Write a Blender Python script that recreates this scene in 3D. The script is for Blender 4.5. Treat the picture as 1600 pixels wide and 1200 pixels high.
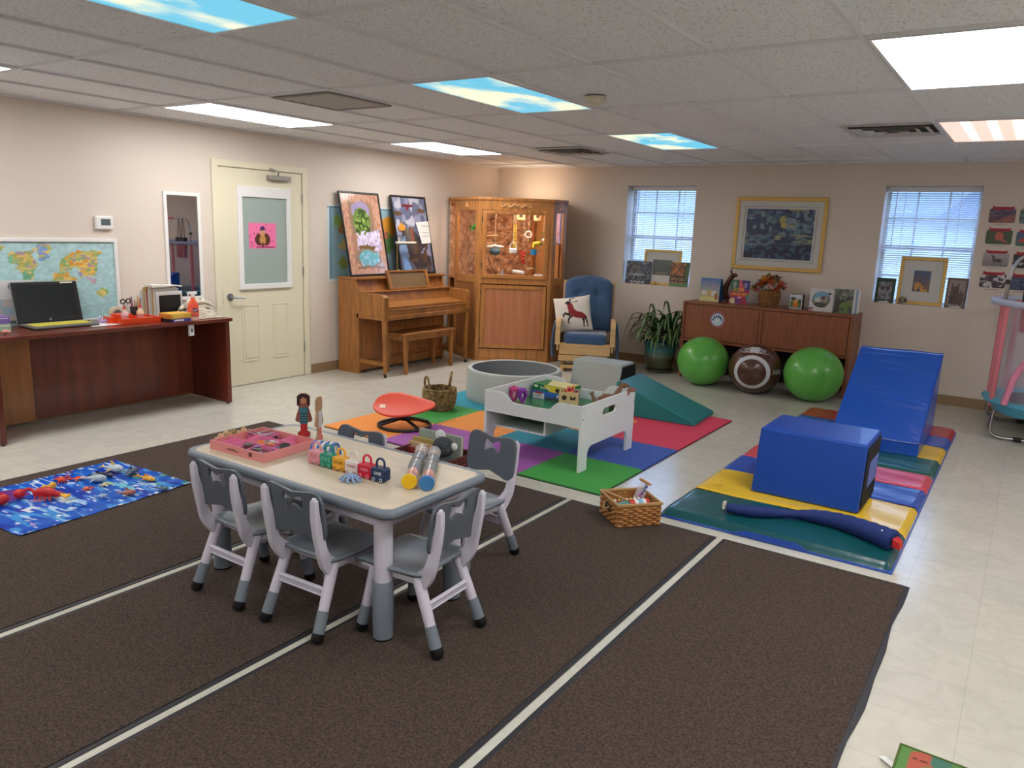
import bpy, bmesh, math, random
import numpy as np
from mathutils import Vector, Matrix
random.seed(7)
for o in list(bpy.data.objects): bpy.data.objects.remove(o)
S = bpy.context.scene
COL = S.collection
PI = math.pi
XL, YB, CH = -6.214, 8.753, 2.378       # left wall, back wall, ceiling height
XR, YF = 3.4, -3.9                      # right wall, wall behind the camera

# ---------- camera ----------
cam = bpy.data.cameras.new('camera'); co = bpy.data.objects.new('camera', cam); COL.objects.link(co)
cam.sensor_width = 36; cam.lens = 36*1195.47/1600; cam.clip_start = .05
co.matrix_world = Matrix(((0.82555189, -0.14246695, 0.54604693, 0), (0.56311995, 0.14473682, -0.81360136, 0), (0.03687821, 0.97916006, 0.19971374, 1.5922), (0, 0, 0, 1)))
S.camera = co
# ---------- view ----------
S.view_settings.view_transform = 'Standard'; S.view_settings.look = 'None'; S.view_settings.gamma = 1
S.view_settings.use_curve_mapping = False; S.view_settings.exposure = 1.08
# ---------- daylight ----------
w = bpy.data.worlds.new('world'); S.world = w; w.use_nodes = True
bg = w.node_tree.nodes['Background']; bg.inputs[0].default_value = (.36, .56, 1, 1); bg.inputs[1].default_value = 3.2
LAMP_WHITE, LAMP_SKY, LAMP_DIM = 6.6, .5, .5

def lin(c):
    return tuple(((x/255)/12.92 if x/255 <= .04045 else ((x/255+.055)/1.055)**2.4) for x in c[:3])

# ---------- materials ----------
MATS = {}
def mat(name, col=(200, 200, 200), rough=.5, metal=0, noise=None, bump=None, emit=None, coat=0, trans=0, alpha=1, stretch=(1, 1, 1), sheen=0, col2=None):
    if name in MATS: return MATS[name]
    m = bpy.data.materials.new(name); m.use_nodes = True; nt = m.node_tree; b = nt.nodes['Principled BSDF']
    b.inputs['Base Color'].default_value = (*lin(col), 1); b.inputs['Roughness'].default_value = rough; b.inputs['Metallic'].default_value = metal
    b.inputs['Coat Weight'].default_value = coat; b.inputs['Transmission Weight'].default_value = trans; b.inputs['Alpha'].default_value = alpha
    if sheen: b.inputs['Sheen Weight'].default_value = sheen
    if emit: b.inputs['Emission Color'].default_value = (*lin(col), 1); b.inputs['Emission Strength'].default_value = emit
    if noise or bump:
        tc = nt.nodes.new('ShaderNodeTexCoord'); mp = nt.nodes.new('ShaderNodeMapping'); mp.inputs['Scale'].default_value = stretch
        nt.links.new(tc.outputs['Object'], mp.inputs['Vector'])
    if noise:
        n = nt.nodes.new('ShaderNodeTexNoise'); n.inputs['Scale'].default_value = noise[0]; n.inputs['Detail'].default_value = 6
        nt.links.new(mp.outputs[0], n.inputs['Vector'])
        r = nt.nodes.new('ShaderNodeValToRGB'); a = noise[1]; c = lin(col)
        c2 = lin(col2) if col2 else tuple(x*(1-a) for x in c)
        r.color_ramp.elements[0].position = .33; r.color_ramp.elements[1].position = .67
        r.color_ramp.elements[0].color = (*c2, 1); r.color_ramp.elements[1].color = (*[min(1, x*(1+a*.5)) if not col2 else x for x in c], 1)
        nt.links.new(n.outputs['Fac'], r.inputs[0]); nt.links.new(r.outputs[0], b.inputs['Base Color'])
    if bump:
        n2 = nt.nodes.new('ShaderNodeTexNoise'); n2.inputs['Scale'].default_value = bump[0]; n2.inputs['Detail'].default_value = 4
        nt.links.new(mp.outputs[0], n2.inputs['Vector'])
        bp = nt.nodes.new('ShaderNodeBump'); bp.inputs['Strength'].default_value = bump[1]; bp.inputs['Distance'].default_value = bump[2] if len(bump) > 2 else .01
        nt.links.new(n2.outputs['Fac'], bp.inputs['Height']); nt.links.new(bp.outputs[0], b.inputs['Normal'])
    MATS[name] = m; return m
def printed(rough=.5):
    k = 'print%g' % rough
    if k in MATS: return MATS[k]
    m = mat(k, rough=rough); nt = m.node_tree; a = nt.nodes.new('ShaderNodeAttribute'); a.attribute_name = 'Col'
    nt.links.new(a.outputs['Color'], nt.nodes['Principled BSDF'].inputs['Base Color']); return m

# ---------- mesh builder ----------
def RZ(a): return Matrix.Rotation(a, 4, 'Z')
def RX(a): return Matrix.Rotation(a, 4, 'X')
def RY(a): return Matrix.Rotation(a, 4, 'Y')
def T(x, y=0, z=0): return Matrix.Translation((x, y, z))
class M:
    def __init__(s): s.v = []; s.f = []; s.X = Matrix.Identity(4)
    def add(s, vs, fs):
        n = len(s.v); s.v += [tuple(s.X @ Vector(v)) for v in vs]; s.f += [tuple(i+n for i in f) for f in fs]; return s
    def box(s, x0, x1, y0, y1, z0, z1):
        e = 0 if max(abs(x1-x0), abs(y1-y0), abs(z1-z0)) > 1.6 or min(abs(x1-x0), abs(y1-y0), abs(z1-z0)) < .004 else .0003*(len(s.f)//6 % 5)   # keeps butted pieces from sharing a plane
        x0 += e; x1 -= e; y0 += e; y1 -= e; z0 += e; z1 -= e
        return s.add([(x, y, z) for z in (z0, z1) for y in (y0, y1) for x in (x0, x1)], [(0, 2, 3, 1), (4, 5, 7, 6), (0, 1, 5, 4), (2, 6, 7, 3), (0, 4, 6, 2), (1, 3, 7, 5)])
    def cbox(s, c, d, R=None):
        X = s.X; s.X = X @ T(*c) @ (R or Matrix.Identity(4)); s.box(-d[0]/2, d[0]/2, -d[1]/2, d[1]/2, -d[2]/2, d[2]/2); s.X = X; return s
    def hexa(s, b, t):   # bottom 4 pts, top 4 pts (ccw from above)
        return s.add(list(b)+list(t), [(3, 2, 1, 0), (4, 5, 6, 7), (0, 1, 5, 4), (1, 2, 6, 5), (2, 3, 7, 6), (3, 0, 4, 7)])
    def prism(s, pts, d):  # pts: 3d polygon ; d: extrusion vector
        n = len(pts); d = Vector(d); v = [Vector(p) for p in pts]; w = [p+d for p in v]
        nrm = Vector((0, 0, 0))
        for i in range(n): nrm += v[i].cross(v[(i+1) % n])
        fs = [tuple(range(n)), tuple(range(2*n-1, n-1, -1))]+[(i, i+n, (i+1) % n+n, (i+1) % n) for i in range(n)]
        if nrm.dot(d) > 0: fs = [tuple(reversed(f)) for f in fs]
        return s.add(v+w, fs)
    def tube(s, pts, r, n=8, closed=False, flat=None):
        P = [Vector(p) for p in pts]; m = len(P); R = r if isinstance(r, (list, tuple)) else [r]*m
        vs = []; fs = []; up = None
        for i in range(m):
            if closed: t = P[(i+1) % m]-P[i-1]
            else: t = P[min(i+1, m-1)]-P[max(i-1, 0)]
            t.normalize()
            if up is None: up = Vector((0, 0, 1)) if abs(t.z) < .9 else Vector((0, 1, 0))
            a = t.cross(up).normalized(); b = a.cross(t).normalized(); up = b
            for k in range(n):
                q = 2*PI*k/n; vs.append(P[i]+a*math.cos(q)*R[i]+b*math.sin(q)*R[i]*(flat or 1))
        for i in range(m if closed else m-1):
            j = (i+1) % m
            for k in range(n): fs.append((i*n+k, i*n+(k+1) % n, j*n+(k+1) % n, j*n+k))
        if not closed: fs += [tuple(range(n-1, -1, -1)), tuple(range((m-1)*n, m*n))]
        return s.add(vs, fs)
    def lathe(s, prof, n=24, c=(0, 0, 0), cap=True):
        vs = []; fs = []; m = len(prof)
        for r, z in prof:
            for k in range(n): q = 2*PI*k/n; vs.append((c[0]+r*math.cos(q), c[1]+r*math.sin(q), c[2]+z))
        for i in range(m-1):
            for k in range(n): fs.append((i*n+k, i*n+(k+1) % n, (i+1)*n+(k+1) % n, (i+1)*n+k))
        if cap: fs += [tuple(range(n-1, -1, -1)), tuple(range((m-1)*n, m*n))]
        return s.add(vs, fs)
    def ball(s, c, r, n=14, m=9):
        if not isinstance(r, (list, tuple)): r = (r, r, r)
        vs = [(c[0], c[1], c[2]-r[2])]; fs = []
        for i in range(1, m):
            a = PI*i/m-PI/2
            for k in range(n): q = 2*PI*k/n; vs.append((c[0]+r[0]*math.cos(a)*math.cos(q), c[1]+r[1]*math.cos(a)*math.sin(q), c[2]+r[2]*math.sin(a)))
        vs.append((c[0], c[1], c[2]+r[2])); e = len(vs)-1
        for k in range(n):
            fs.append((0, 1+(k+1) % n, 1+k)); fs.append((e, e-n+k, e-n+(k+1) % n))
        for i in range(m-2):
            for k in range(n): fs.append((1+i*n+k, 1+i*n+(k+1) % n, 1+(i+1)*n+(k+1) % n, 1+(i+1)*n+k))
        return s.add(vs, fs)
    def torus(s, c, R, r, n=28, k=8, R2=None, X=None):
        pts = [(c[0]+R*math.cos(2*PI*i/n), c[1]+(R2 or R)*math.sin(2*PI*i/n), c[2]) for i in range(n)]
        if X is not None: pts = [X @ Vector(p) for p in pts]
        return s.tube(pts, r, k, closed=True)
    def sheet(s, nx, ny, fn):   # fn(u,v)->point
        vs = [fn(i/nx, j/ny) for j in range(ny+1) for i in range(nx+1)]
        return s.add(vs, [(j*(nx+1)+i, j*(nx+1)+i+1, (j+1)*(nx+1)+i+1, (j+1)*(nx+1)+i) for j in range(ny) for i in range(nx)])
def obj(name, b, m, parent=None, bev=0, smooth=False, sub=0, solid=0, loc=None):
    me = bpy.data.meshes.new(name); me.from_pydata([tuple(v) for v in b.v], [], b.f); me.update()
    if smooth:
        me.polygons.foreach_set('use_smooth', [True]*len(me.polygons)); me.set_sharp_from_angle(angle=math.radians(smooth if smooth is not True else 40))
    if m: me.materials.append(m)
    o = bpy.data.objects.new(name, me); COL.objects.link(o)
    if loc: o.location = loc
    if parent: o.parent = parent
    if solid: q = o.modifiers.new('s', 'SOLIDIFY'); q.thickness = solid; q.offset = 0
    if bev: q = o.modifiers.new('b', 'BEVEL'); q.width = bev; q.segments = 2; q.limit_method = 'ANGLE'
    if sub: q = o.modifiers.new('d', 'SUBSURF'); q.levels = sub; q.render_levels = sub
    return o
def tag(o, label, cat, group=None, kind=None):
    o['label'] = label; o['category'] = cat
    if group: o['group'] = group
    if kind: o['kind'] = kind
    return o
def thing(name, label, cat, loc=(0, 0, 0), rz=0, group=None):
    o = bpy.data.objects.new(name, None); COL.objects.link(o); o.location = loc; o.rotation_euler = (0, 0, rz); o.empty_display_size = .05
    return tag(o, label, cat, group)
def struct(name, b, m, parent=None, **k):
    o = obj(name, b, m, parent, **k)
    if not parent: o['kind'] = 'structure'
    return o
def dup(root, label=None, loc=None, rz=None):
    r = root.copy(); COL.objects.link(r)
    if loc: r.location = loc
    if rz is not None: r.rotation_euler = (0, 0, rz)
    if label: r['label'] = label
    for ch in list(root.children):
        c = ch.copy(); COL.objects.link(c); c.parent = r
        for g in ch.children: d = g.copy(); COL.objects.link(d); d.parent = c
    return r
# painted flat prints: per-point colours of the artwork, with painted glare on one poster
def inpoly(x, y, P):
    r = np.zeros(x.shape, bool); n = len(P)
    for i in range(n):
        x1, y1 = P[i]; x2, y2 = P[i-1]
        if y1 == y2: continue
        r ^= ((y1 > y) != (y2 > y)) & (x < (x2-x1)*(y-y1)/(y2-y1)+x1)
    return r
def vnoise(x, y, s, seed):
    g = np.random.RandomState(seed).rand(64, 64)
    X = x*s; Y = y*s; i = np.floor(X).astype(int); j = np.floor(Y).astype(int); a = X-i; b = Y-j; a = a*a*(3-2*a); b = b*b*(3-2*b)
    G = lambda p, q: g[p % 64, q % 64]
    return G(i, j)*(1-a)*(1-b)+G(i+1, j)*a*(1-b)+G(i, j+1)*(1-a)*b+G(i+1, j+1)*a*b
def picture(name, parent, X, w, h, shapes, nx=50, ny=50, rough=.5, warp=0, grain=0, seed=1):
    """flat print in local XZ plane facing -Y, origin at lower left, transformed by X"""
    u, v = np.meshgrid(np.linspace(0, 1, nx+1), np.linspace(0, 1, ny+1)); u = u.ravel(); v = v.ravel()
    uu = u+warp*(vnoise(u, v, 9, seed)-.5)+warp*.5*(vnoise(u, v, 23, seed+5)-.5); vv = v+warp*(vnoise(u, v, 8, seed+1)-.5)+warp*.5*(vnoise(u, v, 21, seed+6)-.5)
    if warp > .045: uu = uu+warp*.45*(vnoise(u, v, 55, seed+3)-.5); vv = vv+warp*.45*(vnoise(u, v, 55, seed+4)-.5)
    c = np.ones((len(u), 3)); land = np.zeros(len(u), bool)
    for s in shapes:
        k = s[0]; col = np.array(lin(s[-1]))
        if k == 'bg': c[:] = col
        elif k == 'gr': c[:] = np.array(lin(s[1]))*(1-v[:, None])+col*v[:, None]
        elif k == 'e': c[((uu-s[1])/s[3])**2+((vv-s[2])/s[4])**2 < 1] = col
        elif k == 'r': c[(uu >= s[1]) & (uu <= s[3]) & (vv >= s[2]) & (vv <= s[4])] = col
        elif k == 'R': c[(u >= s[1]) & (u <= s[3]) & (v >= s[2]) & (v <= s[4])] = col
        elif k == 'p': q = inpoly(uu, vv, s[1]); c[q] = col; land |= q
        elif k == 'L': c[land & (vnoise(u, v, s[2], s[3]) > s[1])] = col
        elif k == 'n':   # blotches: threshold, scale, seed, (region)
            m = vnoise(u, v*s[5] if len(s) > 6 else v, s[2], s[3]) > s[1]
            if s[4]: m &= (u >= s[4][0]) & (v >= s[4][1]) & (u <= s[4][2]) & (v <= s[4][3])
            c[m] = col
    if grain: c *= (1+grain*(vnoise(u, v, 40, seed+9)-.5)*2)[:, None]
    b = M(); b.X = X; b.sheet(nx, ny, lambda a, d: (a*w, 0, d*h))
    o = obj(name, b, printed(rough), parent)
    at = o.data.color_attributes.new('Col', 'FLOAT_COLOR', 'POINT')
    at.data.foreach_set('color', np.hstack([np.clip(c, 0, 1), np.ones((len(u), 1))]).ravel().astype(np.float32)); return o
def text(s, parent, X, size, m, ext=.0006, name='lettering', w=None):
    cu = bpy.data.curves.new(name, 'FONT'); cu.body = s; cu.size = size; cu.extrude = ext; cu.align_x = 'CENTER'; cu.align_y = 'CENTER'; cu.resolution_u = 2
    t = bpy.data.objects.new('t', cu); COL.objects.link(t); bpy.context.view_layer.update()
    me = bpy.data.meshes.new_from_object(t.evaluated_get(bpy.context.evaluated_depsgraph_get())); bpy.data.objects.remove(t)
    X = X.copy()
    if w and len(me.vertices):
        xs = [q.co.x for q in me.vertices]; f = w/(max(xs)-min(xs)); X = X @ Matrix.Diagonal((f, f, 1, 1))
    me.transform(X); me.name = name; me.materials.clear(); me.materials.append(m)
    o = bpy.data.objects.new(name, me); COL.objects.link(o)
    if parent: o.parent = parent
    return o
FACE = RX(PI/2)          # text in XY plane -> XZ plane facing -Y

# ---------- palette ----------
white = mat('white_paint', (232, 232, 230), .45); offw = mat('off_white', (222, 216, 196), .5)
black = mat('black_plastic', (18, 18, 20), .4); dark = mat('dark_grey', (45, 47, 50), .5)
chrome = mat('brushed_metal', (175, 175, 178), .3, 1); brass = mat('brass', (190, 150, 80), .35, 1)
gold = mat('gold_frame', (214, 176, 96), .4, .3, bump=(60, .2))
oak = mat('honey_oak', (184, 122, 62), .38, noise=(5, .3), stretch=(6, 6, .7), coat=.15)
oakd = mat('oak_panel', (166, 104, 54), .42, noise=(4, .35), stretch=(8, 8, .6), coat=.1)
piano_w = mat('piano_oak', (162, 106, 52), .36, noise=(5, .3), stretch=(7, 2, .8), coat=.15)
mahog = mat('mahogany', (104, 42, 26), .3, noise=(4, .35), stretch=(1.5, 1.5, .4), coat=.3)
mahog2 = mat('mahogany_light', (172, 112, 62), .35, noise=(4, .25), stretch=(1.5, 6, .4), coat=.2)
teak = mat('teak_veneer', (140, 80, 50), .4, noise=(6, .25), stretch=(8, 8, .7), coat=.1)
pine = mat('pine', (206, 170, 118), .5, noise=(5, .15), stretch=(1, 1, 6))
glass = mat('clear_glass', (255, 255, 255), .02, trans=1, alpha=.12)
# ================= ROOM =================
def floor_mat():
    m = mat('vinyl_tile', (206, 202, 186), .22); nt = m.node_tree; b = nt.nodes['Principled BSDF']; L = nt.links.new
    tc = nt.nodes.new('ShaderNodeTexCoord'); br = nt.nodes.new('ShaderNodeTexBrick'); br.offset = 0; br.inputs['Scale'].default_value = 1
    br.inputs['Brick Width'].default_value = .3048; br.inputs['Row Height'].default_value = .3048; br.inputs['Mortar Size'].default_value = .0012
    br.inputs['Color1'].default_value = (*lin((206, 203, 190)), 1); br.inputs['Color2'].default_value = (*lin((200, 198, 187)), 1); br.inputs['Mortar'].default_value = (*lin((182, 178, 166)), 1)
    L(tc.outputs['Object'], br.inputs['Vector'])
    n = nt.nodes.new('ShaderNodeTexNoise'); n.inputs['Scale'].default_value = 9; n.inputs['Detail'].default_value = 8; n.inputs['Distortion'].default_value = 1.2; L(tc.outputs['Object'], n.inputs['Vector'])
    r = nt.nodes.new('ShaderNodeValToRGB'); r.color_ramp.elements[0].position = .38; r.color_ramp.elements[0].color = (.92, .92, .91, 1); r.color_ramp.elements[1].position = .6; r.color_ramp.elements[1].color = (1, 1, 1, 1); L(n.outputs['Fac'], r.inputs[0])
    sp = nt.nodes.new('ShaderNodeTexNoise'); sp.inputs['Scale'].default_value = 70; L(tc.outputs['Object'], sp.inputs['Vector'])
    r2 = nt.nodes.new('ShaderNodeValToRGB'); r2.color_ramp.elements[0].position = .27; r2.color_ramp.elements[0].color = (.8, .78, .74, 1); r2.color_ramp.elements[1].position = .33; r2.color_ramp.elements[1].color = (1, 1, 1, 1); L(sp.outputs['Fac'], r2.inputs[0])
    mx = nt.nodes.new('ShaderNodeMix'); mx.data_type = 'RGBA'; mx.blend_type = 'MULTIPLY'; mx.inputs[0].default_value = 1; L(br.outputs['Color'], mx.inputs[6]); L(r.outputs[0], mx.inputs[7])
    my = nt.nodes.new('ShaderNodeMix'); my.data_type = 'RGBA'; my.blend_type = 'MULTIPLY'; my.inputs[0].default_value = 1; L(mx.outputs[2], my.inputs[6]); L(r2.outputs[0], my.inputs[7])
    L(my.outputs[2], b.inputs['Base Color'])
    bp = nt.nodes.new('ShaderNodeBump'); bp.inputs['Strength'].default_value = .05; bp.inputs['Distance'].default_value = .01; L(n.outputs['Fac'], bp.inputs['Height']); L(bp.outputs[0], b.inputs['Normal'])
    return m
def tile_mat():
    m = mat('ceiling_tile', (182, 176, 170), .9); nt = m.node_tree; b = nt.nodes['Principled BSDF']; L = nt.links.new
    tc = nt.nodes.new('ShaderNodeTexCoord'); n = nt.nodes.new('ShaderNodeTexNoise'); n.inputs['Scale'].default_value = 75; n.inputs['Detail'].default_value = 3; L(tc.outputs['Object'], n.inputs['Vector'])
    r = nt.nodes.new('ShaderNodeValToRGB'); r.color_ramp.elements[0].position = .36; r.color_ramp.elements[0].color = (*lin((208, 210, 214)), 1); r.color_ramp.elements[1].position = .44; r.color_ramp.elements[1].color = (*lin((240, 243, 248)), 1)
    L(n.outputs['Fac'], r.inputs[0]); L(r.outputs[0], b.inputs['Base Color'])
    bp = nt.nodes.new('ShaderNodeBump'); bp.inputs['Strength'].default_value = .35; bp.inputs['Distance'].default_value = .004; L(n.outputs['Fac'], bp.inputs['Height']); L(bp.outputs[0], b.inputs['Normal'])
    return m
wallm = mat('wall_paint', (221, 209, 197), .55, noise=(1.3, .03), bump=(180, .06, .002))
struct('floor', M().box(XL-.1, XR+.1, YF-.1, YB+.3, -.1, 0), floor_mat())
struct('ceiling', M().box(XL-.1, XR+.1, YF-.1, YB+.3, CH+.012, CH+.1), tile_mat())
struct('wall_left', M().box(XL-.12, XL, YF-.1, YB+.3, 0, CH+.05), wallm)
struct('wall_right', M().box(XR, XR+.12, YF-.1, YB+.3, 0, CH+.05), wallm)
struct('wall_front', M().box(XL, XR, YF-.12, YF, 0, CH+.05), wallm)
W1 = (-4.275, -3.402); W2 = (-1.392, -.535); WZ = (.973, 2.152); YW = YB+.28
b = M().box(XL, XR, YB, YW, 0, WZ[0]).box(XL, XR, YB, YW, WZ[1], CH+.05)
for a, c in ((XL, W1[0]), (W1[1], W2[0]), (W2[1], XR)): b.box(a, c, YB, YW, WZ[0], WZ[1])
struct('wall_back', b, wallm)
basem = mat('vinyl_base', (150, 124, 92), .5)
struct('baseboard_left', M().box(XL, XL+.008, 5.43, YB, 0, .1).box(XL, XL+.008, YF, 4.3, 0, .1), basem)
struct('baseboard_back', M().box(XL, XR, YB-.008, YB, 0, .1), basem)
struct('trim_1', M().box(XL, XL+.018, YF, YB, CH-.004, CH+.012).box(XL, XR, YB-.018, YB, CH-.004, CH+.012), mat('grid_white', (229, 230, 234), .5))
# ceiling grid
GX, GY, U, V = -1.315, 3.451, .6096, 1.2192
b = M()
for i in range(-8, 9):
    x = GX+i*U
    if XL+.05 < x < XR: b.box(x-.009, x+.009, YF, YB, CH-.002, CH+.014)
for j in range(-6, 5):
    y = GY+j*V
    if YF < y < YB: b.box(XL, XR, y-.009, y+.009, CH-.0012, CH+.0135)
struct('trim_2', b, MATS['grid_white'])
# troffers
def skymat(seed):
    m = mat('sky_cover_%d' % seed, (120, 200, 230), .5); nt = m.node_tree; bs = nt.nodes['Principled BSDF']; L = nt.links.new
    tc = nt.nodes.new('ShaderNodeTexCoord'); mp = nt.nodes.new('ShaderNodeMapping'); mp.inputs['Location'].default_value = (seed*3.1, seed*1.7, 0); mp.inputs['Scale'].default_value = (1.9, 1.1, 1); L(tc.outputs['Object'], mp.inputs[0])
    n = nt.nodes.new('ShaderNodeTexNoise'); n.inputs['Scale'].default_value = 1.6; n.inputs['Detail'].default_value = 5; L(mp.outputs[0], n.inputs['Vector'])
    r = nt.nodes.new('ShaderNodeValToRGB'); e = r.color_ramp.elements; e[0].position = .46; e[0].color = (*lin((98, 196, 228)), 1); e[1].position = .58; e[1].color = (*lin((240, 244, 214)), 1)
    L(n.outputs['Fac'], r.inputs[0]); L(r.outputs[0], bs.inputs['Emission Color']); bs.inputs['Emission Strength'].default_value = LAMP_SKY; bs.inputs['Base Color'].default_value = (.1, .1, .1, 1); return m
lampw = mat('lit_diffuser', (255, 252, 250), .5, emit=LAMP_WHITE); lampd = mat('dim_diffuser', (240, 205, 190), .5, emit=LAMP_DIM)
lampt = mat('tube_glow', (250, 226, 214), .5, emit=.6)
def troffer(i, j, m, label, k):
    x, y = GX+i*U, GY+j*V
    t = thing('ceiling_light', label, 'ceiling light', (x+U/2, y+V/2, CH-.004), 0, 'ceiling light panels')
    f = M(); a, c = U/2-.012, V/2-.012
    f.box(-a, a, -c, -c+.018, 0, .03).box(-a, a, c-.018, c, 0, .03).box(-a, -a+.018, -c, c, 0, .03).box(a-.018, a, -c, c, 0, .03)
    obj('frame', f, MATS['grid_white'], t)
    obj('diffuser', M().box(-a+.018, a-.018, -c+.018, c-.018, .004, .012), m, t)
    if k == 'tubes':
        for s in (-.13, .02, .16): obj('tube_glow', M().box(s-.03, s+.03, -c+.05, c-.05, .0025, .0038), lampt, t)
troffer(-7, -2, lampw, 'white lit ceiling panel at the left edge nearest the camera', '')
troffer(-7, 0, lampw, 'long white lit ceiling panel left of the grey return grille', '')
troffer(-7, 2, lampw, 'small far white lit panel above the piano', '')
troffer(-3, -2, skymat(1), 'blue sky printed light panel nearest the camera, cut by the top edge', '')
troffer(-3, 0, skymat(2), 'blue sky printed light panel beside the smoke detector', '')
troffer(-3, 2, skymat(3), 'farthest and smallest blue sky printed light panel', '')
troffer(1, 0, lampw, 'large bright white light panel at upper right', '')
troffer(1, 2, lampd, 'dim pinkish light panel at right beyond the bright one', 'tubes')
for i, j, lab in ((-7, -4, 'unseen added white ceiling light panel behind the camera by the left wall'), (-3, -4, 'unseen added white ceiling light panel behind the camera in the middle row'), (1, -2, 'unseen added white ceiling light panel above the camera at right'), (1, -4, 'unseen added white ceiling light panel behind the camera in the right row'), (5, -2, 'unseen added white ceiling light panel far right near the right wall'), (5, 2, 'unseen added white ceiling light panel far right nearest the back wall')): troffer(i, j, lampw, lab, '')  # unseen panels added to brighten the room from outside the view
# grille, diffusers, detector
grey = mat('vent_grey', (150, 146, 140), .5); vdark = mat('vent_dark', (70, 66, 64), .8)
t = thing('return_grille', 'grey slatted return air grille in the ceiling near the long white light', 'ceiling vent', (-4.08, 3.79, CH-.006))
f = M().box(-.27, .27, -.28, -.25, 0, .012).box(-.27, .27, .25, .28, 0, .012).box(-.27, -.24, -.28, .28, 0, .012).box(.24, .27, -.28, .28, 0, .012)
obj('frame', f, grey, t); obj('backing', M().box(-.25, .25, -.26, .26, .012, .016), vdark, t)
f = M(); [f.cbox((0, -.21+k*.084, .006), (.48, .066, .002), RX(-.05)) for k in range(6)]; obj('louvers', f, mat('louver_grey', (176, 174, 170), .6), t)
def diffuser(x, y, label):
    t = thing('air_diffuser', label, 'ceiling vent', (x, y, CH-.006)); w_ = mat('diffuser_white', (200, 198, 198), .45)
    f = M()
    for k, s in enumerate((.25, .18, .11, .05)):
        for a in range(4):
            f.X = RZ(a*PI/2); z_ = -.012-.004*k; f.hexa([(-s, -s, z_), (s, -s, z_), (s-.045, -s+.045, z_+.02), (-s+.045, -s+.045, z_+.02)], [(-s, -s, z_+.002), (s, -s, z_+.002), (s-.045, -s+.045, z_+.022), (-s+.045, -s+.045, z_+.022)])
    obj('vanes', f, w_, t); obj('backing', M().box(-.29, .29, -.29, .29, .016, .02), vdark, t); obj('rim', M().box(-.3, .3, -.3, -.275, 0, .01).box(-.3, .3, .275, .3, 0, .01).box(-.3, -.275, -.3, .3, 0, .01).box(.275, .3, -.3, .3, 0, .01), w_, t)
diffuser(-4.1, 7.02, 'far square stepped air diffuser in the ceiling above the cabinet')
diffuser(-.99, 6.25, 'square stepped air diffuser beside the dim pinkish light panel')
t = thing('smoke_detector', 'round cream smoke detector on the ceiling beside a sky panel', 'smoke detector', (-2.34, 4.262, CH))
obj('base', M().lathe([(.068, 0), (.07, -.012), (.062, -.018)], 28), offw, t, smooth=True); obj('sensor_head', M().lathe([(.055, -.018), (.05, -.035), (.035, -.045), (.001, -.046)], 28), offw, t, smooth=True); obj('vent_slots', M().lathe([(.05, -.024), (.052, -.027), (.05, -.03)], 28, cap=False), dark, t)
# windows + blinds
vinyl = mat('window_vinyl', (225, 228, 235), .4); slatm = mat('blind_slat', (226, 226, 228), .5)
def window(n, X0, X1):
    y = YB+.2; zb, zt = WZ; zm = 1.54
    f = M().box(X0, X0+.035, y, y+.06, zb, zt).box(X1-.035, X1, y, y+.06, zb, zt).box(X0, X1, y, y+.06, zb, zb+.035).box(X0, X1, y, y+.06, zt-.035, zt).box(X0, X1, y-.012, y+.05, zm-.025, zm+.025)
    for k in (1, 2): x = X0+(X1-X0)*k/3; f.box(x-.008, x+.008, y+.018, y+.032, zb, zt)
    for z in (zb+.28, zm+.3): f.box(X0, X1, y+.019, y+.031, z-.008, z+.008)
    o = struct('window_%d' % n, f, vinyl); obj('glass_pane', M().box(X0+.03, X1-.03, y+.022, y+.027, zb+.03, zt-.03), glass, o)
    return o
window(1, *W1); window(2, *W2)
def blind(X0, X1, label, zlow):
    y = YB+.135; t = thing('window_blind', label, 'blind', (X0, y, WZ[1])); w_ = X1-X0
    obj('headrail', M().box(.012, w_-.012, -.02, .025, -.052, -.004), slatm, t, bev=.003)
    f = M(); z = -.07
    while z > zlow-WZ[1]+.03:
        f.cbox((w_/2, 0, z), (w_-.03, .025, .0016), RX(.38)); z -= .0215
    obj('slats', f, slatm, t); obj('bottom_rail', M().box(.012, w_-.012, -.013, .013, z-.006, z+.006), slatm, t)
    for x in (.18, w_-.18): obj('ladder_cord', M().box(x-.002, x+.002, -.016, -.014, z, -.05), white, t)
    obj('tilt_wand', M().tube([(.1, -.025, -.05), (.1, -.026, -.6)], .004, 6), vinyl, t)
blind(*W1, 'white horizontal slat blind in the left window', WZ[0]+.02)
blind(*W2, 'white horizontal slat blind in the window right of the blue painting', WZ[0]+.02)
# outdoors
tag(obj('lawn', M().box(-40, 40, YB+.4, 70, -.4, -.3), mat('lawn', (96, 112, 70), .9, noise=(2, .4))), 'strip of lawn outside the windows', 'lawn')
hs = thing('neighbour_house', 'pale house with a grey gable roof seen through the blinds', 'house', (-5.2, 26, -.3))
obj('walls', M().box(-7, 12, 0, 6, 0, 2.6), mat('house_siding', (205, 208, 215), .7), hs)
obj('roof', M().prism([(-7.5, -.5, 2.6), (12.5, -.5, 2.6), (12.5, 3, 4.6), (-7.5, 3, 4.6)], (0, .1, .15)).prism([(2.6, -.8, 2.6), (6.6, -.8, 2.6), (4.6, -.8, 4.4)], (0, 2.5, 0)), mat('house_roof', (110, 118, 135), .8), hs)
for x in (-4, 0, 9): obj('house_window', M().box(x, x+1.2, -.05, 0, .9, 2.1), dark, hs)

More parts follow.
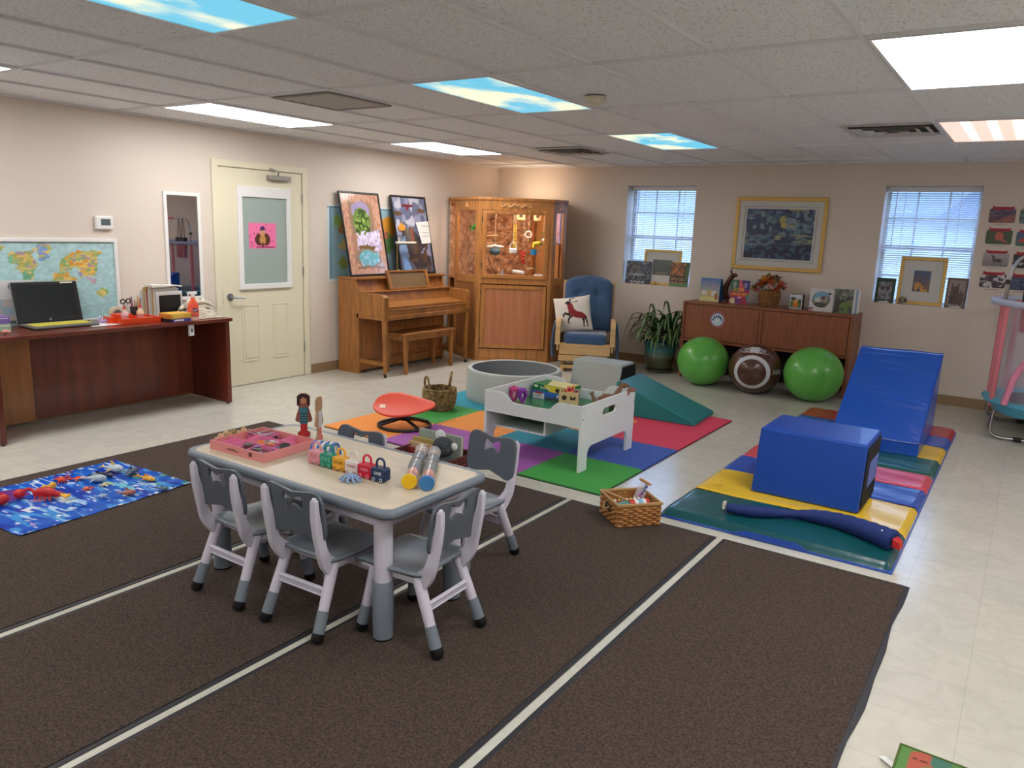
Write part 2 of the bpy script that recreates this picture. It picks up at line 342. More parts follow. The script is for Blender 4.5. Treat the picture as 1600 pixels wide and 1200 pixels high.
# ================= DOOR =================
doorm = mat('door_cream', (226, 220, 194), .42)
D0, D1, DZ = 4.378, 5.325, 2.035
d = struct('door_1', M().box(XL, XL+.012, D0, D1, .008, DZ), doorm)
f = M()
for y0, y1 in ((4.58, 4.775), (4.935, 5.13)):
    a, c = .23, .775
    f.prism([(XL+.012, y0, a), (XL+.012, y1, a), (XL+.012, y1, a+.0), (XL+.012, y1, c), (XL+.012, y0, c)], (.001, 0, 0))
    for q in ((y0, y1, a-.0, a+.012), (y0, y1, c-.012, c), (y0, y0+.012, a, c), (y1-.012, y1, a, c), (y0+.03, y1-.03, a+.03, c-.03)): f.box(XL+.012, XL+.0175, q[0], q[1], q[2], q[3])
obj('raised_panels', f, doorm, d, bev=.002)
f = M(); F = (4.56, 5.175, .925, 1.885)
f.box(XL+.012, XL+.034, F[0], F[0]+.05, F[2], F[3]).box(XL+.012, XL+.034, F[1]-.05, F[1], F[2], F[3]).box(XL+.012, XL+.034, F[0], F[1], F[2], F[2]+.05).box(XL+.012, XL+.034, F[0], F[1], F[3]-.1, F[3])
obj('lite_frame', f, white, d, bev=.004); obj('frosted_pane', M().box(XL+.012, XL+.018, F[0]+.04, F[1]-.04, F[2]+.04, F[3]-.09), mat('frosted_pane', (160, 174, 168), .25), d)
obj('blind_slider', M().box(XL+.034, XL+.044, F[1]-.045, F[1]-.02, 1.45, 1.66).box(XL+.034, XL+.038, F[1]-.036, F[1]-.03, 1.1, 1.45), white, d)
hy, hz = 4.455, .862
obj('lever_handle', M().tube([(XL+.012, hy, hz), (XL+.07, hy, hz)], .012, 10).tube([(XL+.012, hy, hz), (XL+.022, hy, hz)], .034, 20).tube([(XL+.07, hy-.01, hz), (XL+.075, hy+.05, hz-.004), (XL+.068, hy+.13, hz-.012)], [.012, .011, .008], 10), chrome, d, smooth=True)
obj('deadbolt_cover', M().tube([(XL+.012, hy+.01, 1.02), (XL+.015, hy+.01, 1.02)], .033, 24), doorm, d)
obj('latch_plate', M().box(XL, XL+.014, D0-.004, D0+.002, .8, .93), dark, d)
obj('door_closer', M().box(XL+.012, XL+.065, 4.9, 5.16, 1.955, 2.0), grey, d, bev=.006); obj('closer_arm', M().tube([(XL+.04, 5.02, 2.0), (XL+.1, 4.98, 2.035), (XL+.03, 4.93, 2.06)], .009, 6), grey, d)
for z in (.3, 1.08, 1.8): obj('hinge', M().tube([(XL+.018, D1+.004, z-.045), (XL+.018, D1+.004, z+.045)], .007, 8), chrome, d)
struct('trim_3', M().box(XL, XL+.022, D0-.07, D0-.004, 0, DZ+.07).box(XL, XL+.022, D1+.012, D1+.075, 0, DZ+.07).box(XL, XL+.022, D0-.07, D1+.075, DZ+.008, DZ+.07), doorm, bev=.004)
pk = thing('turkey_card', 'bright pink paper card with a dressed up bird drawing taped to the door glass', 'card', (XL+.02, 4.68, 1.31))
pink = (238, 120, 170)
sh = [('bg', pink)]+[('e', random.random(), random.random(), .018, .022, (120, 20, 50)) for _ in range(22)]+[('r', .25, .03, .9, .08, (130, 20, 60)), ('e', .38, .35, .16, .24, (90, 45, 30)), ('e', .62, .35, .16, .24, (90, 45, 30)), ('e', .5, .34, .11, .2, (196, 140, 80)), ('e', .5, .62, .1, .12, (205, 150, 110)), ('r', .4, .72, .62, .77, (70, 40, 100)), ('r', .44, .75, .58, .86, (70, 40, 100)), ('e', .5, .15, .05, .07, (90, 40, 30))]
XW = lambda x, y, z: T(x, y, z) @ RZ(PI/2)      # picture on the left wall, facing +X
picture('card', pk, XW(0, 0, 0), .315, .24, sh, 60, 46, warp=.02)
obj('backing', M().box(-.002, -.0005, 0, .315, 0, .24), mat('pink_paper', pink), pk)

# ================= LEFT WALL THINGS =================
def poly(P, y0, z0, w_, h_): return [((y-y0)/w_, (z-z0)/h_) for y, z in P]
m0 = (2.3, .76, 1.1, .62)
ocean = (168, 208, 212); lnd = [('gr', (165, 205, 210), (176, 212, 214))]
pp = lambda P, c: ('p', poly(P, *m0), c)
lnd += [pp([(2.44, 1.33), (2.56, 1.35), (2.6, 1.31), (2.55, 1.28), (2.46, 1.29)], (214, 158, 90)), pp([(2.6, 1.27), (2.68, 1.3), (2.67, 1.22), (2.62, 1.2)], (130, 190, 150)), pp([(2.65, 1.28), (2.73, 1.3), (2.82, 1.31), (2.77, 1.25), (2.81, 1.18), (2.75, 1.14), (2.69, 1.13), (2.66, 1.16)], (176, 172, 98)),
        pp([(2.66, 1.17), (2.8, 1.17), (2.78, 1.11), (2.72, 1.08), (2.68, 1.09)], (120, 178, 140)), pp([(2.7, 1.09), (2.74, 1.08), (2.78, 1.02), (2.76, 1.01)], (210, 170, 90)), pp([(2.76, 1.03), (2.84, 1.0), (2.88, .95), (2.84, .88), (2.8, .8), (2.77, .82), (2.76, .95)], (206, 176, 110)),
        pp([(2.82, 1.34), (2.91, 1.33), (2.89, 1.25), (2.84, 1.22), (2.82, 1.28)], (130, 160, 210)),
        pp([(2.95, 1.19), (3.0, 1.24), (3.1, 1.3), (3.2, 1.29), (3.31, 1.3), (3.29, 1.25), (3.25, 1.19), (3.1, 1.17), (3.0, 1.14), (2.93, 1.15)], (216, 158, 70)), pp([(3.1, 1.18), (3.25, 1.19), (3.24, 1.14), (3.21, 1.09), (3.16, 1.1), (3.11, 1.13)], (232, 190, 90)),
        pp([(2.93, 1.16), (3.02, 1.18), (3.04, 1.13), (2.94, 1.12)], (150, 180, 120)), pp([(2.89, 1.11), (3.0, 1.12), (3.07, 1.08), (3.04, 1.0), (3.0, .9), (2.97, .9), (2.95, 1.0), (2.9, 1.04)], (222, 168, 80)), pp([(3.09, 1.14), (3.14, 1.13), (3.13, 1.06)], (150, 150, 200)), pp([(3.17, 1.1), (3.2, 1.05), (3.24, 1.02), (3.22, 1.07)], (190, 160, 190)),
        pp([(3.22, .96), (3.29, 1.0), (3.32, .94), (3.27, .91)], (140, 190, 110))]
lnd += [('L', .62, 26, 201, (196, 190, 110)), ('L', .68, 34, 202, (150, 180, 120)), ('L', .72, 40, 203, (226, 196, 120)), ('L', .78, 30, 204, (176, 150, 170))]
t = thing('world_map_board', 'white framed laminated world map on the wall behind the laptop', 'map', (XL, 2.3, .76))
f = M().box(0, .02, 0, 1.115, .6, .628).box(0, .02, 1.085, 1.115, -.02, .628).box(0, .02, -.03, 1.115, -.03, 0).box(0, .02, -.03, 0, -.03, .628)
obj('frame', f, white, t, bev=.004); picture('map_sheet', t, XW(.006, 0, 0), 1.1, .62, lnd, 230, 130, rough=.25, warp=.05, grain=.12)
t = thing('thermostat', 'small white thermostat with grey screen on the left wall', 'thermostat', (XL, 3.316, 1.513))
obj('body', M().box(0, .03, -.07, .07, -.052, .052), white, t, bev=.008); obj('screen', M().box(.03, .032, -.03, .045, -.02, .03), mat('lcd', (88, 100, 104), .3), t)
t = thing('wall_mirror', 'tall narrow mirror in a white frame between map and door', 'mirror', (XL, 3.836, .86))
f = M().box(0, .016, 0, .03, 0, .93).box(0, .016, .32, .35, 0, .93).box(0, .016, 0, .35, 0, .03).box(0, .016, 0, .35, .9, .93)
obj('frame', f, white, t, bev=.003); obj('mirror_glass', M().box(.002, .008, .028, .322, .028, .902), mat('mirror_glass', (205, 200, 205), .02, 1), t)
t = thing('wall_map', 'blue wall map behind the two framed posters above the piano', 'map', (XL+.001, 5.672, .967))
sh = [('bg', (150, 184, 196)), ('e', .12, .78, .06, .07, (150, 185, 90)), ('e', .17, .72, .04, .1, (190, 130, 80)), ('e', .2, .5, .06, .1, (210, 190, 110)), ('e', .72, .72, .1, .16, (230, 160, 60)), ('e', .7, .5, .1, .15, (110, 150, 90)), ('e', .66, .6, .05, .05, (210, 120, 90)), ('e', .18, .22, .05, .08, (150, 165, 90)), ('R', 0, 0, .02, 1, (226, 232, 235)), ('R', 0, 0, 1, .02, (226, 232, 235)), ('R', 0, .98, 1, 1, (226, 232, 235)), ('R', .03, .03, .036, .97, (70, 120, 140)), ('R', 0, .96, 1, .968, (70, 120, 140))]
picture('map_sheet', t, XW(.003, 0, 0), 1.3, .8, sh, 90, 60, rough=.4, warp=.05); obj('backing', M().box(0, .002, 0, 1.3, 0, .8), white, t)

# ================= RUGS AND MATS =================
rugm = mat('ribbed_rug', (84, 67, 57), .95, noise=(110, .5), col2=(42, 33, 29), bump=(120, .8, .006)); rub = mat('rubber_edge', (38, 38, 42), .55)
for k, (x0, x1, lab) in enumerate(((-4.925, -4.0, 'outermost brown runner rug on the left with the sea blanket on it'), (-3.998, -3.08, 'brown runner rug between the sea blanket and the table'), (-3.04, -2.155, 'brown runner rug under the left end of the small table'), (-2.12, -1.222, 'brown runner rug under the right end of the small table and wicker basket'), (-1.186, -.285, 'rightmost brown runner rug beside the open floor'))):
    t = thing('runner_rug', lab, 'rug', (x0, -.8, 0), 0, 'brown ribbed runner rugs'); w_ = x1-x0; L_ = 3.853+.8
    if k == 4: rubber = M().sheet(1, 40, lambda u, v: (w_-.035+u*(.035+.006*math.sin(v*26)+.004*math.sin(v*61)), v*L_, .001+.003*(1-u)+.004*u*max(0, math.sin(v*30))))
    else: rubber = M()
    obj('pile', M().box(.022 if k != 1 else 0, w_-.022 if k else w_, .022, L_-.022, 0, .007), rugm, t)
    obj('rubber_border', rubber.box((.012 if k == 1 else 0), w_-(.035 if k == 4 else (.012 if k == 0 else 0)), 0, L_, 0, .004), rub, t)
# puzzle mat
cols = dict(o=(240, 150, 66), p=(160, 88, 168), g=(66, 158, 70), b=(62, 92, 178), t=(40, 148, 172), r=(214, 60, 88))
rows = ['oppg', 'gotb', 'tgor', 'bprr']
XS = [-4.47, -3.86, -3.25, -2.64, -2.03]; YS = [4.03, 4.65, 5.27, 5.89, 6.5]
nm = dict(o='orange', p='purple', g='green', b='blue', t='teal', r='red')
place = {(0, 0): 'orange foam mat tile under the red spinning seat', (1, 0): 'purple foam mat tile beside the orange one at the front', (2, 0): 'purple foam mat tile next to the front green one', (3, 0): 'green foam mat tile at the front corner under the white table leg', (0, 1): 'green foam mat tile under the rope basket', (1, 1): 'orange foam mat tile left of the white play table', (2, 1): 'teal foam mat tile under the white play table', (3, 1): 'blue foam mat tile at the right leg of the white table', (0, 2): 'teal foam mat tile beside the grey ball pit', (1, 2): 'green foam mat tile behind the white play table', (2, 2): 'orange foam mat tile hidden behind the white play table', (3, 2): 'red foam mat tile nearest the teal wedge tip', (0, 3): 'blue foam mat tile under the grey ball pit', (1, 3): 'purple foam mat tile beside the grey ball pit', (2, 3): 'red foam mat tile under the teal wedge', (3, 3): 'red foam mat tile at the far right corner'}
def edge(p, q, sgn):
    """interlocking tooth edge from p to q"""
    if sgn == 0: return [p, q]
    P = []; n = 13; dx, dy = q[0]-p[0], q[1]-p[1]; L_ = math.hypot(dx, dy); nx, ny = dy/L_, -dx/L_
    for k in range(n):
        for (f_, h) in ((k/n, 0), ((k+.12)/n, sgn), ((k+.38)/n, sgn), ((k+.5)/n, 0)):
            P.append((p[0]+dx*f_+nx*h*.014, p[1]+dy*f_+ny*h*.014))
    return P+[q]
for j in range(4):
    for i in range(4):
        x0, x1, y0, y1 = XS[i], XS[i+1], YS[j], YS[j+1]; c = rows[j][i]
        # teeth: right/top edges bulge outward (+), left/bottom edges receive (-)
        P = edge((x0, y0), (x1, y0), -.99 if j > 0 else 0)
        P += edge((x1, y0), (x1, y1), 1 if i < 3 else 0)
        e = edge((x0, y1), (x1, y1), -1 if j < 3 else 0); P += (list(reversed(e))+[] if j < 3 else [(x1, y1)])
        e = edge((x0, y0), (x0, y1), 1 if i > 0 else 0); P += (list(reversed(e)) if i > 0 else [(x0, y1)])
        Q = [P[0]]
        for a in P[1:]:
            if math.hypot(a[0]-Q[-1][0], a[1]-Q[-1][1]) > 1e-5: Q.append(a)
        if math.hypot(Q[0][0]-Q[-1][0], Q[0][1]-Q[-1][1]) < 1e-5: Q.pop()
        o = obj('foam_mat_tile', M().prism([(a, b_, .004) for a, b_ in Q], (0, 0, .0095)), mat('eva_'+nm[c], cols[c], .75, bump=(400, .25, .002)))
        ob = obj('black_edge_layer', M().box(x0-.005*(i == 0), x1+.005*(i == 3), y0-.005*(j == 0), y1+.005*(j == 3), 0, .004), black, o)  # thin black layer under the tile, drawing a dark line at the outer edge
        tag(o, place[(i, j)], 'mat', 'interlocking foam mat tiles')
# folding gym mats
vin = {k: mat('vinyl_'+k, c, .3, bump=(3.5, .55, .03), coat=.2) for k, c in dict(teal=(14, 78, 84), yellow=(226, 186, 40), blue=(38, 80, 178), red=(178, 44, 50), pink=(214, 76, 92), green=(20, 88, 84)).items()}
def gym(y0, ys, cs, label):
    t = thing('folding_mat', label, 'gym mat', (-1.6, y0, 0)); ms = []
    for k in range(len(cs)):
        a, c = ys[k]-y0, ys[k+1]-y0
        b = M(); n = 14; e = .028
        def fn(u, v, a=a, c=c, k=k):
            x = .006+u*1.212; y = a+.004+v*(c-a-.008)
            d_ = min(u*1.212, (1-u)*1.212, .035)/.035; d2 = min(v*(c-a), (1-v)*(c-a), .012)/.012
            q = math.sqrt(max(0, 1-(1-d_)**2))*(.82+.18*math.sqrt(max(0, 1-(1-d2)**2)) if (k > 0 or v > .5) and (k < len(cs)-1 or v < .5) else math.sqrt(max(0, 1-(1-min(v*(c-a), (1-v)*(c-a), .03)/.03)**2)))
            return (x, y, .012+.038*q+.0035*q*math.sin(9*x+k*2+4*v)*math.sin(7*v+k))
        b.sheet(60, 24, fn)
        obj('panel', b, vin[cs[k]], t, smooth=80)
    obj('base_cover', M().box(0, 1.224, 0, ys[-1]-y0, 0, .014), vin['blue'], t, bev=.004)
    return t
g = gym(3.95, [3.95, 4.45, 4.97, 5.37, 5.76], ['teal', 'yellow', 'blue', 'pink'], 'front folding gym mat with teal, yellow, blue and red panels under the blue block')
obj('end_flap', M().prism([(.42, -.006, .012), (.84, -.006, .012), (.76, -.003, .04), (.5, -.003, .04)], (0, .004, 0)), vin['blue'], g)
obj('print', M().box(.1, .115, .6, .612, .0525, .0535).box(.118, .13, .606, .62, .0525, .0535).box(.133, .15, .613, .63, .0525, .0535), mat('orange_print', (190, 120, 40)), g)
gym(5.77, [5.77, 6.2, 6.64, 7.02, 7.43], ['green', 'yellow', 'blue', 'red'], 'rear folding gym mat under the large blue wedge')
# ================= FOAM SHAPES =================
blu = mat('blue_vinyl', (10, 82, 190), .32, coat=.25, bump=(2.2, .5, .03)); blu2 = mat('blue_vinyl_front', (10, 68, 165), .4, coat=.1)
tl = mat('teal_foam', (24, 122, 122), .45); gr = mat('grey_foam', (168, 176, 172), .5); velc = mat('velcro_black', (16, 16, 18), .95)
t = thing('foam_block', 'blue vinyl foam step block with black hook panel on the front mat', 'foam block', (0, 0, 0))
B_ = [(-1.275, 4.592, .052), (-.655, 4.592, .052), (-.655, 5.06, .052), (-1.275, 5.06, .052)]; T_ = [(-1.265, 4.645, .45), (-.655, 4.645, .45), (-.655, 5.11, .45), (-1.265, 5.11, .45)]
obj('block', M().hexa(B_, T_), blu2, t, bev=.012)
def sidep(f0, f1, z0, z1, off):   # patch on the x+ side of the block
    def P(fy, fz): a = Vector(B_[1]).lerp(Vector(T_[1]), fz); c = Vector(B_[2]).lerp(Vector(T_[2]), fz); q = a.lerp(c, fy); return (q.x+off, q.y, q.z)
    return [P(f0, z0), P(f1, z0), P(f1, z1), P(f0, z1)]
obj('hook_panel', M().prism(sidep(.05, .96, .04, .93, .003), (.003, 0, 0)), velc, t); obj('loop_patch', M().prism(sidep(.3, .9, .3, .68, .006), (.002, 0, 0)), mat('blue_patch', (98, 124, 214), .5), t)
t = thing('foam_wedge', 'large blue vinyl climbing wedge sloping down toward the camera', 'foam wedge', (0, 0, 0))
b = M()
def wz(v): return .15+.55*min(1, v/.94) if v < .94 else .70
def fn(u, v):
    x = -1.135+u*.6+(.02*v)*(u-.5); y = 6.155+v*1.04+ (.06*(u-.5))
    e = min(u, 1-u)*12; e = min(e, 1)
    return (x-.02*v, y, wz(v)+(.006*math.sin(11*v+3*u)*math.sin(5*u+6*v)+sum(.0055*math.exp(-((v-v0-sl*u-.04*math.sin(u*3))/.012)**2) for v0, sl in ((.1, -.06), (.42, -.05), (.5, -.13), (.66, .02), (.78, -.1), (.85, -.03), (.28, .06))))*e)
n1, n2 = 30, 110
top = [[fn(i/n1, j/n2) for i in range(n1+1)] for j in range(n2+1)]
b.sheet(n1, n2, fn)
vs = b.v; base = .052
def side(P):
    k = len(b.v); b.v += P+[(p[0], p[1], base) for p in P]; m = len(P); b.f += [(k+i, k+i+1, k+m+i+1, k+m+i) for i in range(m-1)]
side([top[j][0] for j in range(n2+1)]); side([top[j][n1] for j in range(n2, -1, -1)]); side([top[0][i] for i in range(n1, -1, -1)]); side([top[n2][i] for i in range(n1+1)])
obj('cover', b, blu, t, smooth=50); obj('seam_piping', M().tube([top[0][i] for i in range(0, n1+1, 3)], .006, 6).tube([top[j][n1] for j in range(0, n2+1, 4)], .005, 6).tube([top[n2][i] for i in range(0, n1+1, 3)], .007, 6), blu2, t)
t = thing('foam_wedge', 'teal foam ramp wedge on the far red mat tiles', 'foam wedge', (0, 0, 0))
obj('wedge', M().hexa([(-2.95, 6.0, .0135), (-2.19, 6.04, .0135), (-2.23, 6.62, .0135), (-2.97, 6.6, .0135)], [(-2.93, 6.02, .3), (-2.2, 6.05, .045), (-2.235, 6.61, .045), (-2.965, 6.58, .3)]), tl, t, bev=.012)
t = thing('foam_block', 'light grey foam block with black hook end behind the white play table', 'foam block', (0, 0, 0))
B2 = [(-3.61, 6.1, .014), (-2.97, 6.09, .014), (-2.96, 6.58, .014), (-3.56, 6.58, .014)]
gz = .40
obj('block', M().hexa([(-3.52, 6.19, .0135), (-3.01, 6.19, .0135), (-3.01, 6.61, .0135), (-3.52, 6.61, .0135)], [(-3.515, 6.27, gz), (-3.0, 6.26, gz), (-3.015, 6.54, gz), (-3.515, 6.54, gz)]), gr, t, bev=.008)
obj('hook_panel', M().prism([(-3.008, 6.2, .03), (-3.008, 6.59, .03), (-3.008, 6.53, gz-.02), (-3.008, 6.27, gz-.02)], (.014, 0, 0)), velc, t); obj('loop_patch', M().prism([(-2.995, 6.3, .15), (-2.995, 6.56, .15), (-2.995, 6.56, .26), (-2.995, 6.3, .26)], (.003, 0, 0)), gr, t)
# ball pit
t = thing('ball_pit', 'round light grey foam ball pit ring with a darker padded inside', 'ball pit', (-3.95, 5.92, .0135)); R1, R0, H_ = .45, .39, .285
obj('outer_cover', M().lathe([(R1, 0), (R1+.004, .02), (R1, .04), (R1, H_-.02), (R1-.012, H_)], 64, cap=False), gr, t, smooth=True)
obj('rim', M().lathe([(R1-.012, H_), (R1-.03, H_+.006), (R0+.012, H_)], 64, cap=False), mat('grey_foam_light', (196, 200, 198), .5), t, smooth=True)
b = M(); n = 128
for k in range(n): 
    q = 2*PI*k/n; r = R0-.006*(k % 2)
    for z in (0.02, H_*.5, H_): b.v.append(((r if z < H_ else R0+.012)*math.cos(q), (r if z < H_ else R0+.012)*math.sin(q), z))
for k in range(n):
    a, c = k*3, ((k+1) % n)*3
    for q in (0, 1): b.f.append((a+q, a+q+1, c+q+1, c+q))
inner = mat('pit_lining', (120, 126, 128), .6); obj('inner_lining', b, inner, t, smooth=True); obj('floor_pad', M().lathe([(R1-.01, .0), (R1-.01, .02)], 48), inner, t)
# ================= SMALL TABLE AND CHAIRS =================
kg = mat('grey_plastic', (118, 128, 139), .38); kl = mat('lilac_white_plastic', (205, 202, 216), .42); kd = mat('charcoal_plastic', (90, 97, 107), .42)
lam = mat('maple_laminate', (214, 200, 176), .38, noise=(3, .08), stretch=(1, 5, 1))
def rrect(x0, x1, y0, y1, r, z, n=6):
    P = []
    for cx, cy, a in ((x1-r, y0+r, -PI/2), (x1-r, y1-r, 0), (x0+r, y1-r, PI/2), (x0+r, y0+r, PI)):
        P += [(cx+r*math.cos(a+PI/2*k/n), cy+r*math.sin(a+PI/2*k/n), z) for k in range(n+1)]
    return P
t = thing('activity_table', 'low grey rimmed children\'s table with wood look top on white and grey legs', 'table', (-2.415, 2.22, 0))
hx, hy_ = .625, .312
def ring(P, Q): return P+Q
b = M(); prof = [(.03, .570), (.012, .5745), (.004, .572), (0, .562), (0, .55), (.006, .538), (.03, .534)]
Ps = [rrect(-hx+d_, hx-d_, -hy_+d_, hy_-d_, .06-d_*.5, z) for d_, z in prof]; n = len(Ps[0])
for P in Ps: b.v += P
for i in range(len(Ps)-1): b.f += [(i*n+k, (i+1)*n+k, (i+1)*n+(k+1) % n, i*n+(k+1) % n) for k in range(n)]
obj('edge_band', b, kg, t, smooth=60)
obj('tabletop', M().prism(rrect(-hx+.028, hx-.028, -hy_+.028, hy_-.028, .045, .535), (0, 0, .036)), lam, t)
f = M()
for y in (-.235, .235): f.box(-.5, .5, y-.01, y+.01, .475, .536)
for x in (-.53, .53): f.box(x-.01, x+.01, -.21, .21, .475, .536)
obj('apron', f, kl, t, bev=.003)
for x in (-.505, .505):
    for y in (-.212, .212):
        l = obj('leg', M().lathe([(.036, .24), (.037, .5), (.05, .505), (.052, .535)], 28, (x, y, 0)), kl, t, smooth=True)
        obj('leg_sleeve', M().lathe([(.039, .012), (.041, .1), (.0405, .245), (.038, .25)], 28, (x, y, 0)), kg, l, smooth=True); obj('foot_cap', M().lathe([(.04, .0072), (.041, .014)], 28, (x, y, 0)), black, l)
def bez(P, n=8):
    out = []
    for i in range(len(P)-1):
        a = Vector(P[max(i-1, 0)]); b_ = Vector(P[i]); c = Vector(P[i+1]); d_ = Vector(P[min(i+2, len(P)-1)])
        for k in range(n):
            q = k/n; out.append(.5*((2*b_)+(c-a)*q+(2*a-5*b_+4*c-d_)*q*q+(3*b_-a-3*c+d_)*q**3))
    out.append(Vector(P[-1])); return out
def seg(pts, w_, d_):  # rectangular section bar along pts, w across x, d along depth
    vs = []; fs = []
    for i, p in enumerate(pts):
        a = Vector(pts[min(i+1, len(pts)-1)])-Vector(pts[max(i-1, 0)]); a.normalize(); s_ = a.cross(Vector((1, 0, 0))).normalized()
        ww = w_[i] if isinstance(w_, list) else w_; dd = d_[i] if isinstance(d_, list) else d_
        for sx, sy in ((-1, -1), (1, -1), (1, 1), (-1, 1)): vs.append(Vector(p)+Vector((sx*ww/2, 0, 0))+s_*sy*dd/2)
    m = len(pts)
    for i in range(m-1): fs += [(i*4+k, i*4+(k+1) % 4, (i+1)*4+(k+1) % 4, (i+1)*4+k) for k in range(4)]
    return vs, fs+[(3, 2, 1, 0), (m*4-4, m*4-3, m*4-2, m*4-1)]
def make_chair(label):
    t = thing('childrens_chair', label, 'chair', (0, 0, 0), 0, 'chairs round the small table')
    # seat
    def fn(u, v):
        x = (u-.5)*2; y = v; wv = .5*(.322-.03*abs(v-.45)*1.5); e = (max(0, abs(x)-.8)/.2)
        fr = max(0, v-.85)/.15; bk = max(0, .1-v)/.1
        return (x*wv*(1-.06*(fr**2+bk**2)), .09+v*.33-.012*fr*x*x*0, .298+.012*abs(x)**2.5*(1-v*.5)-.012*(1-x*x)*math.sin(PI*min(1, v*1.15))-.018*fr**2-.006*e**3+.01*bk*(1-x*x))
    obj('seat', M().sheet(20, 16, fn), kg, t, smooth=60, solid=.014)
    obj('seat_rim', M().box(-.135, .135, .13, .40, .262, .286), kl, t, bev=.008)
    # backrest with bow opening
    yb = lambda z: .052-(z-.4)*.13
    W_, Z0, Z1 = .155, .395, .592
    def outline(n=48):
        P = []
        for k in range(n):
            q = 2*PI*k/n; c, s_ = math.cos(q), math.sin(q)
            x = W_*(abs(c)**.38)*(1 if c > 0 else -1); z = (Z0+Z1)/2+(Z1-Z0)/2*(abs(s_)**.38)*(1 if s_ > 0 else -1)
            if s_ > 0: z += -.012*math.cos(x/W_*PI*1.0)*(s_) - .004
            else: z += .018*math.cos(x/W_*PI)*(-s_)
            P.append((x, z))
        return P
    def bow(n=48):
        P = []
        for k in range(n):
            q = 2*PI*k/n; c = math.cos(q); x = .056*c*(1-.0*abs(c)); h = .012+.027*min(1, abs(c)*1.25)**1.5; h *= math.sqrt(max(.02, 1-abs(c)**6)); s_ = math.sin(q)
            P.append((x, .536+h*(1 if s_ >= 0 else -1)*min(1, abs(s_)*2.2)))
        return P
    O, Bw = outline(), bow(); b = M(); n = len(O); th = .013
    for P, d_ in ((O, 0), (Bw, 0), (Bw, th), (O, th)):
        for x, z in P: b.v.append((x, yb(z)-th/2+d_+.16*(x*x), z))
    for k in range(n):
        j = (k+1) % n
        b.f += [(k, j, n+j, n+k), (n+k, n+j, 2*n+j, 2*n+k), (2*n+k, 2*n+j, 3*n+j, 3*n+k), (3*n+k, 3*n+j, j, k)]
    obj('backrest', b, kd, t, smooth=50)
    for s_ in (-1, 1):
        x = s_*.135
        up = bez([(x*.985, .012, .572), (x*.97, .018, .50), (x*.96, .035, .42), (x*.98, .052, .345), (x*.94, .075, .305), (x*.92, .105, .275)], 6)
        b = M(); b.add(*seg(up, .026, [.02+.02*min(1, i/12)+.03*max(0, i-16)/12 for i in range(len(up))])); b.ball((x*.985, .012, .572), (.012, .01, .011), 10, 6)
        obj('upright', b, kl, t, bev=.004)
        for back in (1, 0):
            if back: top, foot = Vector((x*.92, .12, .29)), Vector((s_*.145, .0, .0))
            else: top, foot = Vector((x*.9, .33, .28)), Vector((s_*.16, .375, .0))
            P = lambda q: top.lerp(foot, q)
            l = obj('leg', M().tube([P(0), P(.45), P(.62)], [.023, .0215, .0205], 14), kl, t, smooth=50)
            obj('leg_sleeve', M().tube([P(.6), P(.88)], [.0225, .0235], 14), kg, l, smooth=50)
            obj('foot_cap', M().tube([P(.87), P(.95), P(.985)], [.0245, .0255, .019], 14), black, l, smooth=50)
            obj('adjusting_pin', M().ball(P(.66)+Vector((s_*.022, 0, 0)), .003, 6, 4).ball(P(.76)+Vector((s_*.0225, 0, 0)), .003, 6, 4), chrome, l)
        obj('side_rail', M().add(*seg([(x*.9, .1, .272), (x*.88, .31, .268)], .02, .03)), kl, t, bev=.004)
    q = .45
    yy = .12*(1-q); zz = .29*(1-q)+.02
    obj('stretcher', M().cbox((0, yy+.004, zz), (.25, .013, .038), RX(.2)).cbox((0, yy-.004, zz+.013), (.24, .008, .006), RX(.2)).cbox((0, yy-.004, zz-.013), (.24, .008, .006), RX(.2)), kl, t, bev=.003)
    obj('stretcher', M().cbox((0, .325, .19), (.25, .012, .03)), kl, t, bev=.003)
    return t
c0 = make_chair('small grey and white chair at the left end of the table\'s near long side'); c0.location = (-2.663, 1.79, .0072); c0.rotation_euler[2] = 0
dup(c0, 'small grey and white chair in the middle, second from left on the near side', (-2.217, 1.806, .0072), .05)
dup(c0, 'small grey and white chair at the near right end of the table, facing left', (-1.645, 2.165, .0072), PI/2+.04)
dup(c0, 'small chair at the far right, pulled back behind the table, its whole grey back visible', (-2.085, 3.0, .0072), PI-.12)
dup(c0, 'small chair on the far side of the table showing only its grey top edge', (-2.64, 2.65, .0072), PI)

# ================= DESK =================
t = thing('desk', 'long dark mahogany desk along the left wall carrying the laptop', 'desk', (0, 0, 0))
obj('desktop', M().box(-6.19, -5.625, 1.9, 4.06, .722, .75), mahog, t, bev=.004)
obj('side_panel', M().box(-6.17, -5.645, 4.0, 4.04, .012, .722), mahog, t, bev=.003); obj('side_panel', M().box(-6.17, -5.665, 2.225, 2.262, .012, .722), mahog, t, bev=.003)
for y in (4.02, 2.243): obj('levelling_foot', M().lathe([(.012, 0), (.014, .014)], 12, (-5.68, y, 0)), dark, t)
obj('modesty_panel', M().box(-6.17, -6.15, 2.26, 4.0, .03, .722), mat('mahogany_mid', (120, 58, 38), .35, noise=(3, .35), stretch=(1, 4, .3), coat=.2), t)
obj('lighter_panel', M().box(-6.15, -6.135, 2.262, 2.66, .02, .715), mahog2, t)
obj('drawer_stop', M().box(-5.75, -5.68, 2.72, 2.95, .712, .722), black, t)
t = thing('power_strip', 'small white outlet box fixed under the right end of the desk top', 'power outlet', (-5.64, 3.68, .66)); obj('box', M().box(-.02, 0, -.022, .022, -.03, .062), white, t, bev=.003); obj('socket', M().box(0, .002, -.006, .006, 0, .03), dark, t)

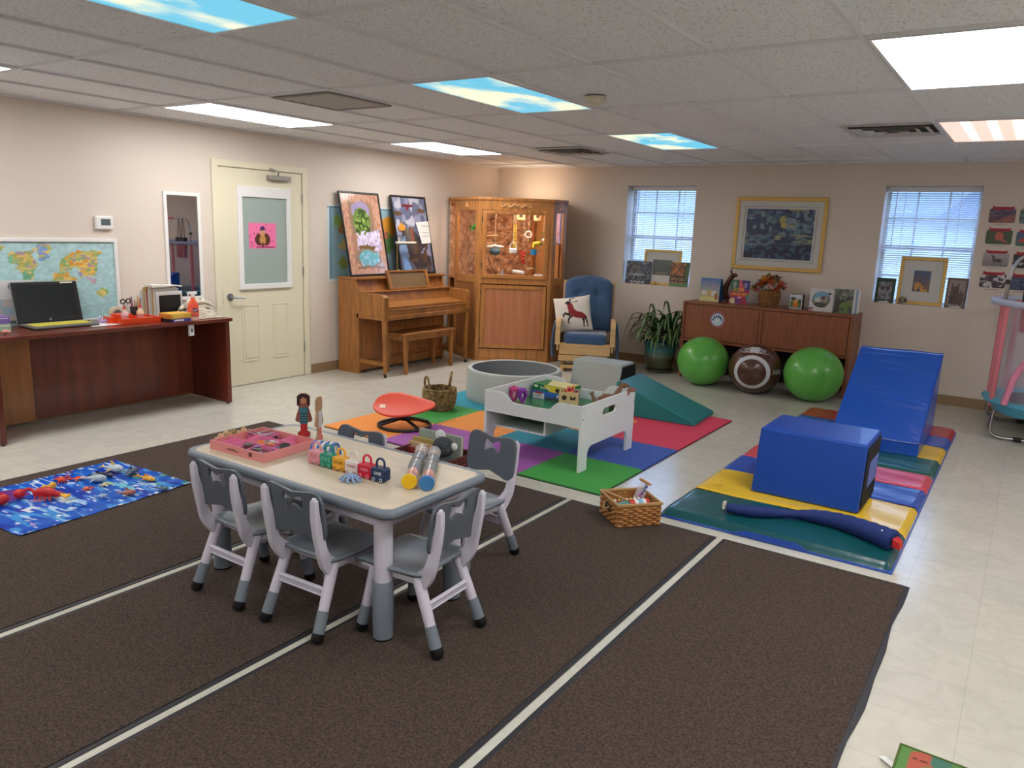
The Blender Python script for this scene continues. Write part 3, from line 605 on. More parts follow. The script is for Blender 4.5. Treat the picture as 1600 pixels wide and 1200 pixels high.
# ================= PIANO =================
t = thing('upright_piano', 'closed oak spinet piano against the left wall with posters on top', 'piano', (0, 0, 0))
y0, y1 = 5.77, 7.2; xb, xu, xf = -6.16, -5.86, -5.49
for y in (y0, y1-.03): obj('case_side', M().prism([(xb, y, .0), (xu, y, .0), (xu, y, .86), (xu-.04, y, 1.0), (xb, y, 1.0)], (0, .03, 0)), piano_w, t, bev=.003)
obj('lid', M().box(xb, xu-.005, y0-.012, y1+.012, .998, 1.022), piano_w, t, bev=.006)
obj('upper_panel', M().hexa([(xu-.06, y0+.03, .86), (xu-.02, y0+.03, .86), (xu-.02, y1-.03, .86), (xu-.06, y1-.03, .86)], [(xu-.09, y0+.03, .998), (xu-.055, y0+.03, .998), (xu-.055, y1-.03, .998), (xu-.09, y1-.03, .998)]), oakd, t)
obj('kick_panel', M().box(xu-.05, xu-.02, y0+.03, y1-.03, .05, .61), oakd, t); obj('kick_moulding', M().box(xu-.02, xu-.008, y0+.1, y1-.1, .5, .52).box(xu-.02, xu-.008, y0+.1, y1-.1, .13, .15), piano_w, t)
obj('toe_rail', M().box(xu-.03, xu, y0+.02, y1-.02, .03, .12), piano_w, t, bev=.004)
obj('keybed', M().box(xu-.03, xf+.005, y0, y1, .6, .645), piano_w, t, bev=.004)
for y in (y0-.004, y1-.056): obj('arm', M().prism([(xu, y, .64), (xf+.015, y, .64), (xf+.015, y, .84), (xf-.02, y, .866), (xu, y, .872)], (0, .06, 0)), piano_w, t, bev=.004)
obj('fallboard', M().prism([(xu, y0+.06, .8), (xu, y0+.06, .872), (xu+.1, y0+.06, .872), (xu+.12, y0+.06, .76), (xf-.03, y0+.06, .735), (xf-.03, y0+.06, .715), (xu+.02, y0+.06, .715)], (0, y1-y0-.12, 0)), piano_w, t, bev=.002)
obj('key_slip', M().box(xf-.03, xf-.005, y0+.056, y1-.056, .64, .7).box(xf-.035, xf+.0, y0+.056, y1-.056, .7, .712), piano_w, t, bev=.003)
obj('shelf', M().box(xu-.06, xu+.12, y0+.0, y1, .868, .88), piano_w, t, bev=.003)
obj('music_desk', M().hexa([(xu+.03, 6.2, .882), (xu+.05, 6.2, .882), (xu+.05, 6.86, .882), (xu+.03, 6.86, .882)], [(xu-.03, 6.2, 1.07), (xu-.012, 6.2, 1.07), (xu-.012, 6.86, 1.07), (xu-.03, 6.86, 1.07)]), mat('olive_panel', (118, 92, 58), .5), t)
f = M(); Rm = math.atan2(-.06, .188)
for y_ in (6.215, 6.845): f.add(*[[Vector(p) for p in [(xu+.052, y_-.018, .882), (xu+.066, y_-.018, .882), (xu+.066, y_+.018, .882), (xu+.052, y_+.018, .882), (xu-.01, y_-.018, 1.075), (xu+.004, y_-.018, 1.075), (xu+.004, y_+.018, 1.075), (xu-.01, y_+.018, 1.075)]], [(3, 2, 1, 0), (4, 5, 6, 7), (0, 1, 5, 4), (1, 2, 6, 5), (2, 3, 7, 6), (3, 0, 4, 7)]])
f.box(xu-.03, xu+.006, 6.195, 6.865, 1.065, 1.085).box(xu+.03, xu+.068, 6.195, 6.865, .88, .9)
obj('music_desk_frame', f, piano_w, t, bev=.002)
for y in (y0+.01, y1-.05):
    l = obj('leg', M().hexa([(xf-.025, y+.008, .04), (xf+.005, y+.008, .04), (xf+.005, y+.034, .04), (xf-.025, y+.034, .04)], [(xf-.045, y, .6), (xf+.01, y, .6), (xf+.01, y+.042, .6), (xf-.045, y+.042, .6)]), piano_w, t, bev=.003)
    obj('caster', M().lathe([(.006, .045), (.006, .03), (.016, .03), (.016, 0)], 12, (xf-.01, y+.021, 0)), black, l)
    obj('side_stretcher', M().box(xu-.02, xf-.02, y+.008, y+.034, .12, .16), piano_w, t, bev=.003)
t = thing('piano_bench', 'oak bench with square legs tucked in front of the piano', 'bench', (-5.6, 6.47, 0))
obj('seat', M().box(-.155, .155, -.43, .43, .42, .442), piano_w, t, bev=.006); obj('apron', M().box(-.135, .135, -.4, .4, .36, .42), piano_w, t, bev=.003)
for x in (-.13, .13):
    for y in (-.385, .385): obj('leg', M().hexa([(x-.016, y-.016, 0), (x+.016, y-.016, 0), (x+.016, y+.016, 0), (x-.016, y+.016, 0)], [(x-.021, y-.021, .42), (x+.021, y-.021, .42), (x+.021, y+.021, .42), (x-.021, y+.021, .42)]), piano_w, t, bev=.002)
# framed posters leaning on the wall
def leaner(nm, label, yy, w_, sh, tilt, nx=60):
    t = thing(nm, label, 'poster', (-5.99, yy, 1.024)); t.rotation_euler = (0, 0, 0); h = .905; a = math.asin(.19/h)
    X = RY(-a) @ RZ(PI/2)
    b = M(); b.X = X
    for q in ((0, w_, 0, .02), (0, w_, h-.02, h), (0, .018, 0, h), (w_-.018, w_, 0, h)): b.box(q[0], q[1], -.014, .006, q[2], q[3])
    obj('frame', b, black, t, bev=.002)
    picture('print', t, X @ T(.015, -.002, .015), w_-.03, h-.03, sh, nx, int(nx*1.5), rough=.12, warp=.03, grain=.08)
    b = M(); b.X = X; b.box(.01, w_-.01, 0, .005, .01, h-.01); obj('backing', b, dark, t)
leaner('framed_poster', 'framed pinkish poster with a green arched garden scene, left on the piano', 5.785, .6,
       [('bg', (202, 158, 132)), ('r', .17, .12, .83, .9, (176, 136, 108)), ('n', .62, 26, 3, (.02, .02, .98, .98), (184, 128, 112)), ('r', .2, .5, .78, .88, (150, 128, 104)), ('e', .48, .78, .24, .12, (166, 152, 190)), ('e', .48, .66, .22, .16, (112, 140, 70)), ('n', .55, 22, 8, (.28, .52, .68, .8), (70, 92, 46)), ('n', .6, 30, 9, (.3, .55, .66, .76), (150, 180, 90)),
        ('p', [(.3, .46), (.9, .56), (.92, .3), (.28, .3)], (196, 178, 206)), ('n', .5, 26, 12, (.3, .3, .9, .54), (226, 218, 240)), ('e', .52, .33, .22, .035, (120, 96, 56)), ('e', .52, .2, .34, .12, (150, 130, 110)), ('e', .55, .2, .26, .1, (116, 178, 190)), ('n', .58, 24, 14, (.3, .1, .85, .28), (160, 200, 226)), ('r', .2, .07, .9, .1, (140, 116, 96))], 0)  # lilac patch and its pale flecks are glare painted into the print
leaner('framed_poster', 'framed dark blue grey stormy poster, the right one standing on the piano', 6.575, .6,
       [('gr', (86, 92, 108), (112, 118, 146)), ('n', .58, 7, 33, (0, .35, 1, 1), (146, 150, 176)), ('n', .66, 9, 34, (0, .55, 1, 1), (190, 190, 206)), ('p', [(.15, .55), (.45, .62), (.62, .5), (.9, .4), (.95, .1), (.5, .02), (.3, .2)], (58, 56, 62)), ('p', [(0, .3), (.25, .5), (.3, .2), (.1, .15)], (120, 148, 186)), ('p', [(.08, .02), (.12, .28), (.35, .02)], (120, 160, 214)), ('p', [(.65, .28), (.98, .38), (.98, .2)], (136, 142, 176)), ('e', .12, .78, .14, .03, (104, 78, 62)), ('e', .85, .83, .12, .03, (110, 86, 64)), ('e', .48, .5, .05, .1, (128, 72, 56)), ('n', .6, 18, 40, (.3, .02, .9, .4), (84, 70, 60)),
        ('R', .28, .87, .6, .905, (120, 40, 50)), ('r', .42, .83, .48, .87, (140, 30, 44))], 0)
t = thing('sheet_music_page', 'white paper sheet stuck on the right of the dark blue poster', 'paper', (-5.99, 6.575, 1.024))
b = M(); X = RY(-math.asin(.19/.905)) @ RZ(PI/2); b.X = X
b.prism([(.36, -.016, .6), (.585, -.016, .62), (.585, -.016, .36), (.42, -.016, .35)], (0, .001, 0)); obj('paper', b, white, t)
b = M(); b.X = X
for z in (.44, .48, .56): b.box(.45, .57, -.0175, -.0165, z, z+.004)
obj('pencil_lines', b, dark, t)
t = thing('orange_note', 'small orange maple leaf shape stuck on the dark blue poster', 'paper cutout', (-5.99, 6.575, 1.024))
b = M(); b.X = X; b.prism([(.06, -.016, .5), (.15, -.016, .5), (.17, -.016, .56), (.13, -.016, .57), (.12, -.016, .6), (.09, -.016, .57), (.05, -.016, .55)], (0, .001, 0)); obj('leaf', b, mat('orange_paper', (228, 150, 50)), t)
t = thing('piano_lamp', 'slim brass picture lamp with a dark bar head standing between the posters', 'lamp', (-5.94, 6.45, 1.022))
obj('stem', M().tube([(0, 0, .0), (0, 0, .36)], .005, 8), brass, t); obj('base', M().lathe([(.035, 0), (.035, .008), (.01, .02)], 20), brass, t)
obj('lamp_head', M().box(-.02, .02, -.01, .3, .352, .376), mat('lamp_cream', (230, 222, 200), .4), t, bev=.004); obj('lamp_underside', M().box(-.016, .016, .0, .3, .343, .352), black, t)
t = thing('white_figurine', 'tiny white cube figurine on the piano between the posters', 'figurine', (-5.96, 6.5, 1.022)); obj('cube', M().cbox((0, 0, .022), (.035, .035, .035)), white, t, bev=.004); obj('top', M().ball((0, 0, .05), .013), white, t)

# ================= CORNER CABINET =================
t = thing('corner_display_cabinet', 'tall oak corner cabinet with lit glass doors showing hanging bird toys', 'cabinet', (0, 0, 0))
PA, PB, PC, PD = Vector((-6.0, 7.55, 0)), Vector((-5.50, 7.36, 0)), Vector((-4.775, 7.86, 0)), Vector((-4.735, 8.10, 0)); CHT = 1.93
Lf = (PC-PB).length
def frame_on(P, Q):     # local X along P->Q, local Y pointing into the cabinet
    a = (Q-P).normalized(); return Matrix(((a.x, -a.y, 0, P.x), (a.y, a.x, 0, P.y), (0, 0, 1, 0), (0, 0, 0, 1)))
XFm = frame_on(PB, PC); XLm = frame_on(PA, PB); XRm = frame_on(PC, PD)
LL = (PB-PA).length; LR = (PD-PC).length
def cm(X): b = M(); b.X = X; return b
PE, PF = Vector((-5.14, 8.70, 0)), Vector((-6.15, 8.70, 0)); PG = Vector((-6.15, 7.62, 0))
foot = [PA, PB, PC, PD, PE, PF, PG]
def plate(off, z0, z1, name, m, bev=0):
    c = sum(foot, Vector())/7; P = [p+(p-c).normalized()*off for p in foot]
    return obj(name, M().prism([(p.x, p.y, z0) for p in P], (0, 0, z1-z0)), m, t, bev=bev)
plate(0, 0, .03, 'plinth', oak); plate(-.01, .955, .985, 'middle_shelf', oak); plate(.0, 1.87, 1.9, 'top_board', oak); plate(.014, 1.9, 1.935, 'crown_moulding', oak, .008)
# faces
def panelled(X, L_, z0, z1, s_=.05, th=.03):
    return cm(X).box(0, s_, 0, th, z0, z1).box(L_-s_, L_, 0, th, z0, z1)
b = panelled(XFm, Lf, .03, 1.9, .045); b.box(0, Lf, 0, .03, .03, .15).box(0, Lf, 0, .03, .93, 1.0).box(0, Lf, 0, .03, 1.79, 1.9)
obj('face_frame', b, oak, t, bev=.003)
up_ = cm(XFm); a0, a1 = .05, Lf-.05
up_.box(a0, a0+.05, -.018, .005, 1.0, 1.785).box(a1-.05, a1, -.018, .005, 1.0, 1.785).box(a0, a1, -.018, .005, 1.0, 1.045).box(a0, a1, -.018, .005, 1.745, 1.785)
dr = obj('door', up_, oak, t, bev=.004)
obj('door_glass', cm(XFm).box(a0+.045, a1-.045, -.008, -.004, 1.04, 1.75), glass, dr); obj('door_knob', cm(XFm).ball((a1-.02, -.03, 1.38), .011), brass, dr)
for z in (1.12, 1.65): obj('door_hinge', cm(XFm).box(a0-.006, a0+.004, -.022, -.016, z, z+.06), dark, dr)
lo = cm(XFm); lo.box(a0, a0+.05, -.018, .005, .16, .92).box(a1-.05, a1, -.018, .005, .16, .92).box(a0, a1, -.018, .005, .16, .205).box(a0, a1, -.018, .005, .875, .92)
dr = obj('door', lo, oak, t, bev=.004)
obj('door_panel', cm(XFm).box(a0+.04, a1-.04, -.006, .004, .2, .88), mat('reddish_oak', (186, 118, 78), .2, noise=(3, .14), stretch=(7, 7, .5), coat=.5), dr); obj('door_knob', cm(XFm).ball((a1-.02, -.03, .52), .011), brass, dr)
for z in (.22, .8): obj('door_hinge', cm(XFm).box(a0-.006, a0+.004, -.022, -.016, z, z+.06), dark, dr)
b = cm(XFm)
cx = Lf/2
for s_ in (-1, 1):
    b.tube([(cx+s_*q*.19, -.006, 1.845+.014*math.sin(q*13)) for q in [k/16 for k in range(17)]], [.01]*8+[.009-.0006*k for k in range(9)], 6)
    for k in (0, 1, 2): b.torus((0, 0, 0), .017, .005, 12, 5, X=T(cx+s_*(.03+.06*k), -.004, 1.85) @ RX(PI/2))
obj('carved_scroll', b, mat('oak_carving', (222, 170, 108), .4), t)
for X, L_, nm_ in ((XLm, LL, 0), (XRm, LR, 1)):
    b = panelled(X, L_, .03, 1.9, .06); b.box(0, L_, 0, .03, .03, .12).box(0, L_, 0, .03, .93, 1.02).box(0, L_, 0, .03, 1.78, 1.9)
    obj('side_frame', b, oak, t, bev=.003)
    obj('side_panel', cm(X).box(.05, L_-.05, .008, .02, .1, .95), oakd, t); obj('side_glass', cm(X).box(.05, L_-.05, .01, .014, 1.0, 1.79), glass, t)
    obj('carved_fan', cm(X).prism([(L_/2-.05, -.006, 1.82), (L_/2+.05, -.006, 1.82), (L_/2+.02, -.006, 1.85), (L_/2, -.006, 1.885), (L_/2-.02, -.006, 1.85)], (0, .008, 0)), MATS['oak_carving'], t, bev=.003)
obj('side_shelf', cm(XRm).box(.06, LR-.06, .03, .1, 1.42, 1.44), oak, t)
cork = mat('rough_bark_lining', (226, 186, 150), .9, noise=(14, .5), col2=(158, 114, 84), bump=(16, 1, .05)); tan = mat('tan_lining', (200, 150, 92), .8, noise=(3, .12))
obj('back_wall', M().box(-6.16, -6.13, 7.64, 8.70, .985, 1.87), cork, t); obj('back_wall', M().box(-6.15, -5.15, 8.67, 8.70, .985, 1.87).prism([(-4.76, 8.12, .985), (-4.79, 8.11, .985), (-5.17, 8.69, .985), (-5.14, 8.69, .985)], (0, 0, .885)), tan, t)
b = M()
random.seed(3)
P0 = Vector((-6.12, 8.0, 0)); P1 = Vector((-5.42, 8.5, 0)); X = frame_on(P0, P1); L0 = (P1-P0).length
b.X = X; b.sheet(34, 40, lambda u, v: (u*L0, .0+.05*math.sin(u*23+v*9)*math.sin(v*17+u*5)*.5+random.uniform(-.016, .016), .985+v*.885))
obj('bark_backdrop', b, cork, t)
X = frame_on(Vector((-5.42, 8.5, 0)), Vector((-4.97, 8.35, 0))); b = M(); b.X = X; b.box(0, .46, 0, .01, .985, 1.87); obj('tan_backdrop', b, tan, t)
obj('divider_post', M().box(-5.435, -5.405, 8.42, 8.45, .985, 1.87), oak, t)
obj('lower_back', M().box(-6.16, -6.13, 7.64, 8.70, .03, .955).box(-6.15, -5.15, 8.67, 8.70, .03, .955).prism([(-4.76, 8.12, .03), (-4.79, 8.11, .03), (-5.17, 8.69, .03), (-5.14, 8.69, .03)], (0, 0, .925)), oakd, t)
obj('interior_lamp', cm(XFm).box(.12, .78, .08, .13, 1.845, 1.865), mat('warm_strip', (255, 232, 200), .5, emit=24), t)
obj('added_top_glow', M().box(-5.85, -5.25, 8.45, 8.5, 1.935, 1.948), mat('added_glow', (255, 226, 190), .5, emit=11), t)  # hidden glowing strip added on the cabinet top to warm the wall above
# things inside the cabinet: positions (u along face, depth, z)
def inside(u, d_, z): return XFm @ Vector((u, d_, z))
def cabthing(nm, lab, cat, u, d_, z):
    p = inside(u, d_, z); return thing(nm, lab, cat, p, math.atan2((PC-PB).y, (PC-PB).x))
red = mat('toy_red', (196, 36, 36), .45); yel = mat('toy_yellow', (226, 206, 50), .45); lblue = mat('cup_blue', (40, 140, 200), .35); lime = mat('tent_green', (60, 190, 60), .5)
def cord(t, z): obj('cord', M().tube([(0, 0, z), (0, 0, 1.865-t.location.z)], .0018, 5), offw, t)
q = cabthing('wooden_perch', 'short pale wooden perch at upper left inside the cabinet', 'perch', .16, .3, 1.49); obj('rod', M().tube([(-.09, 0, -.005), (.07, 0, .005)], .011, 8), pine, q); obj('bracket', M().box(-.1, -.085, -.02, .3, -.02, .02), pine, q)
q = cabthing('nest_hut', 'grey blue fabric nest with white fluff inside the cabinet at left', 'nest', .2, .22, 1.31)
b = M(); b.lathe([(.015, -.05), (.055, -.035), (.07, 0), (.055, .035), (.04, .03), (.05, 0), (.03, -.03)], 14); obj('hut', b, mat('slate_fabric', (84, 112, 130), .9), q, smooth=True)
obj('fluff', M().ball((-.06, 0, .05), (.05, .03, .02)).ball((.05, 0, .055), (.06, .03, .018)).ball((0, 0, .06), (.04, .03, .02)), white, q, smooth=True); cord(q, .05)
q = cabthing('toy_ladder', 'tall yellow toy ladder hanging in the cabinet', 'toy', .44, .2, 1.5); f = M().box(-.022, -.014, 0, .008, -.14, .14).box(.006, .014, 0, .008, -.14, .14); [f.box(-.02, .012, 0, .006, -.13+k*.03, -.122+k*.03) for k in range(9)]; f.v = [tuple(v) for v in f.v]; obj('rails', f, yel, q); cord(q, .14)
q = cabthing('toy_basket', 'small white basket with a hoop handle hanging in the cabinet', 'basket', .42, .14, 1.325); obj('bowl', M().cbox((0, 0, .0), (.095, .05, .06)), white, q, bev=.012); obj('handle', M().tube([(.04*math.cos(a), 0, .03+.07*math.sin(a)) for a in [PI*k/12 for k in range(13)]], .004, 6), white, q); cord(q, .1)
q = cabthing('ring_toy', 'round white ring toy with a bell hanging in the cabinet', 'toy', .6, .2, 1.52); obj('ring', M().torus((0, 0, 0), .037, .009, X=RX(PI/2)), mat('ring_white', (235, 225, 225), .6), q, smooth=True); obj('bell', M().ball((0, 0, -.072), (.009, .009, .013)), gold, q); cord(q, .04)
for u, lab in ((.5, 'left peach fabric pouch hanging at the cabinet top'), (.7, 'right peach fabric pouch hanging at the cabinet top')):
    q = cabthing('fabric_pouch', lab, 'pouch', u, .2, 1.72); obj('pouch', M().lathe([(.03, -.045), (.045, -.03), (.047, .06)], 16), mat('peach_fabric', (222, 168, 130), .9), q, smooth=True); obj('hole', M().cbox((0, -.046, .03), (.04, .004, .05)), dark, q, bev=.001)
q = cabthing('toy_mirror', 'green framed toy mirror with a white ball at the right in the cabinet', 'toy', .78, .2, 1.5); f = M().box(-.02, -.012, 0, .01, -.05, .06).box(.014, .022, 0, .01, -.05, .06).box(-.02, .022, 0, .01, .052, .06); obj('frame', f, mat('frame_green', (50, 130, 70), .5), q); obj('ball', M().ball((0, 0, -.04), .02), white, q, smooth=True); cord(q, .06)
q = cabthing('parakeet_toy', 'yellow and green bird shaped toy on a slanted stick at right in the cabinet', 'toy', .70, .15, 1.42)
obj('body', M().ball((0, 0, 0), (.05, .02, .022)).ball((-.035, 0, -.03), (.018, .014, .03)).ball((.03, 0, .012), (.02, .016, .016)), yel, q, smooth=True); obj('wing', M().ball((.05, 0, -.005), (.03, .014, .012)), mat('leaf_green', (70, 130, 60), .5), q, smooth=True); obj('stick', M().tube([(-.02, 0, -.07), (.04, 0, -.05), (.1, 0, .03)], .005, 6), pine, q)
q = cabthing('blue_cup', 'bright blue plastic feeder cup on the cabinet\'s right side', 'cup', .665, .1, 1.32); obj('cup', M().lathe([(.034, -.034), (.038, .03), (.034, .03), (.031, -.028)], 20), lblue, q, smooth=True); obj('clip', M().tube([(.036, 0, 0), (.085, 0, .004)], .004, 6), lblue, q)
q = cabthing('rope_toy', 'red knotted rope toy hanging low in the cabinet', 'toy', .545, .16, 1.28); b = M(); [b.ball((random.uniform(-.03, .03), random.uniform(-.015, .015), .04-k*.013), (.022-.0006*k, .016, .012), 8, 5) for k in range(12)]; obj('knots', b, red, q, smooth=True); cord(q, .04)
for (lab, pts) in (('thin dark branch leaning left inside the cabinet', [(.12, .2, 1.24), (.16, .22, 1.12), (.24, .2, 1.0)]), ('dark branch slanting up to the right behind the red rope toy', [(.36, .3, 1.13), (.46, .3, 1.27), (.56, .3, 1.36)])):
    q = thing('branch', lab, 'branch', inside(*pts[0])); o = inside(*pts[0]); obj('twig', M().tube([inside(*p)-o for p in pts], .005, 6), mat('twig', (66, 44, 34), .8), q)
q = cabthing('paper_roll', 'white paper roll lying at the bottom of the lit compartment', 'paper roll', .49, .1, 1.075); obj('roll', M().tube([(-.07, 0, .008), (.07, 0, -.008)], .022, 16), white, q, smooth=True); obj('roll_support', M().box(-.05, .05, -.01, .01, -.09, -.015), oak, q)
q = cabthing('paper_card', 'white paper card propped at the lower right inside the cabinet glass', 'card', .745, .03, .99); obj('card', M().cbox((0, .01, .04), (.14, .002, .065), RX(-.1)), white, q); obj('card_foot', M().box(-.06, .06, 0, .03, -.005, .01), white, q)
q = cabthing('seed_feeder', 'small pale feeder dish on a stand at right in the cabinet', 'feeder', .635, .22, 1.11); obj('dish', M().lathe([(.03, 0), (.045, .01), (.04, .014), (.03, .006)], 18), offw, q); obj('tube', M().lathe([(.016, .01), (.016, .07), (.004, .08)], 14), glass, q); obj('stand', M().tube([(0, 0, 0), (0, 0, -.125)], .006, 8), oak, q)
q = cabthing('blue_figurine', 'slim pale blue figurine standing at the lower middle of the cabinet', 'figurine', .3, .06, .985); obj('figure', M().lathe([(.018, 0), (.008, .02), (.012, .06), (.006, .09), (.009, .105), (.001, .12)], 12), mat('pale_blue', (180, 200, 222), .3), q, smooth=True); obj('wings', M().cbox((0, 0, .06), (.06, .004, .012)), MATS['pale_blue'], q)
q = thing('green_tent', 'small bright green tent toy behind the cabinet\'s left glass', 'toy', (-5.70, 7.55, 1.58)); obj('tent', M().prism([(-.05, 0, -.03), (.05, 0, -.03), (.05, 0, .0), (0, 0, .05), (-.05, 0, .0)], (0, .05, 0)), lime, q, bev=.004); obj('opening', M().prism([(-.02, -.002, -.02), (.02, -.002, -.02), (0, -.002, .02)], (0, .002, 0)), dark, q); obj('cord', M().tube([(0, .02, .05), (0, .02, .285)], .002, 5), offw, q)

# ================= GLIDER CHAIR =================
RC = thing('glider_chair', 'pine glider rocking chair with blue cushions in front of the corner cabinet', 'rocking chair', (-4.25, 7.84, 0), -.0); RC.rotation_euler[2] = math.radians(27)
bl = mat('blue_velour', (52, 84, 122), .85, sheen=.5, bump=(60, .15)); t = RC      # local: front -y
wq = .29
obj('base', M().box(-wq+.02, -wq+.06, -.25, .3, .0, .04).box(wq-.06, wq-.02, -.25, .3, .0, .04).box(-wq+.02, wq-.02, -.25, -.2, .035, .075).box(-wq+.02, wq-.02, .24, .29, .035, .075), pine, t, bev=.004)
for s_ in (-1, 1): obj('glider_link', M().box(s_*.25-.01, s_*.25+.01, -.2, -.17, .05, .2).box(s_*.25-.01, s_*.25+.01, .2, .23, .05, .2), brass, t)
obj('front_board', M().box(-wq, wq, -.26, -.238, .2, .335), pine, t, bev=.004); obj('lower_board', M().box(-wq-.005, wq-.03, -.262, -.24, .125, .192), pine, t, bev=.004)
obj('seat_frame', M().box(-wq, wq, -.24, .28, .24, .3), pine, t, bev=.004)
for s_ in (-1, 1):
    x = s_*(wq+.02); P = bez([(x, -.27, .31), (x, -.275, .45), (x, -.26, .54), (x, -.2, .575), (x, .05, .575), (x, .25, .56)], 6)
    a = obj('arm', M().add(*seg(P, .058, .03)), pine, t, bev=.006); 
    obj('arm_panel', M().box(x-.01, x+.01, -.25, .24, .24, .56), pine, t, bev=.003)
    b = M(); b.sheet(10, 10, lambda u, v, x=x, s_=s_: (x+s_*(.035+.03*math.sin(v*PI*.8)+.008*math.sin(u*9)), -.22+u*.34+.03*v, .56-v*.42)); obj('arm_pocket', b, bl, t, smooth=True, solid=.02)
obj('seat_cushion', M().box(-.245, .245, -.27, .22, .315, .445), bl, t, bev=.035)
obj('back_frame', M().add(*seg([(-.29, .24, .3), (-.29, .4, 1.0)], .035, .04)).add(*seg([(.29, .24, .3), (.29, .4, 1.0)], .035, .04)).add(*seg([(0, .25, .34), (0, .4, .98)], .5, .015)), pine, t, bev=.004)
b = M()
def cush(u, v, side):
    x = (u-.5)*2; top = .99+.085*(1-x*x)**.8-.02*max(0, abs(x)-.85)/.15; z = .43+v*(top-.43); w_ = .285
    e = min(1, min(u, 1-u)*7)*min(1, min(v, 1-v)*9+.0); e = math.sqrt(max(0, e*(2-e)))
    dimple = sum(math.exp(-((u-a)**2+(v-c)**2*1.6)*130) for a, c in ((.3, .68), (.72, .68), (.5, .92), (.5, .45)))*.035
    crease = .012*math.exp(-((u-.68+.25*(v-.5)**2)**2)*900)
    return (x*w_, .16+.28*(z-.42)*.9-side*(.055*e-(dimple+crease)*(1 if side > 0 else 0)), z)
b.sheet(40, 40, lambda u, v: cush(u, v, 1)); b.sheet(40, 40, lambda u, v: cush(1-u, v, -1)); obj('back_cushion', b, bl, t, smooth=True)
# pillow with leaping deer
Xp = Matrix.Translation(RC.location) @ RZ(RC.rotation_euler[2])
p = thing('throw_pillow', 'white pillow with a leaping red deer leaning on the blue glider cushion', 'pillow', Xp @ Vector((-.13, -.06, .44)), 0); p.rotation_euler = (math.radians(-14), math.radians(-9), RC.rotation_euler[2])
def pil(u, v, side):
    x = (u-.5)*2; z = (v-.5)*2; e = (1-x*x)*(1-z*z); k = 1-.07*(1-abs(x*z))*(0 if abs(x) < 1 and abs(z) < 1 else 1); pin = 1-.05*(1-z*z)*abs(x)**3
    pin2 = 1-.05*(1-x*x)*abs(z)**3
    return (x*.215*pin, -side*.06*max(0, e)**.45, .205+z*.205*pin2)
n = 60; b = M(); b.sheet(n, n, lambda u, v: pil(u, v, 1)); nf = len(b.v); b.sheet(n, n, lambda u, v: pil(1-u, v, -1))
o = obj('cover', b, printed(.9), p, smooth=True)
u, v = np.meshgrid(np.linspace(0, 1, n+1), np.linspace(0, 1, n+1)); u = u.ravel(); v = v.ravel(); c = np.tile(lin((218, 210, 200)), (nf*2, 1))
def dp(P, col):
    m = inpoly(u, v, P); c[:nf][m] = lin(col)
rd = (140, 40, 44); bk = (52, 30, 32)
dp([(.36, .8), (.44, .84), (.5, .8), (.56, .62), (.62, .56), (.78, .5), (.86, .42), (.84, .3), (.74, .34), (.62, .36), (.48, .42), (.4, .52), (.38, .66)], rd); dp([(.3, .82), (.38, .88), (.46, .86), (.44, .78), (.36, .78)], bk)
for P in ([(.44, .5), (.3, .56), (.22, .5), (.23, .42), (.27, .43), (.28, .5), (.42, .42)], [(.44, .46), (.36, .36), (.34, .26), (.4, .22), (.41, .25), (.38, .28), (.42, .36), (.5, .42)], [(.74, .36), (.76, .2), (.76, .1), (.8, .1), (.8, .2), (.82, .34)], [(.82, .36), (.85, .22), (.86, .1), (.9, .1), (.89, .24), (.87, .4)], [(.42, .88), (.44, .96), (.6, .98), (.6, .96), (.47, .93), (.46, .86)], [(.46, .87), (.54, .84), (.68, .86), (.68, .84), (.54, .82), (.46, .85)]): dp(P, bk)
at = o.data.color_attributes.new('Col', 'FLOAT_COLOR', 'POINT'); at.data.foreach_set('color', np.hstack([c, np.ones((len(c), 1))]).ravel().astype(np.float32))

# ================= PLANT =================
t = thing('potted_plant', 'arching striped leaf plant in a glazed teal and olive pot beside the sideboard', 'plant', (-3.53, 8.36, 0))
pot = mat('glazed_pot', (40, 60, 60), .15, coat=.6); nt = pot.node_tree; tc = nt.nodes.new('ShaderNodeTexCoord'); sx = nt.nodes.new('ShaderNodeSeparateXYZ'); r = nt.nodes.new('ShaderNodeValToRGB'); nt.links.new(tc.outputs['Generated'], sx.inputs[0]); nt.links.new(sx.outputs[2], r.inputs[0]); nt.links.new(r.outputs[0], nt.nodes['Principled BSDF'].inputs['Base Color'])
e = r.color_ramp.elements; e[0].position = .38; e[0].color = (*lin((70, 72, 48)), 1); e[1].position = .95; e[1].color = (*lin((16, 62, 78)), 1); k = e.new(.5); k.color = (*lin((88, 104, 84)), 1); k = e.new(.72); k.color = (*lin((44, 110, 112)), 1)
obj('pot', M().lathe([(.13, .03), (.15, .05), (.178, .2), (.185, .3), (.2, .325), (.205, .35), (.195, .365), (.18, .36), (.175, .33)], 40), pot, t, smooth=60)
obj('saucer', M().lathe([(.14, 0), (.165, .02), (.165, .032), (.13, .03)], 36), mat('saucer', (70, 72, 48), .3, coat=.4), t, smooth=True); obj('soil', M().lathe([(.001, .335), (.176, .335)], 24, cap=False), mat('soil', (44, 34, 28), .95), t)
lf = mat('dracaena_leaf', (52, 84, 44), .4, noise=(20, .4), stretch=(1, 1, 1)); lf2 = mat('dracaena_stripe', (122, 148, 84), .45)
random.seed(11)
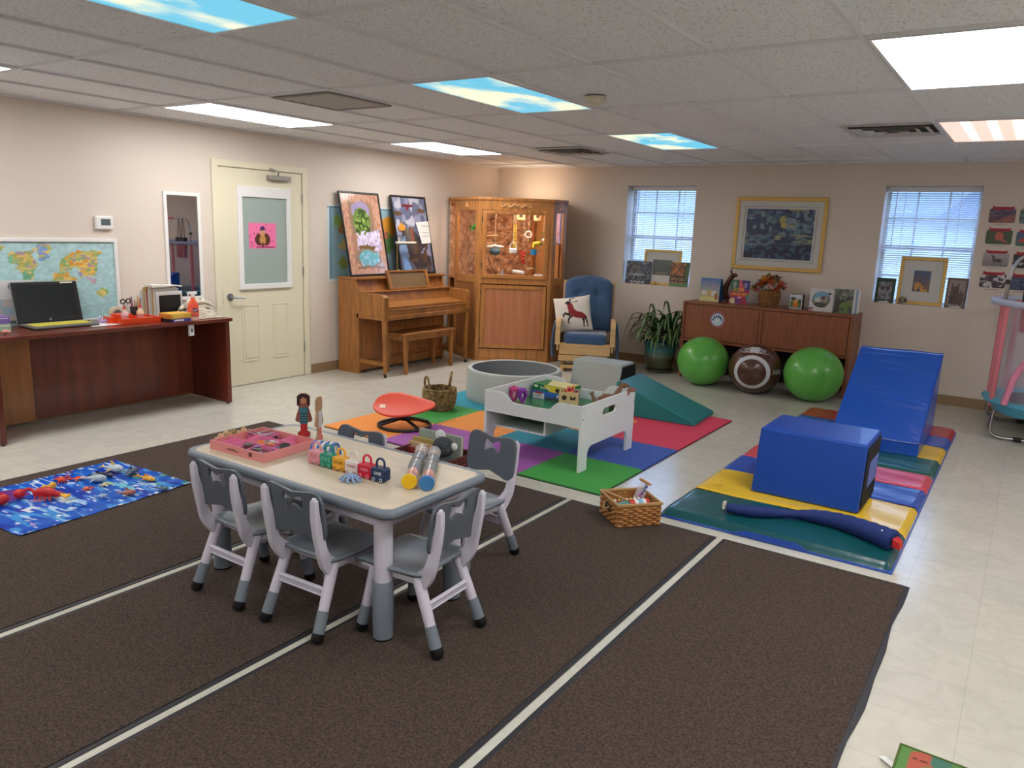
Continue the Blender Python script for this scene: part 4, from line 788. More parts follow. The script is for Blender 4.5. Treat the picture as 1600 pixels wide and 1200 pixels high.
def leaf(b, b2, base, ang, ln, lift, w_):
    P = []; n = 10
    for k in range(n+1):
        q = k/n; r_ = ln*(math.sin(q*1.35)*.75); z = lift*math.sin(q*2.3)*1.0-.35*ln*q**3
        P.append(Vector((min(.25, base[0]+math.cos(ang)*r_), min(.34, base[1]+math.sin(ang)*r_), base[2]+z)))
    s_ = Vector((-math.sin(ang), math.cos(ang), 0))
    for (bb, ww, dz) in ((b, w_, 0), (b2, w_*.22, .002)):
        vs = []
        for k, p_ in enumerate(P):
            q = k/n; wd = ww*(.35+.65*math.sin(min(1, q*1.6)*PI/2))*(1-q**3); vs += [p_-s_*wd+Vector((0, 0, dz+.3*wd)), p_+Vector((0, 0, dz)), p_+s_*wd+Vector((0, 0, dz+.3*wd))]
        bb.add(vs, [(3*k+j, 3*k+j+1, 3*k+j+4, 3*k+j+3) for k in range(n) for j in (0, 1)])
cen = [((-.05, -.03, .5), 46, .5), ((.1, .04, .54), 46, .5)]; stems = M()
for (bx_, nl, L0_) in cen:
    stems.tube([(bx_[0], bx_[1], .33), bx_], .016, 8)
    b, b2 = M(), M()
    for k in range(nl):
        zz = bx_[2]-.14*(k/nl); leaf(b, b2, (bx_[0], bx_[1], zz), k*2.4+random.uniform(-.3, .3), L0_*random.uniform(.8, 1.15)*(1-.15*k/nl), random.uniform(.07, .22)*(1.3-k/nl), .027)
    leaf(b, b2, (bx_[0], bx_[1], bx_[2]), 2.6, .25, .3, .02)
    o = obj('foliage', b, lf, t, smooth=True); obj('leaf_stripes', b2, lf2, o)
obj('stems', stems, mat('stem', (92, 110, 62), .7), t)

# ================= SIDEBOARD =================
t = thing('sideboard', 'long teak sideboard with open space below holding exercise balls', 'sideboard', (0, 0, 0))
x0, x1, ya, yb_, zt = -3.25, -1.45, 8.25, 8.70, .86
obj('top', M().box(x0, x1, ya-.005, yb_, zt-.025, zt), teak, t, bev=.002)
for x in (x0, x1-.03): obj('end_panel', M().box(x, x+.03, ya, yb_, .0, zt-.025), teak, t, bev=.002)
obj('bottom_board', M().box(x0+.03, x1-.03, ya, yb_, .415, .44), teak, t); obj('back_panel', M().box(x0+.03, x1-.03, yb_-.012, yb_, .415, zt-.025), teak, t); obj('centre_post', M().box(-2.385, -2.35, ya-.001, ya+.03, .44, zt-.025), teak, t)
obj('door', M().box(x0+.036, -2.391, ya+.002, ya+.018, .447, zt-.031), teak, t, bev=.002); obj('gap_shade', M().box(x0+.03, x1-.03, ya+.02, ya+.022, .44, zt-.025), black, t); obj('door', M().box(-2.344, x1-.036, ya+.002, ya+.018, .447, zt-.031), teak, t, bev=.002)  # black sheet behind the doors stands in for shade in the gaps
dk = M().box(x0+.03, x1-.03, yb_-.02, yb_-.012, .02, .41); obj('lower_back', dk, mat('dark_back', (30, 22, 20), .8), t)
t = thing('round_sticker', 'round white sticker with a red border and a blue bridge drawing on the sideboard door', 'sticker', (-2.84, ya+.0005, .685))
X = T(0, 0, 0) @ RX(PI/2)
for nm_, r_, d_, c in (('border', .09, 0, (190, 92, 96)), ('ring', .079, .0008, (60, 72, 110)), ('field', .07, .0016, (196, 208, 220))): b = M(); b.X = X; b.lathe([(r_, d_), (r_, d_+.001)], 40); obj(nm_, b, mat('stk_'+nm_, c, .5), t)
b = M(); b.X = X @ Matrix.Diagonal((1.42, 1.42, 1, 1)); [b.prism([(.034*math.cos(a)-.004, .034*math.sin(a)-.012, .0028), (.034*math.cos(a)+.005, .034*math.sin(a)-.012, .0028), (.034*math.cos(a)+.004, .034*math.sin(a)+.004, .0028), (.034*math.cos(a)-.004, .034*math.sin(a)+.004, .0028)], (0, 0, .0008)) for a in (.2, .75, 1.3, 1.85, 2.4, 2.95)]; b.tube([(.036*math.cos(a), .03*math.sin(a)-.01, .003) for a in [PI*k/12 for k in range(13)]], .004, 5); obj('emblem', b, mat('stk_blue', (52, 74, 104), .5), t)
b = M(); b.X = X; b.ball((0, -.012, .003), (.013, .01, .001)); obj('emblem_centre', b, white, t)
# exercise balls
gm = mat('green_rubber', (92, 172, 70), .3, coat=.15)
def exball(x, y, r, lab, m):
    t = thing('exercise_ball', lab, 'exercise ball', (x, y, 0), 0, None); obj('ball', M().ball((0, 0, r*.96), (r, r, r*.96), 48, 30), m, t, smooth=True)
    b = M(); [b.torus((0, 0, 0), math.sqrt(r*r-(q*r)**2)+.0006, .0012, 60, 4, X=T(0, 0, r*.96) @ RX(.5) @ T(0, 0, q*r)) for q in (.3, .34, -.3)]; 
    obj('valve_plug', M().ball((r*.55, -r*.6, r*1.45), .008, 10, 6), white if m is gm else gold, t); return t
exball(-2.85, 7.93, .272, 'green exercise ball at the left under the sideboard', gm); exball(-1.705, 7.93, .284, 'green exercise ball at the right, nearest the blue wedge', gm)
t = exball(-2.275, 7.9, .266, 'brown football patterned exercise ball between the two green balls', mat('football_brown', (78, 44, 32), .3, coat=.3)); rb = .266
def on_ball(az, el, rr=rb+.002, cz=rb*.96): return Vector((rr*math.cos(el)*math.cos(az), rr*math.cos(el)*math.sin(az), cz+rr*.97*math.sin(el)))
AZ = math.atan2(-7.9, 2.265)-.13; EL = -.02
fw = Vector((math.cos(AZ)*math.cos(EL), math.sin(AZ)*math.cos(EL), math.sin(EL))); sd = Vector((0, 0, 1)).cross(fw).normalized(); uu = fw.cross(sd)
def cap_pt(th, ph, k=1.004): d_ = fw*math.cos(th)+(sd*math.cos(ph)+uu*math.sin(ph))*math.sin(th); return Vector((d_.x*rb, d_.y*rb, d_.z*rb*.96))*k+Vector((0, 0, rb*.96))
b = M(); b.sheet(64, 3, lambda u, v: cap_pt(.56+.17*v, u*2*PI)); obj('white_ring', b, mat('print_white', (200, 200, 205), .5), t, smooth=True)
b = M(); b.sheet(12, 6, lambda u, v: cap_pt(.86+.36*v, 1.57+.2*(u-.5)*2, 1.006)); 
for k in range(3): b.sheet(12, 2, lambda u, v, k=k: cap_pt(.93+.1*k+.045*v, 1.57+.46*(u-.5)*2, 1.005))
obj('lace_print', b, MATS['print_white'], t, smooth=True)
for s_ in (-1, 1): obj('lace_outline', M().tube([cap_pt(.83+.25*q+.0*s_, 1.57+s_*(.05+.55*math.sin(q*PI*.5)), 1.004) if q > .0 else cap_pt(.88, 1.57, 1.004) for q in [k/14 for k in range(15)]], .004, 5), mat('print_pink', (196, 168, 160), .5), t)
def ballX(th, ph): p_ = cap_pt(th, ph, 1.0); n_ = (p_-Vector((0, 0, rb*.96))).normalized(); s2 = Vector((0, 0, 1)).cross(n_).normalized(); u2 = n_.cross(s2); return Matrix(((s2.x, u2.x, n_.x, p_.x+n_.x*.004), (s2.y, u2.y, n_.y, p_.y+n_.y*.004), (s2.z, u2.z, n_.z, p_.z+n_.z*.004), (0, 0, 0, 1)))
text('NA', t, ballX(1.02, 0.05), .075, MATS['print_white']); text('T', t, ballX(1.3, 0.0), .075, MATS['print_white'])

# ================= WHITE PLAY TABLE =================
t = thing('play_table', 'white train play table with curved cut sides and green board on the foam mat', 'table', (-2.72, 4.7, .0135)); wp = mat('white_lacquer', (226, 230, 232), .35); hx, hy_ = .395, .4
def endpanel(x):
    Hh = .45; P = [(-hy_, 0), (-hy_+.1, 0), (-hy_+.1, .1)]
    P += [(-hy_+.1+.06*(1-math.cos(a)), .1+.06*math.sin(a)) for a in [PI/2*k/6 for k in range(1, 7)]]; P += [(-a, c) for a, c in reversed(P[3:])]+[(hy_-.1, .1), (hy_-.1, 0), (hy_, 0)]
    Hs = [(.085*sx_, .345+dz) for sx_, dz in ()]
    O = P+[(hy_, Hh), (-hy_, Hh)]
    b = M()
    # panel split round the handle slot
    sl = (-.105, .105, .335, .39)
    b.prism([(x, y, z) for y, z in P+[(hy_, sl[2]), (-hy_, sl[2])]], (.018, 0, 0)); b.box(x, x+.018, -hy_, sl[0], sl[2], sl[3]); b.box(x, x+.018, sl[1], hy_, sl[2], sl[3]); b.box(x, x+.018, -hy_, hy_, sl[3], Hh)
    for yc, s_ in ((sl[0], 1), (sl[1], -1)):
        for zc, s2 in ((sl[2], 1), (sl[3], -1)): b.prism([(x, yc, zc), (x, yc+s_*.022, zc), (x, yc+s_*.008, zc+s2*.008), (x, yc, zc+s2*.022)] if s_*s2 > 0 else [(x, yc, zc), (x, yc, zc+s2*.022), (x, yc+s_*.008, zc+s2*.008), (x, yc+s_*.022, zc)], (.018, 0, 0))
    return b
for x in (-hx, hx-.018): obj('end_panel', endpanel(x), wp, t, bev=.0)
def siderail(y):
    P = [(-hx+.018, .31), (hx-.018, .31), (hx-.018, .45), (.26, .45)]; c = [(.26, .45), (.2, .445), (.17, .42), (.14, .395), (.08, .388), (-.1, .388), (-.17, .395), (-.2, .425), (-.24, .446), (-.28, .45)]
    P = [(-hx+.018, .30), (hx-.018, .30), (hx-.018, .45)]+[(a, z) for a, z in bez2(c)]+[(-hx+.018, .45)]
    return M().prism([(a, y, z) for a, z in P], (0, .018, 0))
def bez2(P): return [(v.x, v.y) for v in bez([(a, c, 0) for a, c in P], 4)]
for y in (-hy_, hy_-.018): obj('side_rail', siderail(y), wp, t)
obj('green_board', M().box(-hx+.018, hx-.018, -hy_+.018, hy_-.018, .305, .315), mat('green_board', (30, 128, 66), .25, coat=.2), t)
obj('drawer_shelf', M().box(-hx+.018, .06, -.3, .12, .17, .182).box(.045, .06, -.3, .12, .182, .3).box(-hx+.03, .06, .105, .12, .182, .3), wp, t)
obj('screw_cover', M().ball((hx, -hy_+.02, .43), .005, 8, 5).ball((hx, -hy_+.02, .36), .005, 8, 5).ball((hx, hy_-.02, .43), .005, 8, 5).ball((hx, hy_-.02, .36), .005, 8, 5), grey, t)

# ================= TRAMPOLINE =================
TC = Vector((.46, 7.98, 0)); t = thing('trampoline', 'small trampoline with pale blue pad, pink arch and net at the right edge', 'trampoline', TC); RT = .72
aqua = mat('aqua_pad', (84, 176, 204), .5, bump=(8, .4, .02)); net = mat('white_net', (214, 208, 226), .8, alpha=.33); steel = mat('steel_tube', (170, 170, 172), .25, 1); pinkf = mat('pink_sleeve', (224, 130, 140), .7)
ND = 6
b = M(); b.sheet(72, 6, lambda u, v: ((RT+.0-.16*v+(.012*math.sin(u*70)*(1-v)))*math.cos(u*2*PI), (RT-.16*v)*math.sin(u*2*PI), .285+.03*math.sin(v*PI)+.006*math.sin(u*60))); obj('edge_pad', b, aqua, t, smooth=True)
b = M(); b.sheet(72, 3, lambda u, v: ((RT-.05*v)*math.cos(u*2*PI), (RT-.05*v)*math.sin(u*2*PI), .288-.075*v+.012*math.sin(u*38)*v)); obj('pad_skirt', b, aqua, t, smooth=True)
obj('jumping_mat', M().lathe([(.001, .285), (.58, .285)], 48, cap=False), mat('jump_mat', (58, 60, 70), .7), t); obj('rim_tube', M().torus((0, 0, .25), RT-.04, .015, 48, 8), steel, t, smooth=True)
# U shaped legs
for a in (math.radians(225), math.radians(150), math.radians(30), math.radians(-30+0)):
    ca, sa = math.cos(a), math.sin(a)
for (p_, q_) in (((-.60, -.47), (.60, -.47)), ((-.66, .38), (.66, .38))):
    P = bez([(p_[0], p_[1], .24), (p_[0]-.01, p_[1]-.01, .12), (p_[0], p_[1]-.015, .05), (p_[0]+.06, p_[1]-.02, .018), (p_[0]+.15, p_[1]-.02, .016)], 5); Q = [Vector((-v.x, v.y, v.z)) for v in reversed(P)]
    l = obj('leg', M().tube(P+Q, .014, 10), steel, t, smooth=True)
    for x in (-.4, .4): obj('rubber_foot', M().box(x-.03, x+.03, p_[1]-.045, p_[1]+.005, 0, .034), black, l, bev=.004)
obj('top_ring', M().torus((0, 0, 1.13), RT+.02, .028, 60, 10), mat('foam_ring', (196, 206, 232), .6), t, smooth=True)
for a in (204, 264, 324, 24, 84, 144):
    a = math.radians(a); p_ = Vector(((RT-.03)*math.cos(a), (RT-.03)*math.sin(a), 0))
    obj('net_pole', M().tube([p_+Vector((0, 0, .24)), p_+Vector((0, 0, 1.12))], .022, 10), pinkf, t, smooth=True)
b = M(); b.sheet(72, 8, lambda u, v: ((RT-.06-.03*math.sin(v*PI)*(1+.5*math.sin(u*36)))*math.cos(u*2*PI), (RT-.06-.03*math.sin(v*PI)*(1+.5*math.sin(u*36)))*math.sin(u*2*PI), .3+.8*v)); obj('safety_net', b, net, t, smooth=True)
af = lambda s_: math.radians(222+s_*84)
P = [];
for k in range(21):
    q = k/20; a = af(q); zz = .3+.62*math.sin(q*PI)**.55; P.append(((RT+.0)*math.cos(a), (RT+.0)*math.sin(a), zz))
obj('pink_arch', M().tube(P, .026, 10), mat('pink_ruffle', (240, 150, 180), .8, bump=(30, .6, .02)), t, smooth=True)
P = bez([(-.66, .05, .3), (-.66, .05, 1.0), (-.65, .05, 1.3), (-.62, .05, 1.45), (-.56, .05, 1.52), (-.45, .05, 1.545), (.1, .05, 1.545), (.45, .05, 1.545), (.56, .05, 1.5), (.62, .05, 1.4), (.66, .05, 1.2), (.66, .05, .3)], 6)
obj('handle_bar', M().tube(P, .014, 10), steel, t, smooth=True); obj('bar_grip', M().tube([(-.2, .05, 1.545), (.2, .05, 1.545)], .02, 10), pinkf, t, smooth=True); obj('pole_sleeve', M().tube([(-.66, .05, .3), (-.66, .05, 1.1)], .026, 10), pinkf, t, smooth=True); obj('bar_clip', M().box(-.68, -.64, .03, .07, 1.27, 1.31), black, t, bev=.004)
t = thing('tote_bag', 'dark red and black bag hanging inside the trampoline at the right edge', 'bag', TC+Vector((-.38, .05, 0))); t.rotation_euler[2] = .1
obj('bag_body', M().prism([(-.14, -.03, .86), (.14, -.03, .86), (.15, -.03, 1.16), (-.15, -.03, 1.16)], (0, .06, 0)), mat('maroon_fabric', (170, 34, 44), .8), t, bev=.012); obj('bag_top', M().prism([(-.152, -.034, 1.1), (.152, -.034, 1.1), (.155, -.034, 1.22), (-.155, -.034, 1.22)], (0, .068, 0)), black, t, bev=.006)
for x in (-.07, .07): obj('strap', M().tube([(x-.05, 0, 1.2), (x-.03, 0, 1.42), (x, 0, 1.565), (x+.03, 0, 1.42), (x+.05, 0, 1.2)], .012, 6, flat=.5), black, t)
# ================= THINGS ON THE SMALL TABLE =================
TZ = .5715
tray = thing('sorting_tray', 'pink wooden compartment tray of magnetic dress pieces on the small table', 'tray', (-2.79, 2.15, TZ)); tray.rotation_euler[2] = .04
pk1 = mat('tray_pink', (224, 142, 140), .6); pk2 = mat('tray_magenta', (206, 70, 132), .6)
hw, hd, th = .175, .15, .006
obj('wall', M().box(-hw, hw, -hd, -hd+th, 0, .04).box(-hw, hw, hd-th, hd, 0, .04).box(-hw, -hw+th, -hd+th, hd-th, 0, .04).box(hw-th, hw, -hd+th, hd-th, 0, .04), pk1, tray)
f = M()
for x in (-.06, .055): f.box(x-.002, x+.002, -hd+th, hd-th, .003, .038)
for y in (-.05, .05): f.box(-hw+th, hw-th, y-.002, y+.002, .003, .038)
f.box(-.118, -.114, -hd+th, -.05, .003, .038).box(-.004, 0, -hd+th, -.05, .003, .038)
obj('divider', f, mat('divider_pink', (232, 132, 172), .6), tray); obj('tray_floor', M().box(-hw+th, hw-th, -hd+th, hd-th, 0, .003), pk2, tray)
obj('side_print', M().box(-.06, .02, -hd-.0006, -hd, .016, .02).box(-.05, .0, -hd-.0006, -hd, .022, .025).box(.085, .105, -hd-.0006, -hd, .012, .03), mat('print_brown', (90, 50, 50), .6), tray)
random.seed(5)
pc = [mat('piece_%s' % n_, c, .5) for n_, c in (('red', (196, 60, 56)), ('black', (40, 36, 42)), ('white', (216, 214, 218)), ('orange', (226, 120, 60)), ('navy', (50, 60, 130)), ('lilac', (170, 150, 180)), ('green', (90, 100, 80)))]
spots = [(.02+random.uniform(-.01, .12), random.uniform(-.125, .03)) for _ in range(26)]+[(-.1+random.uniform(-.05, .06), .07+random.uniform(-.02, .04)) for _ in range(9)]
nmz = ['red', 'black', 'white', 'orange', 'navy', 'lilac', 'green']
for k, (x, y) in enumerate(spots):
    m_ = k % 7 if k < 26 else (1, 2, 5)[k % 3]; s_ = random.uniform(.018, .032)
    P = [(s_*1.2*math.cos(a)*random.uniform(.6, 1.1), s_*math.sin(a)*random.uniform(.6, 1.1), 0) for a in [2*PI*q/7 for q in range(7)]]
    o = obj('magnetic_piece', M().prism(P, (0, 0, .003)), pc[m_]); o.location = (-2.79+x, 2.15+y, TZ+.0035+.0042*(k % 9)); o.rotation_euler = (random.uniform(-.3, .3), random.uniform(-.3, .3), random.uniform(0, 3))
    tag(o, ('small %s magnetic clothes piece heaped in the pink tray\'s right compartments' if k < 26 else 'small %s magnetic clothes piece in the pink tray\'s left back compartment') % nmz[m_], 'toy piece', 'magnetic clothes pieces in the pink tray %s %s' % ('right' if k < 26 else 'left', nmz[m_]))
t = thing('bead_bracelet', 'wooden ring rattle with pale beads lying behind the pink tray', 'toy', (-3.003, 2.13, TZ)); wood = mat('pale_wood', (206, 176, 132), .5)
obj('ring', M().torus((0, 0, .008), .026, .006, R2=.1), mat('ring_cream', (226, 208, 186), .5), t, smooth=True)
for k in range(9): obj('bead', M().ball((.018*math.cos(k*.7), -.08+k*.022, .022+.012*(k % 2)), .0155, 10, 6), (wood, mat('bead_peach', (220, 170, 130), .5), mat('bead_olive', (150, 138, 96), .5))[k % 3], t, smooth=True)
def doll(x, y, rz, lab, dress, skin, leg, back):
    t = thing('wooden_doll', lab, 'doll', (x, y, TZ), rz); d_ = .012
    pr_ = lambda P, y0_, dd: M().prism([(a, y0_, z) for a, z in P], (0, dd, 0))
    base = [(-.028, 0), (.028, 0), (.03, .02), (.016, .03), (.016, .07), (.036, .075), (.04, .085), (.022, .145), (.03, .16), (.03, .2), (.012, .213), (-.012, .213), (-.03, .2), (-.03, .16), (-.022, .145), (-.04, .085), (-.036, .075), (-.016, .07), (-.016, .03), (-.03, .02)]
    obj('body', pr_(base, -d_/2, d_), back, t, bev=.002)
    obj('dress', pr_([(-.018, .065), (.018, .065), (.017, .11), (.022, .145), (-.022, .145), (-.017, .11)], -d_/2-.002, .002), dress, t)
    obj('face', M().ball((0, -d_/2-.0005, .18), (.016, .002, .018), 14, 8), skin, t, smooth=True); obj('eyes', M().ball((-.006, -d_/2-.003, .182), .0016, 6, 4).ball((.006, -d_/2-.003, .182), .0016, 6, 4), black, t); obj('mouth', M().box(-.004, .004, -d_/2-.0032, -d_/2-.002, .171, .1725), red, t)
    obj('stockings', pr_([(-.026, .0), (.026, .0), (.027, .018), (.014, .028), (.014, .065), (-.014, .065), (-.014, .028), (-.027, .018)], -d_/2-.0015, .0015), leg, t)
    return t
stripes = mat('teal_dress', (52, 120, 140), .6)
t = doll(-2.805, 2.4, .75, 'standing wooden doll with dark hair, striped teal dress and red boots', stripes, mat('doll_skin', (196, 140, 110), .6), mat('doll_red', (186, 40, 46), .5), mat('doll_wood', (140, 84, 70), .6))
obj('stripe', M().box(-.017, .017, -.0085, -.008, .072, .076).box(-.017, .017, -.0085, -.008, .086, .09).box(-.016, .016, -.0085, -.008, .1, .104).box(-.017, .017, -.0085, -.008, .114, .118), dark, t)
obj('hair', M().prism([(-.03, -.0085, .155), (-.018, -.0085, .155), (-.015, -.0085, .185), (0, -.0085, .196), (.015, -.0085, .185), (.018, -.0085, .155), (.03, -.0085, .155), (.03, -.0085, .2), (.012, -.0085, .213), (-.012, -.0085, .213), (-.03, -.0085, .2)], (0, .0025, 0)), mat('doll_hair', (52, 24, 26), .6), t)
doll(-2.7, 2.4, 2.0, 'standing plain wooden doll seen nearly edge on, pink legs, beside the dark haired doll', mat('doll_white', (200, 196, 200), .6), mat('doll_skin', (196, 140, 110), .6), mat('doll_pinkleg', (206, 110, 110), .6), mat('doll_wood2', (176, 142, 108), .6))
# number lock blocks
LB = [('pink', (224, 150, 160), 'SIX', (200, 110, 120)), ('green', (30, 140, 116), 'FIVE', (120, 190, 170)), ('yellow', (236, 172, 50), 'FOUR', (50, 40, 40)), ('white', (226, 218, 212), 'THREE', (190, 50, 60)), ('red', (206, 34, 60), 'TWO', (240, 180, 190)), ('navy', (24, 52, 86), 'ONE', (225, 230, 235))]
bx0, by0 = -2.438, 2.155
for k, (cn, c, w_, tc_) in enumerate(LB):
    t = thing('lock_block', '%s toy van padlock block reading %s on the small table' % (cn, w_), 'toy block', (bx0+k*.0735, by0+.001*k, TZ), .12, 'number padlock blocks')
    m_ = mat('lock_'+cn, c, .4)
    obj('body', M().prism([(-.033, -.022, .006), (.033, -.022, .006), (.033, -.022, .05), (.027, -.022, .058), (-.033, -.022, .058)], (0, .044, 0)), m_, t, bev=.003)
    obj('shackle', M().tube([(-.019, 0, .055), (-.019, 0, .075)]+[(.019*-math.cos(a), 0, .075+.019*math.sin(a)) for a in [PI*q/10 for q in range(1, 10)]]+[(.019, 0, .075), (.019, 0, .055)], .0048, 8), m_, t, smooth=True)
    for x in (-.018, .018):
        w2 = obj('wheel', M().tube([(x, -.0245, .012), (x, -.02, .012)], .0105, 16), m_, t); obj('wheel_ring', (lambda b_: (b_.torus((0, 0, 0), .0065, .0012, 16, 5, X=T(x, -.025, .012) @ RX(PI/2)), b_)[1])(M()), mat('lock_print_'+cn, tc_, .5), w2)
    text(w_, t, T(0, -.0222, .037) @ FACE, .016, MATS['lock_print_'+cn], w=.046 if len(w_) > 3 else .036)
t = thing('rainbow_arches', 'blue and white striped coil arch toy behind the pink and green lock blocks', 'toy', (-2.475, 2.235, TZ), .3)
for k in range(7): obj('arch', M().tube([(-.05+.016*k, -.0+.05*math.cos(a), .068*math.sin(a)) for a in [PI*q/12 for q in range(13)]], .0055, 6), (mat('arch_blue', (60, 110, 196), .4), white)[k % 2], t, smooth=True)
t = thing('octopus_toy', 'pale blue rubber toy with many short arms in front of the red lock block', 'toy', (-2.165, 2.085, TZ)); lb_ = mat('pale_rubber', (140, 168, 206), .55)
obj('body', M().ball((0, 0, .016), (.02, .016, .016)), lb_, t, smooth=True)
for k in range(9):
    a = k*.7+.2; obj('tentacle', M().tube(bez([(0, 0, .018), (.022*math.cos(a), .02*math.sin(a), .02), (.042*math.cos(a), .034*math.sin(a), .006), (.052*math.cos(a+.2), .042*math.sin(a+.2), .0055)], 4), [.0055]*9+[.005, .004, .003, .002], 6), lb_, t, smooth=True)
clearp = mat('clear_plastic', (235, 235, 240), .08, alpha=.3)
def tube_toy(p0, p1, lab, capm):
    a = Vector((p0[0], p0[1], TZ+.031)); c = Vector((p1[0], p1[1], TZ+.031)); L_ = (c-a).length
    t = thing('sensory_tube', lab, 'toy tube', a); t.rotation_euler = (0, 0, math.atan2((c-a).y, (c-a).x)); ax = lambda q: (q*L_, 0, 0)
    obj('cap', M().tube([ax(0), ax(.045)], .031, 28), capm, t, bev=.003, smooth=50); obj('cap_disc', M().tube([(-.002, 0, 0), (0, 0, 0)], .022, 24), capm, t)
    obj('clear_tube', M().tube([ax(.045), ax(.97)], .027, 28), clearp, t, smooth=50); obj('end_cap', M().tube([ax(.97), ax(1)], .029, 28), clearp, t)
    for q, m_ in ((.06, pc[0]), (.2, pc[3]), (.42, mat('tube_teal', (90, 130, 136), .4)), (.52, mat('tube_brown', (150, 90, 80), .4)), (.62, mat('tube_navy', (70, 84, 120), .4)), (.86, mat('tube_beige', (186, 160, 140), .5))):
        obj('inner_section', M().tube([ax(q), ax(q+.09)], .021, 18), m_, t)
    for q in (.42, .55, .75): obj('band', M().tube([ax(q), ax(q+.008)], .0282, 28), mat('band_grey', (110, 120, 124), .4), t)
    return t
tube_toy((-1.915, 2.155), (-2.165, 2.52), 'clear sensory tube with a yellow cap lying on the small table', mat('cap_yellow', (232, 186, 20), .4))
tube_toy((-1.85, 2.185), (-2.10, 2.53), 'clear sensory tube with a blue cap lying beside the yellow capped one', mat('cap_blue', (60, 122, 176), .4))
# basket of books + koala behind the table
wk = mat('dark_red_wicker', (96, 40, 36), .7, noise=(60, .5), bump=(70, .8)); t = thing('book_basket', 'dark red wicker basket behind the table holding books and a toy koala', 'basket', (-2.74, 3.3, .0072)); t.scale = (1, 1, 1.12)
f = M(); f.hexa([(-.17, -.11, 0), (.17, -.11, 0), (.17, .11, 0), (-.17, .11, 0)], [(-.19, -.13, .012), (.19, -.13, .012), (.19, .13, .012), (-.19, .13, .012)])
obj('bottom', f, wk, t); f = M()
for k in range(11):
    z = .02+k*.022; e = k*.0012
    f.tube([(-.18-e, -.12-e, z), (.18+e, -.12-e, z), (.18+e, .12+e, z), (-.18-e, .12+e, z)], .0135, 6, closed=True)
obj('woven_wall', f, wk, t); obj('rim', M().tube([(-.195, -.135, .262), (.195, -.135, .262), (.195, .135, .262), (-.195, .135, .262)], .012, 8, closed=True), wk, t, smooth=True)
for k, (c, zz, lab) in enumerate((((150, 160, 150), .395, 'tall grey green picture book at the back of the dark red basket'), ((170, 150, 80), .35, 'mustard edged book in the middle of the dark red basket'), ((196, 160, 120), .33, 'tan book in the dark red basket'), ((150, 52, 46), .31, 'red book at the front of the dark red basket'))):
    bk_ = thing('book', lab, 'book', (-2.80+(.03 if k == 0 else 0), 3.38-k*.034, .02)); bk_.rotation_euler[0] = -.05
    w_ = .15 if k else .16
    obj('cover', M().box(-w_, w_*.7 if k else w_, -.011, -.009, 0, zz-.02).box(-w_, w_*.7 if k else w_, .009, .011, 0, zz-.02).box(-w_-.002, -w_, -.011, .011, 0, zz-.02), mat('book_c%d' % k, c, .5), bk_); obj('pages', M().box(-w_, (w_*.7 if k else w_)-.004, -.009, .009, .003, zz-.024), offw, bk_)
    if k == 0: obj('cover_art', M().box(-.12, -.08, -.0125, -.0115, .29, .32).box(.1, .13, -.0125, -.0115, .3, .32), pc[0], bk_)
fur = mat('grey_fur', (74, 80, 84), .95, noise=(80, .5), bump=(90, 1, .01)); wf = mat('white_fur', (226, 226, 224), .95, bump=(90, 1, .01))
t = thing('koala_plush', 'grey plush koala with white ears sitting in the dark red basket', 'plush toy', (-2.625, 3.25, .185)); t.scale = (1.08, 1.08, 1.12)
obj('body', M().ball((0, 0, .06), (.055, .05, .07)).ball((-.045, -.03, .08), (.02, .03, .03)).ball((.045, -.03, .08), (.02, .03, .03)), fur, t, smooth=True); obj('head', M().ball((0, -.01, .165), (.06, .052, .052)), fur, t, smooth=True)
obj('ear', M().ball((-.035, .01, .215), (.034, .016, .03)), wf, t, smooth=True); obj('ear', M().ball((.065, .0, .175), (.02, .016, .02)), wf, t, smooth=True); obj('snout', M().ball((.0, -.058, .152), (.013, .01, .018)), black, t, smooth=True); obj('eye', M().ball((-.022, -.054, .172), .005), black, t); obj('eye', M().ball((.022, -.054, .172), .005), black, t)

# ================= WICKER BASKET WITH TOYS =================
wick = mat('honey_wicker', (176, 122, 66), .6, noise=(50, .35), bump=(60, .5)); a_ = math.atan2(3.808-3.612, -1.531+1.697)
t = thing('wicker_basket', 'rectangular woven wicker basket of toys at the rug corner by the gym mat', 'basket', (-1.71, 3.79, .0075)); t.rotation_euler[2] = a_-.0
# local x along the long front right side
bw, bd, bh = .128, .125, .118
def wall_weave(f, P, Q, h):
    P, Q = Vector(P), Vector(Q); n = 9
    for r_ in range(8):
        z = .008+r_*.0135
        for k in range(n):
            if (k+r_) % 2: continue
            a = P.lerp(Q, k/n); c = P.lerp(Q, (k+1.15)/n if k < n-1 else 1); nn = (Q-P).cross(Vector((0, 0, 1))).normalized()
            pts = [a+Vector((0, 0, z)), a.lerp(c, .5)+nn*.006+Vector((0, 0, z)), c+Vector((0, 0, z))]; f.tube(pts, [.0045, .0068, .0045], 6)
            
    f.add([tuple(P), tuple(Q), tuple(Q+Vector((0, 0, h))), tuple(P+Vector((0, 0, h)))], [(0, 1, 2, 3)])
for k, (p_, q_) in enumerate((((-bw, -bd, 0), (bw, -bd, 0)), ((bw, -bd, 0), (bw, bd, 0)), ((bw, bd, 0), (-bw, bd, 0)), ((-bw, bd, 0), (-bw, -bd, 0)))):
    f = M(); wall_weave(f, p_, q_, bh); obj('woven_side', f, wick, t, smooth=60)
for r_ in (0,): obj('woven_base', M().box(-bw, bw, -bd, bd, .0, .005), wick, t)
rimm = mat('basket_rim', (190, 150, 96), .5)
